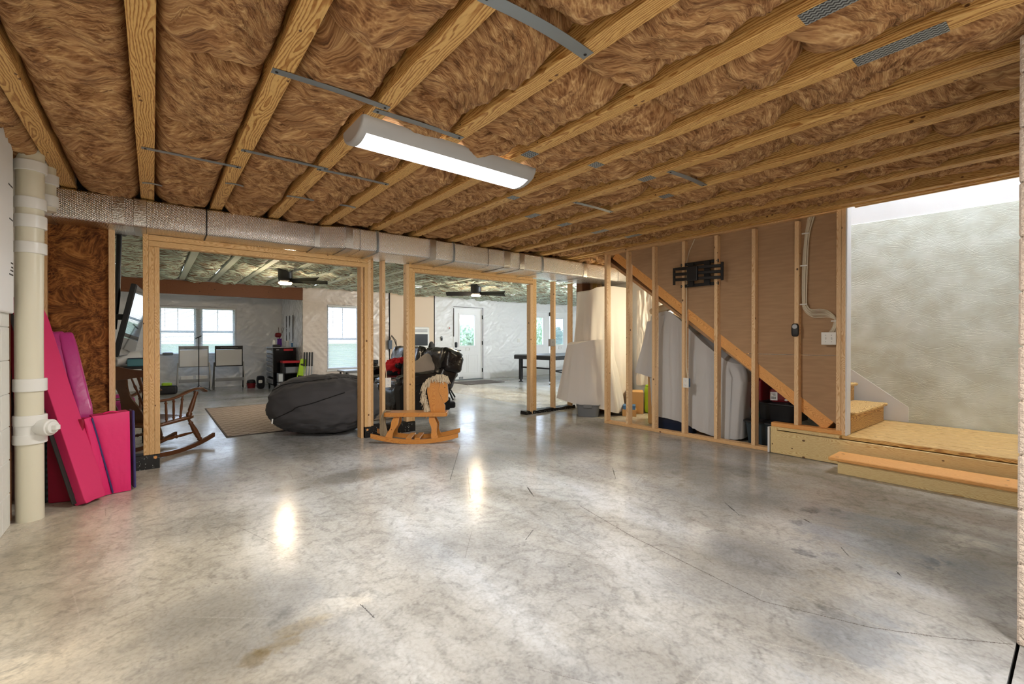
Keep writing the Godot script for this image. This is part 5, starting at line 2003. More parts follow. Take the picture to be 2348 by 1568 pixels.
func window(called: String, label: String, x0: float, x1: float, y0: float, y1: float, z: float, units: int) -> void:
	var t := shell(called, label, "window")
	var q := g()
	frame_rect(q, x0, x1, y0, y1, z - 0.09, 0.035, 0.12)
	put(t, "window_frame", q, "white_gloss")
	q = g()
	q.box(Vector3((x0 + x1) / 2, y0 - 0.012, z + 0.012), Vector3(x1 - x0 + 0.04, 0.03, 0.06), 0.004)
	put(t, "window_sill", q, "white_gloss")
	var w := (x1 - x0) / units
	for i in units:
		var a := x0 + w * i + (0.055 if i > 0 else 0.03)
		var b := x0 + w * (i + 1) - (0.055 if i < units - 1 else 0.03)
		var ym := y0 + (y1 - y0) * 0.48
		if i > 0:
			q = g()
			q.box(Vector3(x0 + w * i, (y0 + y1) / 2, z - 0.09), Vector3(0.11, y1 - y0 - 0.07, 0.12), 0.003)
			put(t, "mullion", q, "white_gloss")
		for k in 2:
			q = g()
			var zz := z - 0.10 - 0.02 * k
			var ya := y0 + 0.03 if k == 0 else ym - 0.02
			var yb := ym + 0.02 if k == 0 else y1 - 0.03
			frame_rect(q, a, b, ya, yb, zz, 0.032, 0.026)
			if k == 1:
				q.box(Vector3((a + b) / 2, (ya + yb) / 2, zz), Vector3(0.016, yb - ya - 0.06, 0.012), 0.002)
			var s := put(t, "sash", q, "white_gloss")
			q = g()
			q.box(Vector3((a + b) / 2, (ya + yb) / 2, zz - 0.004), Vector3(b - a - 0.06, yb - ya - 0.06, 0.004), 0.0)
			put(s, "pane", q, "glass")
	# blinds
	var bl := thing("venetian_blind", "white venetian blind with open slats over the " + ("wide alcove window" if units > 1 else "tall single window"), "blind")
	q = g()
	q.box(Vector3((x0 + x1) / 2, y1 - 0.03, z - 0.012), Vector3(x1 - x0 - 0.02, 0.035, 0.035), 0.003)
	put(bl, "head_rail", q, "white_gloss")
	q = g()
	var y := y1 - 0.06
	while y > y0 + 0.05:
		q.board(Vector3(x0 + 0.015, y, z - 0.018), Vector3(x1 - 0.015, y, z - 0.018), 0.025, 0.0012, Vector3(0, 1, 0.55).normalized(), 0.0)
		y -= 0.0225
	stuff(put(bl, "slats", q, "slat"))
	q = g()
	q.box(Vector3((x0 + x1) / 2, y0 + 0.035, z - 0.018), Vector3(x1 - x0 - 0.03, 0.014, 0.026), 0.003)
	put(bl, "bottom_rail", q, "white_gloss")
	q = g()
	q.tube([Vector3(x0 + 0.13, y1 - 0.05, z + 0.008), Vector3(x0 + 0.13, y1 - 0.52, z + 0.010)], 0.004, 8)
	put(bl, "wand", q, "grey_plastic")

func door_leaf(t: Node3D, x0: float, x1: float, z: float, gx0: float, gx1: float, gy0: float, gy1: float) -> void:
	var h := 2.03
	var q := g()
	# slab built round the glass opening
	q.box(Vector3((x0 + gx0) / 2, h / 2, z), Vector3(gx0 - x0, h, 0.044), 0.002)
	q.box(Vector3((x1 + gx1) / 2, h / 2, z), Vector3(x1 - gx1, h, 0.044), 0.002)
	q.box(Vector3((gx0 + gx1) / 2, gy0 / 2, z), Vector3(gx1 - gx0, gy0, 0.044), 0.0)
	q.box(Vector3((gx0 + gx1) / 2, (gy1 + h) / 2, z), Vector3(gx1 - gx0, h - gy1, 0.044), 0.0)
	put(t, "door_leaf", q, "white_gloss")
	q = g()
	frame_rect(q, gx0 - 0.045, gx1 + 0.045, gy0 - 0.045, gy1 + 0.045, z + 0.024, 0.05, 0.022)
	var fr := put(t, "glazing_frame", q, "white_gloss")
	q = g()
	q.box(Vector3((gx0 + gx1) / 2, (gy0 + gy1) / 2, z), Vector3(gx1 - gx0, gy1 - gy0, 0.006), 0.0)
	put(fr, "pane", q, "glass")
	var w := (x1 - x0)
	for i in 2:
		q = g()
		var a := x0 + 0.12 * w + i * 0.40 * w
		frame_rect(q, a, a + 0.36 * w, 0.20, 0.72, z + 0.023, 0.018, 0.008)
		put(t, "raised_panel", q, "white_gloss")

func build_far_fittings() -> void:
	window("window_1", "wide double window with white blinds in the plastic covered alcove", 0.09, 1.625, 0.775, 1.93, -13.1, 2)
	window("window_2", "tall single window with white blind behind the bean bag", 3.19, 3.98, 0.43, 1.965, -11.0, 1)
	# beam over the alcove
	var b := shell("trim_1", "red brown laminated beam over the alcove opening", "beam")
	var q := grain()
	q.board(Vector3(-0.95, 2.165, -11.03), Vector3(2.69, 2.175, -11.03), 0.06, 0.27, Vector3.UP, 0.003)
	put(b, "beam", q, "lvl")
	# door with window
	var d := shell("door_1", "white half-glazed back door with black lock and lever", "door")
	door_leaf(d, 6.64, 7.56, -11.06, 6.83, 7.34, 0.975, 1.85)
	q = g()
	q.box(Vector3(6.62, 1.03, -11.05), Vector3(0.04, 2.06, 0.10), 0.003)
	q.box(Vector3(7.58, 1.03, -11.05), Vector3(0.04, 2.06, 0.10), 0.003)
	q.box(Vector3(7.10, 2.045, -11.05), Vector3(0.92, 0.03, 0.10), 0.003)
	put(d, "door_frame", q, "white_gloss")
	q = g()
	q.box(Vector3(6.605, 1.63, -10.99), Vector3(0.012, 0.8, 0.02), 0.002)
	q.box(Vector3(7.594, 1.03, -10.99), Vector3(0.010, 2.06, 0.02), 0.002)
	q.box(Vector3(7.10, 2.066, -10.99), Vector3(1.0, 0.010, 0.02), 0.002)
	put(d, "weather_seal", q, "dark_line")
	for y in [1.80, 1.05, 0.26]:
		q = g()
		q.box(Vector3(7.575, y, -10.985), Vector3(0.03, 0.11, 0.025), 0.003)
		put(d, "hinge", q, "black")
	q = g()
	q.soft(Vector3(6.70, 1.0, -11.02), Vector3(0.075, 0.15, 0.04), 0.4, Basis(), 24, 16)
	put(d, "keypad_lock", q, "black", "black keypad deadlock")
	q = g()
	q.turn(Vector3(6.70, 0.845, -11.04), Vector3(6.70, 0.845, -10.97), [[0, 0.034], [0.3, 0.032], [0.35, 0.014], [1, 0.012]], 20)
	q.tube([Vector3(6.70, 0.845, -10.975), Vector3(6.75, 0.845, -10.968), Vector3(6.83, 0.838, -10.972)], 0.010, 10)
	put(d, "door_handle", q, "black", "black lever handle")
	q = g()
	frame_rect(q, 7.03, 7.16, 0.83, 0.92, -11.03, 0.012, 0.02)
	put(d, "mail_plate", q, "white_plastic")
	for i in 3:
		q = g()
		q.box(Vector3(6.82 + i * 0.05, 0.06, -11.03), Vector3(0.03, 0.06, 0.01), 0.002)
		put(d, "floor_bolt", q, "steel")
	q = g()
	q.box(Vector3(7.10, 0.012, -11.03), Vector3(0.94, 0.024, 0.10), 0.004)
	put(d, "threshold", q, "steel")
	# pair of doors behind the right studs
	d = shell("door_2", "pair of white half-glazed doors seen between the right-hand studs", "door")
	door_leaf(d, 9.34, 10.30, -11.06, 9.56, 10.01, 0.98, 1.86)
	door_leaf(d, 10.34, 11.30, -11.06, 10.50, 10.95, 0.98, 1.86)
	q = g()
	q.box(Vector3(9.32, 1.03, -11.05), Vector3(0.04, 2.06, 0.10), 0.003)
	q.box(Vector3(11.32, 1.03, -11.05), Vector3(0.04, 2.06, 0.10), 0.003)
	q.box(Vector3(10.32, 2.055, -11.05), Vector3(1.96, 0.04, 0.10), 0.003)
	put(d, "door_frame", q, "white_gloss")
	q = g()
	q.box(Vector3(10.28, 1.98, -11.0), Vector3(0.05, 0.13, 0.03), 0.004)
	put(d, "bolt", q, "black")
	q = g()
	frame_rect(q, 10.70, 10.83, 0.83, 0.92, -11.03, 0.012, 0.02)
	put(d, "mail_plate", q, "white_plastic")
	var bl := thing("venetian_blind", "small pale blue blind behind the glass of the right leaf of the door pair", "blind")
	q = g()
	var y := 1.85
	while y > 1.0:
		q.board(Vector3(10.505, y, -11.085), Vector3(10.945, y, -11.085), 0.022, 0.0012, Vector3(0, 1, -0.9).normalized(), 0.0)
		y -= 0.022
	stuff(put(bl, "slats", q, "siding"))
	# things on the far wall
	var t := thing("wall_heater", "white gas wall heater with dark grille on the tan board", "heater", Vector3(5.46, 0, -10.95))
	q = g()
	q.soft(Vector3(0, 1.20, 0), Vector3(0.62, 0.56, 0.24), 0.14, Basis(), 40, 24)
	put(t, "casing", q, "white_plastic")
	q = g()
	q.box(Vector3(0.0, 1.14, 0.118), Vector3(0.50, 0.30, 0.02), 0.006)
	put(t, "grille", q, "black_gloss")
	for i in 5:
		q = g()
		q.box(Vector3(0.0, 1.35 + i * 0.016, 0.116), Vector3(0.48, 0.006, 0.016), 0.001)
		put(t, "louvre", q, "grey_plastic")
	t = thing("door_chime", "black oval sensor on the plastic sheet left of the white back door", "sensor", Vector3(6.217, 1.176, -10.985))
	oval(t, 0.055, 0.125)
	t = thing("round_tag", "small red and white round tag on the plastic sheet left of the back door", "tag", Vector3(6.45, 1.468, -10.99))
	q = g()
	q.turn(Vector3.ZERO, Vector3(0, 0, 0.012), [[0, 0.04], [0.8, 0.04], [1, 0.036]], 20)
	put(t, "disc", q, "white_plastic")
	q = g()
	q.turn(Vector3(0.01, 0, 0.012), Vector3(0.01, 0, 0.016), [[0, 0.02], [1, 0.018]], 16)
	put(t, "red_centre", q, "red")
	t = thing("switch_plate", "white switch plate under the plastic left of the fourth post group", "switch", Vector3(8.95, 1.12, -10.995))
	q = g()
	q.box(Vector3.ZERO, Vector3(0.12, 0.12, 0.012), 0.004)
	put(t, "plate", q, "white_plastic")
	t = thing("junction_box", "blue grey junction box with loose black cables above the sofa back", "junction box", Vector3(4.70, 1.02, -10.93))
	q = g()
	q.box(Vector3.ZERO, Vector3(0.09, 0.22, 0.08), 0.006)
	put(t, "box", q, "slate_box")
	for e in [[0.05, 0.13, 0.24], [0.02, 0.12, 0.30], [0.0, 0.10, 0.36]]:
		q = g()
		q.tube([Vector3(0.0, 0.11, 0.0), Vector3(0.03, 0.11 + e[1], 0.04), Vector3(0.10 + e[0], 0.10, 0.05), Vector3(0.08 + e[2] * 0.4, -0.2, 0.03), Vector3(0.10 + e[2] * 0.4, -0.5, 0.03)], 0.007, 8)
		put(t, "cable", q, "dark_line")
	t = thing("door_mat", "flat grey brown mat on the floor before the back door", "mat", Vector3(6.83, 0.0, -10.13), 0.02)
	q = g()
	q.box(Vector3(0, 0.006, 0), Vector3(1.2, 0.012, 0.82), 0.004)
	put(t, "pile", q, "mat_rug")
	t = thing("area_rug", "taupe trellis patterned rug beside the bean bag", "rug", Vector3(1.95, 0.0, -7.62))
	q = g()
	q.face([Vector3(-1.27, 0.008, 1.39), Vector3(1.27, 0.008, 1.39), Vector3(1.27, 0.008, -1.40), Vector3(-1.27, 0.008, -1.40)])
	put(t, "pile", q, "rug")
	q = g()
	for e in [[Vector3(-1.27, 0.005, 1.39), Vector3(1.27, 0.005, 1.39)], [Vector3(1.27, 0.005, 1.39), Vector3(1.27, 0.005, -1.40)], [Vector3(1.27, 0.005, -1.40), Vector3(-1.27, 0.005, -1.40)], [Vector3(-1.27, 0.005, -1.40), Vector3(-1.27, 0.005, 1.39)]]:
		q.board(e[0], e[1], 0.02, 0.010, Vector3.UP, 0.002)
	put(t, "binding", q, "mat_rug")

func oval(t: Node3D, w: float, h: float) -> void:
	var q := g()
	q.soft(Vector3.ZERO, Vector3(w, h, 0.03), 0.55, Basis(), 32, 16)
	put(t, "case", q, "black")
	q = g()
	q.turn(Vector3(0, h * 0.27, 0.012), Vector3(0, h * 0.27, 0.018), [[0, w * 0.36], [0.7, w * 0.36], [1, w * 0.32]], 20)
	put(t, "round_badge", q, "grey_metal", "silver round badge")

# ---------------------------------------------------------------- loose things of the far room
func easel(at: Vector3, label: String, frame: String, w: float, boxes: bool) -> void:
	var t := thing("easel", label, "easel", at)
	var q := g()
	frame_rect(q, -w / 2, w / 2, 0.52, 1.0, 0.0, 0.022, 0.022)
	q.box(Vector3(0, 0.955, 0.002), Vector3(w - 0.03, 0.075, 0.016), 0.002)
	put(t, "frame", q, frame)
	q = g()
	q.box(Vector3(0, 0.725, 0.004), Vector3(w - 0.04, 0.37, 0.010), 0.002)
	put(t, "whiteboard", q, "white_gloss")
	q = g()
	q.tube([Vector3(-w * 0.3, 0.955, 0.014), Vector3(-w * 0.28, 0.955, 0.03), Vector3(w * 0.28, 0.955, 0.03), Vector3(w * 0.3, 0.955, 0.014)], 0.008, 8)
	put(t, "paper_rail", q, "grey_metal")
	for s in [-1.0, 1.0]:
		for e in [0.13, -0.22]:
			q = g()
			q.board(Vector3(s * (w / 2 + 0.012), 0.62, 0.0), Vector3(s * (w / 2 + 0.03), 0.0, e), 0.024, 0.02, Vector3.BACK, 0.002)
			put(t, "leg", q, frame if s * e < 0 else "grey_metal")
	q = g()
	q.box(Vector3(0, 0.20, 0.09), Vector3(w, 0.025, 0.12), 0.003)
	q.box(Vector3(0, 0.235, 0.148), Vector3(w, 0.05, 0.008), 0.002)
	put(t, "tray", q, "grey_metal")
	if boxes:
		for s in [-1.0, 1.0]:
			var bx := thing("paper_box", "white box on the left easel's tray, " + ("its left one" if s < 0 else "its right one"), "box", at + Vector3(s * 0.135, 0.213, 0.085))
			q = g()
			q.box(Vector3(0, 0.06, 0), Vector3(0.22, 0.12, 0.10), 0.003)
			put(bx, "carton", q, "paper")

func tote(called: String, label: String, at: Vector3, turn: float, s: Vector3, body: String, lid: String, category := "storage bin") -> Node3D:
	var t := thing(called, label, category, at, turn)
	var q := g()
	var rows := []
	var pr := [[0.80, 0.0], [0.84, 0.006], [0.93, 0.84], [1.0, 0.85], [1.0, 0.89], [0.95, 0.90]]
	for e in pr:
		var r := PackedVector3Array()
		for i in 33:
			var a := TAU * (i % 32) / 32.0
			var cx := signf(cos(a)) * pow(absf(cos(a)), 0.25)
			var sz := signf(sin(a)) * pow(absf(sin(a)), 0.25)
			r.append(Vector3(cx * s.x / 2 * e[0], s.y * e[1], -sz * s.z / 2 * e[0]))
		rows.append(r)
	q.net(rows, true)
	q.cap(rows[0], true)
	put(t, "tub", q, body)
	if lid != "":
		q = g()
		rows = []
		for e in [[1.03, 0.885], [1.03, 0.93], [0.98, 0.95], [0.80, 0.955], [0.76, 0.985], [0.72, 1.0]]:
			var r := PackedVector3Array()
			for i in 33:
				var a := TAU * (i % 32) / 32.0
				var cx := signf(cos(a)) * pow(absf(cos(a)), 0.25)
				var sz := signf(sin(a)) * pow(absf(sin(a)), 0.25)
				r.append(Vector3(cx * s.x / 2 * e[0], s.y * e[1], -sz * s.z / 2 * e[0]))
			rows.append(r)
		q.net(rows, true)
		q.cap(rows[5], false)
		put(t, "lid", q, lid)
	for sg in [-1.0, 1.0]:
		q = g()
		q.box(Vector3(sg * s.x * 0.505, s.y * 0.80, 0), Vector3(0.02, 0.05, s.z * 0.35), 0.005)
		put(t, "handle", q, lid if lid != "" else body)
	return t

func build_far_things() -> void:
	easel(Vector3(0.73, 0, -12.55), "grey easel with whiteboard and two boxes on its tray, left of the pair", "grey_metal", 0.56, true)
	easel(Vector3(1.405, 0, -12.50), "black framed easel with shiny whiteboard, right of the pair", "black", 0.56, false)
	var t := thing("microphone_stand", "thin black stand in front of the left easel", "stand", Vector3(0.80, 0, -12.22))
	var q := g()
	q.tube([Vector3(0, 0.02, 0), Vector3(0, 1.2, 0)], 0.009, 8)
	put(t, "pole", q, "black")
	q = g()
	q.tube([Vector3(-0.06, 1.17, 0.02), Vector3(0.0, 1.2, 0), Vector3(0.05, 1.23, 0)], 0.012, 8)
	put(t, "clamp", q, "black")
	for a in 3:
		q = g()
		q.tube([Vector3(0, 0.12, 0), Vector3(cos(a * TAU / 3) * 0.22, 0.008, sin(a * TAU / 3) * 0.22)], 0.007, 6)
		put(t, "leg", q, "black")
	# tool chest
	t = thing("tool_chest", "tall black rolling tool chest with silver trimmed drawers in the alcove corner", "tool chest", Vector3(2.09, 0, -11.58))
	q = g()
	q.box(Vector3(0.245, 0.54, 0.0), Vector3(0.47, 0.84, 0.72), 0.008)
	put(t, "cabinet", q, "black_gloss")
	q = g()
	q.box(Vector3(0.245, 0.968, 0.0), Vector3(0.50, 0.02, 0.75), 0.004)
	put(t, "top_tray", q, "grey_metal")
	q = g()
	q.box(Vector3(0.32, 0.915, 0.363), Vector3(0.20, 0.045, 0.006), 0.002)
	put(t, "red_label", q, "red", "red strip label")
	q = g()
	q.box(Vector3(0.10, 0.918, 0.363), Vector3(0.06, 0.02, 0.006), 0.002)
	put(t, "lock_plate", q, "chrome")
	var ys := [0.90, 0.80, 0.71, 0.63, 0.52, 0.40, 0.24]
	for i in ys.size():
		for s in [-1.0, 1.0]:
			if (i == 0 or i == 6) and s > 0:
				continue
			var hh: float = 0.08 if i < 4 else 0.11
			var wd := 0.66 if i == 0 or i == 6 else 0.33
			q = g()
			q.box(Vector3(0.004, ys[i] - hh * 0.35, s * 0.17 if wd < 0.5 else 0.0), Vector3(0.02, hh - 0.012, wd - 0.012), 0.004)
			var dr := put(t, "drawer", q, "grey_plastic" if i > 0 else "steel")
			q = g()
			q.box(Vector3(-0.012, ys[i] + hh * 0.06, s * 0.17 if wd < 0.5 else 0.0), Vector3(0.02, 0.014, wd - 0.02), 0.004)
			put(dr, "pull", q, "chrome")
	for x in [0.05, 0.42]:
		for z in [-0.3, 0.3]:
			q = g()
			q.turn(Vector3(x - 0.015, 0.055, z), Vector3(x + 0.015, 0.055, z), [[0, 0.045], [0.1, 0.055], [0.9, 0.055], [1, 0.045]], 20)
			q.board(Vector3(x, 0.10, z), Vector3(x, 0.13, z), 0.05, 0.05, Vector3.BACK, 0.003)
			put(t, "caster", q, "black")
	# things on the tool chest
	t = thing("flower_vase", "purple vase with a dark red flower on the tool chest", "vase", Vector3(2.30, 0.978, -11.60))
	q = g()
	q.lathe(Vector3.ZERO, [[0.0, 0.0], [0.045, 0.0], [0.055, 0.06], [0.048, 0.15], [0.055, 0.19], [0.05, 0.19]], 20)
	put(t, "vase", q, "purple")
	q = g()
	q.soft(Vector3(-0.03, 0.27, 0), Vector3(0.14, 0.11, 0.13), 0.8, Basis(), 20, 12)
	put(t, "flower", q, "deep_red")
	for e in [0.06, 0.10, -0.02]:
		q = g()
		q.tube([Vector3(0, 0.17, 0), Vector3(e * 0.5, 0.30, 0), Vector3(e, 0.45, 0)], 0.005, 6)
		put(t, "stem", q, "bark")
	for e in [[2.17, -11.50, 0.03, 0.16, "white_plastic", "white canister left of the vase on the tool chest"], [2.44, -11.48, 0.045, 0.14, "clear_tub", "clear jar right of the vase on the tool chest"], [2.53, -11.42, 0.022, 0.11, "blue_box", "small blue bottle at the right end of the tool chest top"]]:
		t = thing("jar", e[5], "jar", Vector3(e[0], 0.978, e[1]))
		q = g()
		q.lathe(Vector3.ZERO, [[0.0, 0.0], [e[2], 0.0], [e[2], e[3] * 0.8], [e[2] * 0.8, e[3] * 0.85]], 16)
		put(t, "body", q, e[4])
		q = g()
		q.lathe(Vector3.ZERO, [[e[2] * 0.85, e[3] * 0.85], [e[2] * 0.85, e[3]], [0.0, e[3]]], 16)
		put(t, "lid", q, "white_plastic")
	t = thing("camera_bag", "low black case on the left end of the tool chest top", "case", Vector3(2.19, 0.978, -11.36))
	q = g()
	q.soft(Vector3(0, 0.028, 0), Vector3(0.16, 0.056, 0.12), 0.3)
	put(t, "case_body", q, "black")
	# red topped cart and its neighbours
	t = thing("tool_cart", "black open cart with red top beside the tool chest", "cart", Vector3(2.42, 0, -11.06))
	for s in [-1.0, 1.0]:
		for z in [-0.1, 0.1]:
			q = g()
			q.box(Vector3(s * 0.17, 0.32, z), Vector3(0.04, 0.64, 0.04), 0.004)
			put(t, "post", q, "black")
	q = g()
	q.box(Vector3(0, 0.65, 0), Vector3(0.38, 0.05, 0.26), 0.006)
	put(t, "red_top", q, "red", "red top tray")
	for y in [0.40, 0.12]:
		q = g()
		q.box(Vector3(0, y, 0), Vector3(0.36, 0.02, 0.24), 0.003)
		put(t, "shelf", q, "black")
	q = g()
	q.box(Vector3(0.01, 0.47, 0.02), Vector3(0.26, 0.13, 0.18), 0.004)
	put(t, "tray_drawer", q, "grey_plastic")
	for e in [[0.35, "upper"], [0.14, "lower"]]:
		t = thing("drawer_unit", "small grey plastic drawer unit beside the cart, the %s one" % e[1], "drawers", Vector3(2.185, e[0] - 0.14, -10.97))
		q = g()
		q.box(Vector3(0, 0.10, 0), Vector3(0.10, 0.195, 0.14), 0.004)
		put(t, "casing", q, "grey_plastic")
		q = g()
		q.box(Vector3(0, 0.10, 0.072), Vector3(0.08, 0.16, 0.01), 0.003)
		put(t, "drawer", q, "clear_tub")
	t = tote("plastic_tub", "clear plastic tub full of rumpled cloths before the tool chest", Vector3(2.36, 0, -10.62), 0.1, Vector3(0.34, 0.25, 0.26), "clear_tub", "")
	var cn := noise(4, 9.0, 3)
	for e in [["folded_cloth", "white crumpled cloth in the clear tub", Vector3(2.33, 0.20, -10.60), "paper"], ["folded_cloth", "brown cloth in the clear tub beneath the white cloth", Vector3(2.40, 0.12, -10.55), "cardboard"]]:
		var c := thing(e[0], e[1], "cloth", e[2])
		q = g()
		q.soft(Vector3.ZERO, Vector3(0.24, 0.14, 0.2), 0.8, Basis(), 24, 16, func(p, d): return p + d * 0.03 * cn.get_noise_3dv(p * 6.0))
		put(c, "cloth", q, e[3])
	t = thing("folding_step", "lime green folding step stool leaning beside the cart", "step stool", Vector3(2.62, 0, -10.88))
	for s in [-1.0, 1.0]:
		q = g()
		q.board(Vector3(-0.10 + s * 0.075, 0.0, 0.02), Vector3(0.04 + s * 0.055, 0.70, -0.05), 0.022, 0.03, Vector3.BACK, 0.004)
		put(t, "leg", q, "lime")
	q = g()
	q.board(Vector3(-0.03, 0.34, 0.0), Vector3(0.02, 0.56, -0.03), 0.13, 0.02, Vector3.BACK, 0.004)
	put(t, "step", q, "lime")
	q = g()
	q.board(Vector3(0.032, 0.60, -0.035), Vector3(0.045, 0.71, -0.05), 0.13, 0.024, Vector3.BACK, 0.006)
	put(t, "grip", q, "lime")
	for k in 4:
		t = thing("folding_chair_leg" if false else "metal_crutch", ["silver and black pole leaning at the alcove corner, leftmost", "silver and black pole leaning at the alcove corner, second", "silver and black pole leaning at the alcove corner, third", "silver and black pole leaning at the alcove corner, rightmost"][k], "pole", Vector3(2.665 + k * 0.05, 0, -10.90 + 0.02 * k))
		q = g()
		q.tube([Vector3(-0.04, 0.0, 0.06), Vector3(0.0, 0.55, 0.0)], 0.011, 10)
		put(t, "tube", q, "steel")
		q = g()
		q.tube([Vector3(0.0, 0.55, 0.0), Vector3(0.015, 0.86, -0.03)], 0.018, 10)
		put(t, "grip", q, "black")
	t = thing("storage_pot", "small purple pot with dark things on the floor by the tool chest", "pot", Vector3(1.83, 0, -12.30))
	q = g()
	q.lathe(Vector3.ZERO, [[0.0, 0.0], [0.08, 0.0], [0.10, 0.12], [0.095, 0.12]], 20)
	put(t, "pot", q, "deep_red")
	q = g()
	q.soft(Vector3(0, 0.14, 0), Vector3(0.18, 0.12, 0.18), 0.7)
	put(t, "contents", q, "black")
	t = thing("backpack", "small black bag on the floor at the tool chest's left side", "bag", Vector3(1.98, 0, -12.02))
	q = g()
	q.soft(Vector3(0, 0.15, 0), Vector3(0.16, 0.30, 0.22), 0.5)
	put(t, "body", q, "blanket_dark")
	q = g()
	q.soft(Vector3(-0.02, 0.17, 0.105), Vector3(0.08, 0.07, 0.02), 0.5)
	put(t, "reflective_patch", q, "white_plastic")
	t = thing("tool_bag", "black and yellow tool bag on the floor left of the easels", "bag", Vector3(0.20, 0, -12.0))
	q = g()
	q.soft(Vector3(0, 0.09, 0), Vector3(0.42, 0.19, 0.24), 0.35)
	put(t, "body", q, "black")
	q = g()
	q.soft(Vector3(0.03, 0.20, 0), Vector3(0.18, 0.09, 0.16), 0.5)
	put(t, "yellow_flap", q, "lime")
	t = thing("round_drum", "pale round tub lid standing left of the tool bag behind the posts", "lid", Vector3(-0.04, 0.11, -11.6))
	q = g()
	q.turn(Vector3(0, 0, -0.03), Vector3(0, 0, 0.03), [[0, 0.09], [0.1, 0.10], [0.9, 0.10], [1, 0.09]], 24)
	put(t, "drum", q, "pillow_beige")
	t = thing("desk_lamp_base", "flat dark cushion on the sill end of the wide window", "cushion", Vector3(0.27, 0.79, -12.98))
	q = g()
	q.soft(Vector3(0, 0.03, 0), Vector3(0.2, 0.07, 0.12), 0.5)
	put(t, "cover", q, "grey_plastic")
	# three white paper strips on the alcove side wall
	for k in 3:
		t = thing("paper_strip", ["white paper strip on the alcove side wall above the tool chest, nearest the corner", "white paper strip on the alcove side wall above the tool chest, middle of three", "white paper strip on the alcove side wall above the tool chest, nearest the room"][k], "paper", Vector3(2.625, 1.42, -12.55 + 0.33 * k))
		q = g()
		q.box(Vector3.ZERO, Vector3(0.012, 0.62, 0.22), 0.001)
		put(t, "sheet", q, "paper")
		q = g()
		q.box(Vector3(0.0, 0.0, 0.118), Vector3(0.012, 0.62, 0.012), 0.001)
		put(t, "dark_edge", q, "dark_line")
	# hanging TV on a ceiling pole at the left
	t = thing("ceiling_pole", "black ceiling pole of the television bracket with dangling cables", "pole", Vector3(-0.29, 0, -6.32))
	q = g()
	q.tube([Vector3(0.02, 2.33, 0), Vector3(0.0, 1.6, 0), Vector3(-0.03, 1.25, 0)], 0.024, 16)
	put(t, "pole", q, "black")
	q = g()
	q.box(Vector3(0.02, 2.29, 0), Vector3(0.11, 0.10, 0.11), 0.01)
	put(t, "ceiling_plate", q, "black")
	q = g()
	q.box(Vector3(0.05, 1.38, 0.0), Vector3(0.16, 0.06, 0.05), 0.005)
	put(t, "arm", q, "black")
	for k in 2:
		q = g()
		var cp := []
		for i in 14:
			var a := i / 13.0
			cp.append(Vector3(-0.05 - 0.02 * sin(a * 9.0 + k) - 0.03 * a, 1.75 - 0.75 * a, 0.02))
		q.tube(cp, 0.005, 6)
		put(t, "cable", q, "black_plastic")
	t = thing("television", "flat television hung tilted on the ceiling pole, screen mirroring the window", "television", Vector3(-0.14, 1.36, -6.40))
	t.transform = Transform3D(Basis(Vector3.UP, deg_to_rad(-4.0)) * Basis(Vector3.BACK, deg_to_rad(-11.5)), Vector3(-0.150, 1.33, -6.46))
	q = g()
	q.box(Vector3(-0.02, 0, 0), Vector3(0.045, 0.73, 1.30), 0.006)
	put(t, "casing", q, "black_plastic")
	q = g()
	q.box(Vector3(0.004, 0, 0), Vector3(0.006, 0.705, 1.28), 0.001)
	put(t, "screen", q, "screen")
	# low bench with oddments under the television
	t = thing("side_bench", "low dark bench behind the rocking chair under the television", "bench", Vector3(-0.36, 0, -6.65))
	q = g()
	q.box(Vector3(0, 0.835, 0), Vector3(0.62, 0.03, 0.42), 0.004)
	put(t, "top", q, "black")
	for x in [-0.28, 0.28]:
		for z in [-0.18, 0.18]:
			q = g()
			q.box(Vector3(x, 0.41, z), Vector3(0.035, 0.82, 0.035), 0.003)
			put(t, "leg", q, "black")
	q = g()
	q.box(Vector3(0, 0.35, -0.1), Vector3(0.55, 0.02, 0.2), 0.003)
	put(t, "shelf", q, "black")
	t = thing("toy_ball", "shiny purple ball on the dark bench behind the rocking chair", "ball", Vector3(-0.37, 0.912, -6.52))
	q = g()
	q.soft(Vector3.ZERO, Vector3(0.12, 0.12, 0.12), 1.0, Basis(), 32, 20)
	put(t, "ball", q, "purple")
	t = thing("projector", "white six-sided projector tube lying on the dark bench", "projector", Vector3(-0.25, 0.925, -6.54))
	q = g()
	q.turn(Vector3(-0.08, -0.01, 0.06), Vector3(0.12, 0.03, -0.08), [[0, 0.062], [0.02, 0.070], [0.98, 0.070], [1, 0.062]], 6)
	put(t, "tube", q, "white_plastic")
	q = g()
	q.turn(Vector3(-0.083, -0.0105, 0.062), Vector3(-0.08, -0.01, 0.06), [[0, 0.045], [1, 0.045]], 6)
	put(t, "end_disc", q, "grey_plastic")
	t = thing("toy_box", "small teal toy box on the dark bench beside the projector", "box", Vector3(-0.14, 0.85, -6.50))
	q = g()
	q.box(Vector3(0, 0.04, 0), Vector3(0.16, 0.08, 0.10), 0.008)
	put(t, "body", q, "teal")
	q = g()
	q.box(Vector3(0, 0.085, 0), Vector3(0.15, 0.012, 0.09), 0.004)
	put(t, "lid", q, "navy")
	t = thing("pink_bundle", "lilac pink bundle behind the rocking chair splat", "cloth", Vector3(-0.32, 0.37, -6.4))
	q = g()
	q.soft(Vector3(0, 0.09, 0), Vector3(0.34, 0.20, 0.2), 0.7)
	put(t, "cloth", q, "pink_mauve")
	# dark round backed chair behind the sofa and side table by the window
	t = thing("desk_chair", "black round-backed chair rising behind the leather sofa", "chair", Vector3(4.30, 0, -7.75), deg_to_rad(55.0))
	q = g()
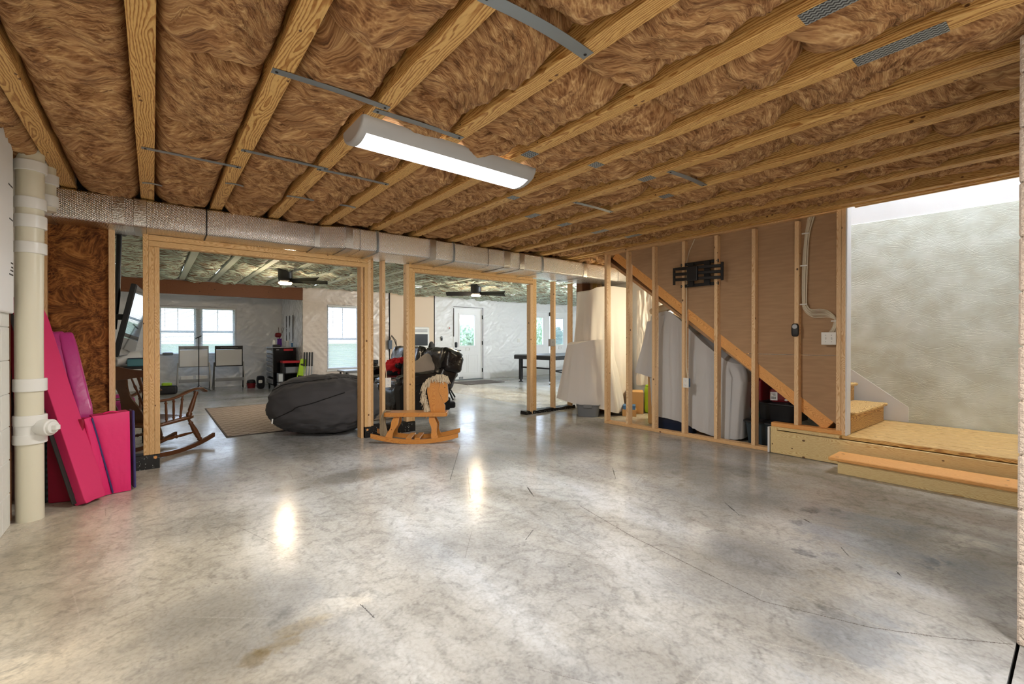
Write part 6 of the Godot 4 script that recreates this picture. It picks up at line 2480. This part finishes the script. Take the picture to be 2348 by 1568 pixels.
	q.soft(Vector3(0, 0.80, -0.12), Vector3(0.62, 0.62, 0.12), 0.85, Basis(), 40, 24)
	put(t, "backrest", q, "suede_black")
	q = g()
	q.soft(Vector3(0, 0.46, 0.12), Vector3(0.56, 0.10, 0.52), 0.5)
	put(t, "seat", q, "suede_black")
	for a in 4:
		q = g()
		q.tube([Vector3(0, 0.42, 0.1), Vector3(cos(a * TAU / 4 + 0.8) * 0.3, 0.012, 0.1 + sin(a * TAU / 4 + 0.8) * 0.3)], 0.016, 8)
		put(t, "leg", q, "black")
	t = thing("side_table", "small grey topped side table under the tall window by the sofa", "table", Vector3(3.62, 0, -10.05))
	q = g()
	q.box(Vector3(0, 0.46, 0), Vector3(0.85, 0.035, 0.5), 0.006)
	put(t, "top", q, "grey_metal")
	q = g()
	q.box(Vector3(0, 0.39, 0), Vector3(0.62, 0.10, 0.40), 0.006)
	put(t, "drawer_box", q, "white_plastic")
	for x in [-0.36, 0.36]:
		for z in [-0.2, 0.2]:
			q = g()
			q.box(Vector3(x, 0.22, z), Vector3(0.035, 0.44, 0.035), 0.003)
			put(t, "leg", q, "black")
	t = thing("round_bowl", "black bowl with pale rim on the side table by the tall window", "bowl", Vector3(3.80, 0.48, -9.97))
	q = g()
	q.lathe(Vector3.ZERO, [[0.0, 0.0], [0.08, 0.0], [0.16, 0.06], [0.20, 0.12], [0.19, 0.125], [0.15, 0.07], [0.0, 0.03]], 28)
	put(t, "bowl", q, "black_gloss")
	t = thing("speaker_box", "small black speaker box on the side table against the window", "speaker", Vector3(3.98, 0.48, -10.15))
	q = g()
	q.box(Vector3(0, 0.10, 0), Vector3(0.16, 0.20, 0.14), 0.008)
	put(t, "case_body", q, "black")
	q = g()
	q.turn(Vector3(0, 0.10, 0.07), Vector3(0, 0.10, 0.076), [[0, 0.05], [1, 0.045]], 20)
	put(t, "cone", q, "black_plastic")
	# games table beyond the right studs
	t = thing("games_table", "black edged folding games table before the door pair", "table", Vector3(9.05, 0, -9.15), 0.10)
	q = g()
	q.box(Vector3(0, 0.73, 0), Vector3(2.5, 0.03, 1.35), 0.006)
	put(t, "table_top", q, "grey_plastic")
	q = g()
	for e in [[Vector3(-1.25, 0.675, 0.675), Vector3(1.25, 0.675, 0.675)], [Vector3(-1.25, 0.675, -0.675), Vector3(1.25, 0.675, -0.675)], [Vector3(-1.25, 0.675, -0.66), Vector3(-1.25, 0.675, 0.66)], [Vector3(1.25, 0.675, -0.66), Vector3(1.25, 0.675, 0.66)]]:
		q = g()
		q.board(e[0], e[1], 0.03, 0.10, Vector3.UP, 0.004)
		put(t, "apron", q, "black")
	for x in [-1.12, 1.12]:
		for z in [-0.55, 0.55]:
			q = g()
			q.board(Vector3(x, 0.07, z), Vector3(x, 0.64, z), 0.085, 0.085, Vector3.BACK, 0.006)
			var lg := put(t, "leg", q, "black")
			q = g()
			q.lathe(Vector3(x, 0, z), [[0.0, 0.0], [0.06, 0.0], [0.06, 0.02], [0.03, 0.03], [0.03, 0.07]], 16)
			put(lg, "foot", q, "black_plastic")
		q = g()
		q.board(Vector3(x, 0.40, -0.55), Vector3(x, 0.40, 0.55), 0.03, 0.04, Vector3.UP, 0.003)
		put(t, "stretcher", q, "black")
	for e in [[Vector3(-1.12, 0.36, 0.5), Vector3(0.3, 0.12, 0.5)], [Vector3(-0.4, 0.62, 0.5), Vector3(0.5, 0.12, 0.5)], [Vector3(-1.12, 0.34, 0.5), Vector3(1.12, 0.34, 0.5)]]:
		q = g()
		q.tube([e[0], e[1]], 0.018, 8)
		put(t, "brace", q, "black")

# ---------------------------------------------------------------- under-stair store
func drape(parent: Node3D, called: String, mat: String, top: Array, bottom: Array, sd: int, amp: float, rows_n := 60, per := 6, mids: Array = []) -> void:
	# closed outlines from top to hem, joined by a sheet with hanging folds
	var outs := [top]
	outs.append_array(mids)
	outs.append(bottom)
	var n := top.size() * per
	var nn := noise(sd, 1.0, 3)
	var rows := []
	for j in rows_n + 1:
		var b := float(j) / rows_n * (outs.size() - 1)
		var j0 := mini(int(b), outs.size() - 2)
		var f := b - j0
		var r := PackedVector3Array()
		var cen := Vector3.ZERO
		for p in outs[j0]:
			cen += p / float(top.size())
		for i in n + 1:
			var a := float(i % n) / per
			var i0 := int(a) % top.size()
			var i1 := (i0 + 1) % top.size()
			var im := (i0 + top.size() - 1) % top.size()
			var i2 := (i1 + 1) % top.size()
			var fr := a - int(a)
			var pa: Vector3 = outs[j0][i0].cubic_interpolate(outs[j0][i1], outs[j0][im], outs[j0][i2], fr).lerp(outs[j0][i0].lerp(outs[j0][i1], fr), 0.5)
			var pb: Vector3 = outs[j0 + 1][i0].cubic_interpolate(outs[j0 + 1][i1], outs[j0 + 1][im], outs[j0 + 1][i2], fr).lerp(outs[j0 + 1][i0].lerp(outs[j0 + 1][i1], fr), 0.5)
			var p := pa.lerp(pb, f)
			var dn := b / (outs.size() - 1)
			var arc := float(i % n) / n
			var ring := Vector2(cos(arc * TAU), sin(arc * TAU)) * 3.2
			var fold := nn.get_noise_3d(ring.x * 1.4, ring.y * 1.4, dn * 0.5)
			var fine := nn.get_noise_3d(ring.x * 4.0, ring.y * 4.0, dn * 1.3 + 7.0)
			var outw := Vector3(p.x - cen.x, 0, p.z - cen.z).normalized()
			p += outw * amp * (fold * 1.3 + fine * 0.45) * smoothstep(0.0, 0.35, dn)
			p.y += 0.012 * fine * smoothstep(0.9, 1.0, dn)
			r.append(p)
		rows.append(r)
	rows.reverse()
	var q := g()
	q.net(rows, true)
	var lid: PackedVector3Array = rows[rows_n]
	var cc := Vector3.ZERO
	for i in n:
		cc += lid[i] / n
	cc.y += 0.01
	var inner := []
	for k in 6:
		var r := PackedVector3Array()
		for i in n + 1:
			r.append(lid[i].lerp(cc, k / 5.0) + Vector3(0, 0.012 * sin(k / 5.0 * PI * 0.5), 0))
		inner.append(r)
	q.net(inner, true)
	put(parent, called, q, mat)

func build_storage() -> void:
	# tall furniture under white dust sheets
	var t := thing("covered_cabinet", "tall cabinet draped in a creased white dust sheet, behind the first two stair studs", "covered furniture", Vector3.ZERO)
	var top := [Vector3(5.40, 1.90, -4.93), Vector3(5.50, 1.97, -4.80), Vector3(5.80, 2.0, -4.72), Vector3(6.10, 1.99, -4.70), Vector3(6.16, 1.98, -4.85), Vector3(6.16, 1.98, -5.15), Vector3(5.8, 1.98, -5.2), Vector3(5.45, 1.92, -5.18)]
	var mid := [Vector3(5.36, 1.0, -4.95), Vector3(5.47, 1.0, -4.78), Vector3(5.80, 1.0, -4.67), Vector3(6.13, 1.0, -4.64), Vector3(6.19, 1.0, -4.85), Vector3(6.19, 1.0, -5.2), Vector3(5.8, 1.0, -5.26), Vector3(5.42, 1.0, -5.24)]
	var bot := [Vector3(5.34, 0.22, -4.96), Vector3(5.45, 0.15, -4.75), Vector3(5.80, 0.10, -4.60), Vector3(6.15, 0.16, -4.60), Vector3(6.21, 0.2, -4.85), Vector3(6.21, 0.2, -5.22), Vector3(5.8, 0.2, -5.28), Vector3(5.40, 0.2, -5.26)]
	drape(t, "dust_sheet", "sheet_white", top, bot, 21, 0.035, 60, 8, [mid])
	var q := g()
	q.box(Vector3(5.80, 0.97, -4.98), Vector3(0.56, 1.94, 0.36), 0.02)
	put(t, "cabinet_body", q, "cardboard")
	t = thing("covered_chair", "low rounded seat under a white sheet in front of the tall draped cabinet", "covered furniture", Vector3.ZERO)
	top = [Vector3(5.06, 1.06, -5.02), Vector3(5.08, 1.08, -4.86), Vector3(5.22, 1.14, -4.62), Vector3(5.40, 1.14, -4.52), Vector3(5.55, 1.06, -4.56), Vector3(5.56, 1.08, -4.8), Vector3(5.45, 1.12, -5.0), Vector3(5.2, 1.10, -5.1)]
	bot = [Vector3(4.92, 0.24, -5.12), Vector3(4.95, 0.19, -4.84), Vector3(5.16, 0.13, -4.50), Vector3(5.42, 0.05, -4.34), Vector3(5.70, 0.08, -4.42), Vector3(5.72, 0.15, -4.8), Vector3(5.5, 0.2, -5.1), Vector3(5.2, 0.2, -5.22)]
	drape(t, "dust_sheet", "sheet_white", top, bot, 25, 0.03, 50, 8)
	q = g()
	q.soft(Vector3(5.32, 0.62, -4.82), Vector3(0.34, 0.90, 0.34), 0.8)
	put(t, "seat_body", q, "cardboard")
	# hanging sheet on the right
	t = thing("hanging_sheet", "creased white sheet hanging against the store wall right of the draped cabinet", "sheet", Vector3.ZERO)
	var nn := noise(33, 1.4, 3)
	var rows := []
	for j in 61:
		var b := j / 60.0
		var r := PackedVector3Array()
		for i in 61:
			var a := i / 60.0
			var p := Vector3(lerpf(6.17, 6.235, a), 0.42 + 1.52 * b, lerpf(-4.55, -3.90, a))
			p.x += 0.03 * nn.get_noise_2d(a * 5.0, b * 1.6) + 0.012 * sin(a * 30.0 + b * 3.0) * (1.0 - b)
			p.y += 0.05 * nn.get_noise_1d(a * 4.0) * (1.0 - b)
			r.append(p)
		rows.append(r)
	q = g()
	q.net(rows)
	put(t, "cloth", q, "sheet_white")
	t = tote("storage_tub", "low grey tub under the hem of the white dust sheet", Vector3(5.23, 0, -4.72), 0.65, Vector3(0.52, 0.20, 0.36), "grey_plastic", "")
	t = thing("cardboard_box", "brown cardboard box with printed lines under the white sheet", "box", Vector3(5.95, 0, -4.42), 0.65)
	q = g()
	q.box(Vector3(0, 0.17, 0), Vector3(0.32, 0.34, 0.26), 0.004)
	put(t, "carton", q, "cardboard")
	for k in 7:
		q = g()
		q.box(Vector3(0.09, 0.06 + k * 0.035, 0.131), Vector3(0.05 if k % 2 == 0 else 0.03, 0.004, 0.002), 0.0)
		put(t, "printed_mark", q, "dark_line")
	t = thing("shipping_box", "blue and brown box between the grey tub and the cardboard box", "box", Vector3(5.66, 0, -4.30), 0.65)
	q = g()
	q.box(Vector3(0, 0.05, 0), Vector3(0.26, 0.10, 0.2), 0.004)
	put(t, "carton", q, "cardboard")
	q = g()
	q.box(Vector3(-0.02, 0.13, 0), Vector3(0.20, 0.06, 0.18), 0.004)
	put(t, "blue_lid", q, "blue_box", "blue lid")
	t = thing("lime_bin", "lime green plastic bin standing right of the cardboard box", "bin", Vector3(6.13, 0, -4.22), 0.3)
	q = g()
	q.soft(Vector3(0, 0.21, 0), Vector3(0.22, 0.42, 0.20), 0.25)
	put(t, "bin_body", q, "lime")
	q = g()
	q.soft(Vector3(0, 0.425, 0), Vector3(0.20, 0.03, 0.18), 0.3)
	put(t, "rim", q, "lime")
	# grey covered stack under the flight
	t = thing("covered_stack", "big stack of goods draped in a grey sheet under the stair", "covered furniture", Vector3.ZERO)
	top = [Vector3(5.22, 1.45, -3.62), Vector3(5.18, 1.52, -3.48), Vector3(5.17, 1.50, -3.30), Vector3(5.16, 1.36, -3.12), Vector3(5.15, 1.12, -2.86), Vector3(5.14, 0.90, -2.56), Vector3(5.25, 0.86, -2.42), Vector3(5.6, 0.90, -2.45), Vector3(5.9, 1.4, -3.1), Vector3(5.9, 1.56, -3.5), Vector3(5.85, 1.52, -3.70), Vector3(5.5, 1.50, -3.68)]
	mid = [Vector3(5.21, 1.0, -3.66), Vector3(5.10, 1.0, -3.54), Vector3(5.10, 1.0, -3.30), Vector3(5.11, 0.95, -3.08), Vector3(5.10, 0.85, -2.84), Vector3(5.11, 0.72, -2.50), Vector3(5.20, 0.66, -2.36), Vector3(5.7, 0.70, -2.40), Vector3(5.98, 1.0, -3.05), Vector3(5.98, 1.1, -3.55), Vector3(5.92, 1.1, -3.74), Vector3(5.5, 1.0, -3.70)]
	bot = [Vector3(5.22, 0.24, -3.58), Vector3(5.10, 0.16, -3.50), Vector3(5.08, 0.15, -3.28), Vector3(5.09, 0.12, -3.05), Vector3(5.07, 0.05, -2.82), Vector3(5.08, 0.02, -2.52), Vector3(5.20, 0.03, -2.40), Vector3(5.7, 0.06, -2.44), Vector3(6.0, 0.1, -3.05), Vector3(6.0, 0.1, -3.55), Vector3(5.95, 0.2, -3.72), Vector3(5.5, 0.24, -3.63)]
	drape(t, "dust_sheet", "sheet_grey", top, bot, 41, 0.028, 70, 8, [mid])
	q = g()
	q.box(Vector3(5.55, 0.60, -3.42), Vector3(0.56, 1.20, 0.58), 0.02)
	q.box(Vector3(5.5, 0.30, -2.80), Vector3(0.5, 0.60, 0.48), 0.02)
	put(t, "goods", q, "cardboard")
	q = g()
	rows = []
	for j in 25:
		var b := j / 24.0
		var r := PackedVector3Array()
		for i in 25:
			var a := i / 24.0
			r.append(Vector3(5.14 - 0.06 * b + 0.015 * sin(a * 7.0), lerpf(1.38 + 0.08 * a, 0.70 - 0.05 * a, b), lerpf(lerpf(-3.62, -3.36, a), lerpf(-3.76, -3.50, a), b) + 0.01 * sin(b * 5.0 + a * 3.0)))
		rows.append(r)
	rows.reverse()
	q.net(rows)
	put(t, "loose_corner", q, "sheet_grey", "loose hanging corner of the grey sheet")
	q = g()
	q.soft(Vector3(5.34, 1.575, -3.42), Vector3(0.40, 0.10, 0.46), 0.5, Basis(Vector3.RIGHT, -0.18) * Basis(Vector3.BACK, 0.2))
	put(t, "taupe_fold", q, "sheet_taupe", "taupe fold over the top")
	tote("storage_tote", "navy tote under the grey sheet near the third stair stud", Vector3(5.20, 0, -3.24), 1.57, Vector3(0.62, 0.16, 0.16), "navy", "")
	# bins right of the grey stack
	tote("storage_tote", "dark tote with black lid under the red bag of goods", Vector3(5.42, 0.275, -2.06), 1.57, Vector3(0.44, 0.20, 0.46), "black_plastic", "black_plastic")
	tote("storage_tote", "slate tote at the bottom of the stack behind the last floor stud", Vector3(5.36, 0, -2.16), 1.57, Vector3(0.42, 0.275, 0.5), "teal_tote", "black_plastic")
	tote("storage_tote", "navy tote high up under the stringer behind the red bag", Vector3(5.95, 0.42, -2.55), 1.4, Vector3(0.46, 0.34, 0.5), "navy", "navy")
	t = thing("support_crate", "dark crate below the high navy tote", "crate", Vector3(5.95, 0, -2.55))
	q = g()
	q.box(Vector3(0, 0.21, 0), Vector3(0.45, 0.41, 0.42), 0.006)
	put(t, "crate", q, "black")
	t = thing("snack_bag", "dark red foil bag with white barcode label on the black tote", "bag", Vector3(5.30, 0.475, -2.05), deg_to_rad(-70.0))
	q = g()
	var bn := noise(3, 9.0, 3)
	q.soft(Vector3(0, 0.085, 0), Vector3(0.26, 0.18, 0.10), 0.4, Basis(), 40, 20, func(p, d): return p + d * 0.010 * bn.get_noise_3dv(p * 5.0))
	put(t, "bag_body", q, "deep_red")
	q = g()
	q.box(Vector3(-0.075, 0.075, 0.052), Vector3(0.085, 0.11, 0.003), 0.0)
	var lb := put(t, "label", q, "paper")
	q = g()
	var bx := -0.105
	rng.seed = 6
	while bx < -0.05:
		var w := 0.002 + 0.003 * rng.randf()
		q.box(Vector3(bx + w / 2, 0.052, 0.0545), Vector3(w, 0.035, 0.001), 0.0)
		bx += w + 0.002 + 0.002 * rng.randf()
	for k in 3:
		q.box(Vector3(-0.08 + 0.006 * k, 0.115 - k * 0.014, 0.0545), Vector3(0.05 - 0.01 * k, 0.005, 0.001), 0.0)
	put(lb, "barcode", q, "black")
	q = g()
	q.soft(Vector3(0.02, 0.155, 0.045), Vector3(0.06, 0.035, 0.02), 0.7)
	put(t, "green_badge", q, "lime", "green badge")
	q = g()
	q.soft(Vector3(0.07, 0.03, 0.05), Vector3(0.045, 0.025, 0.008), 0.9)
	put(t, "white_badge", q, "paper", "white oval badge")
	t.scale = Vector3.ONE * 0.8
	t = thing("tool_case", "red case standing behind the grey sheet's right hem", "case", Vector3(5.45, 0.35, -2.30), 1.4)
	q = g()
	q.soft(Vector3(0, 0.17, 0), Vector3(0.14, 0.36, 0.26), 0.25)
	put(t, "case_body", q, "deep_red")
	t = thing("green_case", "dark green case with red dot below the red case", "case", Vector3(5.45, 0.0, -2.32), 1.4)
	q = g()
	q.soft(Vector3(0, 0.175, 0), Vector3(0.16, 0.345, 0.2), 0.2)
	put(t, "case_body", q, "green_dark")
	q = g()
	q.soft(Vector3(0.04, 0.24, 0.10), Vector3(0.04, 0.04, 0.012), 0.9)
	put(t, "red_dot", q, "red")

# ---------------------------------------------------------------- fixed things on the stud walls
func outlet(called: String, label: String, at: Vector3, turn: float, w: float, h: float, boxes: String, kind: String) -> Node3D:
	var t := thing(called, label, kind, at, turn)
	var q := g()
	q.box(Vector3(0, 0, -0.028), Vector3(w * 0.75, h * 0.85, 0.05), 0.004)
	put(t, "back_box", q, boxes)
	q = g()
	q.box(Vector3(0, 0, 0.003), Vector3(w, h, 0.008), 0.003)
	put(t, "face_plate", q, "white_plastic")
	return t

func build_wall_things() -> void:
	var xw := func(z: float) -> float: return 4.999 + 0.035 * z
	var ang := deg_to_rad(-88.0)   # local +z looks along -x
	# double switch
	var t := outlet("switch_plate", "white double switch plate under the bundle of white cables", Vector3(xw.call(-1.497) - 0.004, 1.153, -1.497), ang, 0.118, 0.118, "blue_box", "switch")
	for s in [-1.0, 1.0]:
		var q := g()
		q.box(Vector3(s * 0.023, 0, 0.010), Vector3(0.009, 0.022, 0.012), 0.002)
		put(t, "toggle", q, "white_gloss")
		for y in [-0.03, 0.03]:
			q = g()
			q.turn(Vector3(s * 0.023, y, 0.006), Vector3(s * 0.023, y, 0.009), [[0, 0.0035], [1, 0.003]], 8)
			put(t, "screw", q, "grey_metal")
	# outlets
	for e in [["white double outlet on the fourth stair stud below the television bracket", Vector3(xw.call(-2.91) - 0.005, 0.638, -2.912), ang], ["white double outlet beside the second partition stud above the rocking horse", Vector3(2.213, 0.628, -5.198), 0.0]]:
		t = outlet("outlet_plate", e[0], e[1], e[2], 0.072, 0.116, "blue_box", "outlet")
		for y in [-0.028, 0.028]:
			var q := g()
			q.soft(Vector3(0, y, 0.007), Vector3(0.034, 0.03, 0.006), 0.4, Basis(), 20, 10)
			var rc := put(t, "receptacle", q, "white_gloss")
			q = g()
			for x in [-0.007, 0.007]:
				q.box(Vector3(x, y + 0.004, 0.0102), Vector3(0.0022, 0.009, 0.001), 0.0)
			q.box(Vector3(0, y - 0.007, 0.0102), Vector3(0.004, 0.004, 0.001), 0.0)
			put(rc, "slots", q, "dark_line")
	# grey metal boxes
	for e in [["square grey steel box on the first stud right of the second opening", Vector3(4.985, 1.095, -5.29), 0.0, 0.11], ["small grey steel box on the far wall behind the second stair stud", Vector3(6.215, 0.62, -4.92), ang, 0.08]]:
		t = thing("metal_box", e[0], "junction box", e[1], e[2])
		var q := g()
		q.box(Vector3(0, 0, 0), Vector3(e[3], e[3] * 1.05, 0.05), 0.004)
		put(t, "box", q, "box_grey")
		q = g()
		q.turn(Vector3(0, 0.01, 0.024), Vector3(0, 0.01, 0.028), [[0, 0.012], [1, 0.011]], 14)
		put(t, "knockout", q, "grey_plastic")
	# sensor on the seventh stud
	t = thing("wall_sensor", "black oval sensor with round badge on the stud left of the white cables", "sensor", Vector3(xw.call(-1.772) - 0.014, 1.235, -1.772), ang)
	oval(t, 0.066, 0.128)
	# cables
	rng.seed = 31
	var bun := thing("cable_bundle", "bundle of white electrical cables running down to the double switch plate", "cables")
	for i in 7:
		var k := i - 3.0
		var q := g()
		var pts := []
		var ctrl := [Vector2(-1.655 + 0.009 * k, 2.33), Vector2(-1.69 + 0.006 * k, 2.15), Vector2(-1.708 + 0.007 * k, 1.85), Vector2(-1.712 + 0.006 * k, 1.52), Vector2(-1.70 + 0.005 * k, 1.45 + 0.006 * k), Vector2(-1.655, 1.40 + 0.011 * k), Vector2(-1.58, 1.392 + 0.013 * k), Vector2(-1.52, 1.385 + 0.010 * k), Vector2(-1.468, 1.35 + 0.005 * k), Vector2(-1.455 + 0.004 * k, 1.31), Vector2(-1.462 + 0.007 * k, 1.25), Vector2(-1.485 + 0.009 * k, 1.205)]
		for j in ctrl.size() - 1:
			for m in 6:
				var f := m / 6.0
				var p: Vector2 = ctrl[j].cubic_interpolate(ctrl[j + 1], ctrl[maxi(j - 1, 0)], ctrl[mini(j + 2, ctrl.size() - 1)], f)
				pts.append(Vector3(xw.call(p.x) + 0.028 + 0.010 * absf(k) * 0.4 + 0.006 * (i % 2), p.y, p.x))
		q.tube(pts, 0.0036, 8, true, 1.0)
		put(bun, "cable", q, "cable")
	for e in [[-1.697, 2.17], [-1.712, 1.86], [-1.712, 1.485], [-1.455, 1.315]]:
		var q := g()
		q.board(Vector3(xw.call(e[0]) + 0.018, e[1], e[0] - 0.032), Vector3(xw.call(e[0]) + 0.018, e[1], e[0] + 0.032), 0.008, 0.012, Vector3.UP, 0.002)
		put(bun, "staple", q, "white_plastic")
	t = thing("outlet_cable", "single white cable running down the stud to the outlet below the television bracket", "cable")
	var q := g()
	q.tube([Vector3(4.95, 2.31, -2.84), Vector3(4.94, 2.18, -2.90), Vector3(4.925, 2.05, -2.925), Vector3(4.92, 1.3, -2.925), Vector3(4.92, 0.82, -2.925), Vector3(4.922, 0.72, -2.91), Vector3(4.925, 0.69, -2.905)], 0.0045, 8)
	put(t, "cable", q, "cable")
	t = thing("outlet_cable", "short white cable rising from the outlet above the rocking horse", "cable")
	q = g()
	q.tube([Vector3(2.205, 0.67, -5.225), Vector3(2.200, 0.75, -5.225), Vector3(2.188, 0.82, -5.225), Vector3(2.187, 1.5, -5.225), Vector3(2.187, 2.05, -5.225)], 0.004, 8)
	put(t, "cable", q, "cable")
	# television bracket
	t = thing("tv_bracket", "black folding television wall bracket bolted across two stair studs", "bracket", Vector3(xw.call(-2.76) - 0.005, 1.895, -2.76), ang)
	for y in [0.125, -0.125]:
		q = g()
		q.board(Vector3(-0.225, y, -0.012), Vector3(0.225, y, -0.012), 0.012, 0.036, Vector3.UP, 0.003)
		var rl := put(t, "wall_rail", q, "black")
		for x in [-0.205, 0.205, -0.13, 0.13]:
			q = g()
			q.turn(Vector3(x, y, -0.006), Vector3(x, y, 0.002), [[0, 0.006], [1, 0.005]], 8)
			put(rl, "bolt", q, "grey_metal")
	for x in [-0.09, 0.10]:
		q = g()
		q.board(Vector3(x, -0.135, 0.0), Vector3(x, 0.135, 0.0), 0.07, 0.02, Vector3.BACK, 0.003)
		put(t, "upright", q, "black")
	for s in [-1.0, 1.0]:
		for y in [0.068, 0.005, -0.058]:
			q = g()
			q.board(Vector3(s * 0.02, y, 0.05), Vector3(s * 0.275, y - s * 0.012, 0.035), 0.02, 0.034, Vector3.UP, 0.004)
			put(t, "arm", q, "black")
		q = g()
		q.board(Vector3(s * 0.285, -0.105, 0.034), Vector3(s * 0.285, 0.095, 0.034), 0.028, 0.016, Vector3.BACK, 0.003)
		put(t, "end_plate", q, "black")
	q = g()
	q.soft(Vector3(-0.035, 0.0, 0.075), Vector3(0.125, 0.17, 0.03), 0.15, Basis(), 32, 16)
	put(t, "mount_plate", q, "black_plastic")

# ---------------------------------------------------------------- outside the windows
func build_outside() -> void:
	var gr := shell("ground", "pale grass slope outside the windows", "ground")
	var q := g()
	q.face([Vector3(-60, -0.2, -13.6), Vector3(80, -0.2, -13.6), Vector3(80, 0.6, -70), Vector3(-60, 0.6, -70)])
	put(gr, "lawn", q, "grass")
	var spots := [[11.6, -20.0, 2.0], [13.2, -21.0, 2.1], [15.0, -21.5, 2.0], [18.0, -21.0, 2.9], [9.9, -21.5, 1.8], [20.6, -22.0, 2.2]]
	var lab := ["loose shrubby tree outside the back door window, left", "loose shrubby tree outside the back door window, middle", "rounded tree seen through the back door window, right", "leafy tree outside the left leaf of the door pair", "low pale shrub outside at the left edge of the back door window", "distant tree outside beyond the door pair"]
	for i in spots.size():
		var t := thing("tree", lab[i], "tree", Vector3(spots[i][0], -0.1, spots[i][1]))
		var h: float = spots[i][2]
		rng.seed = 900 + i
		q = g()
		q.turn(Vector3.ZERO, Vector3(0.1, h * 0.7, 0), [[0, 0.12], [0.5, 0.09], [1, 0.04]], 8)
		put(t, "trunk", q, "bark")
		q = g()
		for k in 2200:
			var d := Vector3(rng.randfn(), rng.randfn(), rng.randfn()).normalized() * pow(rng.randf(), 0.4)
			var p := Vector3(d.x * h * 0.5, h * 0.58 + d.y * h * 0.42, d.z * h * 0.5)
			var a := Vector3(rng.randfn(), rng.randfn(), rng.randfn()).normalized() * 0.085
			var b := a.cross(Vector3(rng.randfn(), rng.randfn(), rng.randfn())).normalized() * 0.06
			q.face([p - a, p + b, p + a, p - b])
		stuff(put(t, "foliage", q, "leaf"))
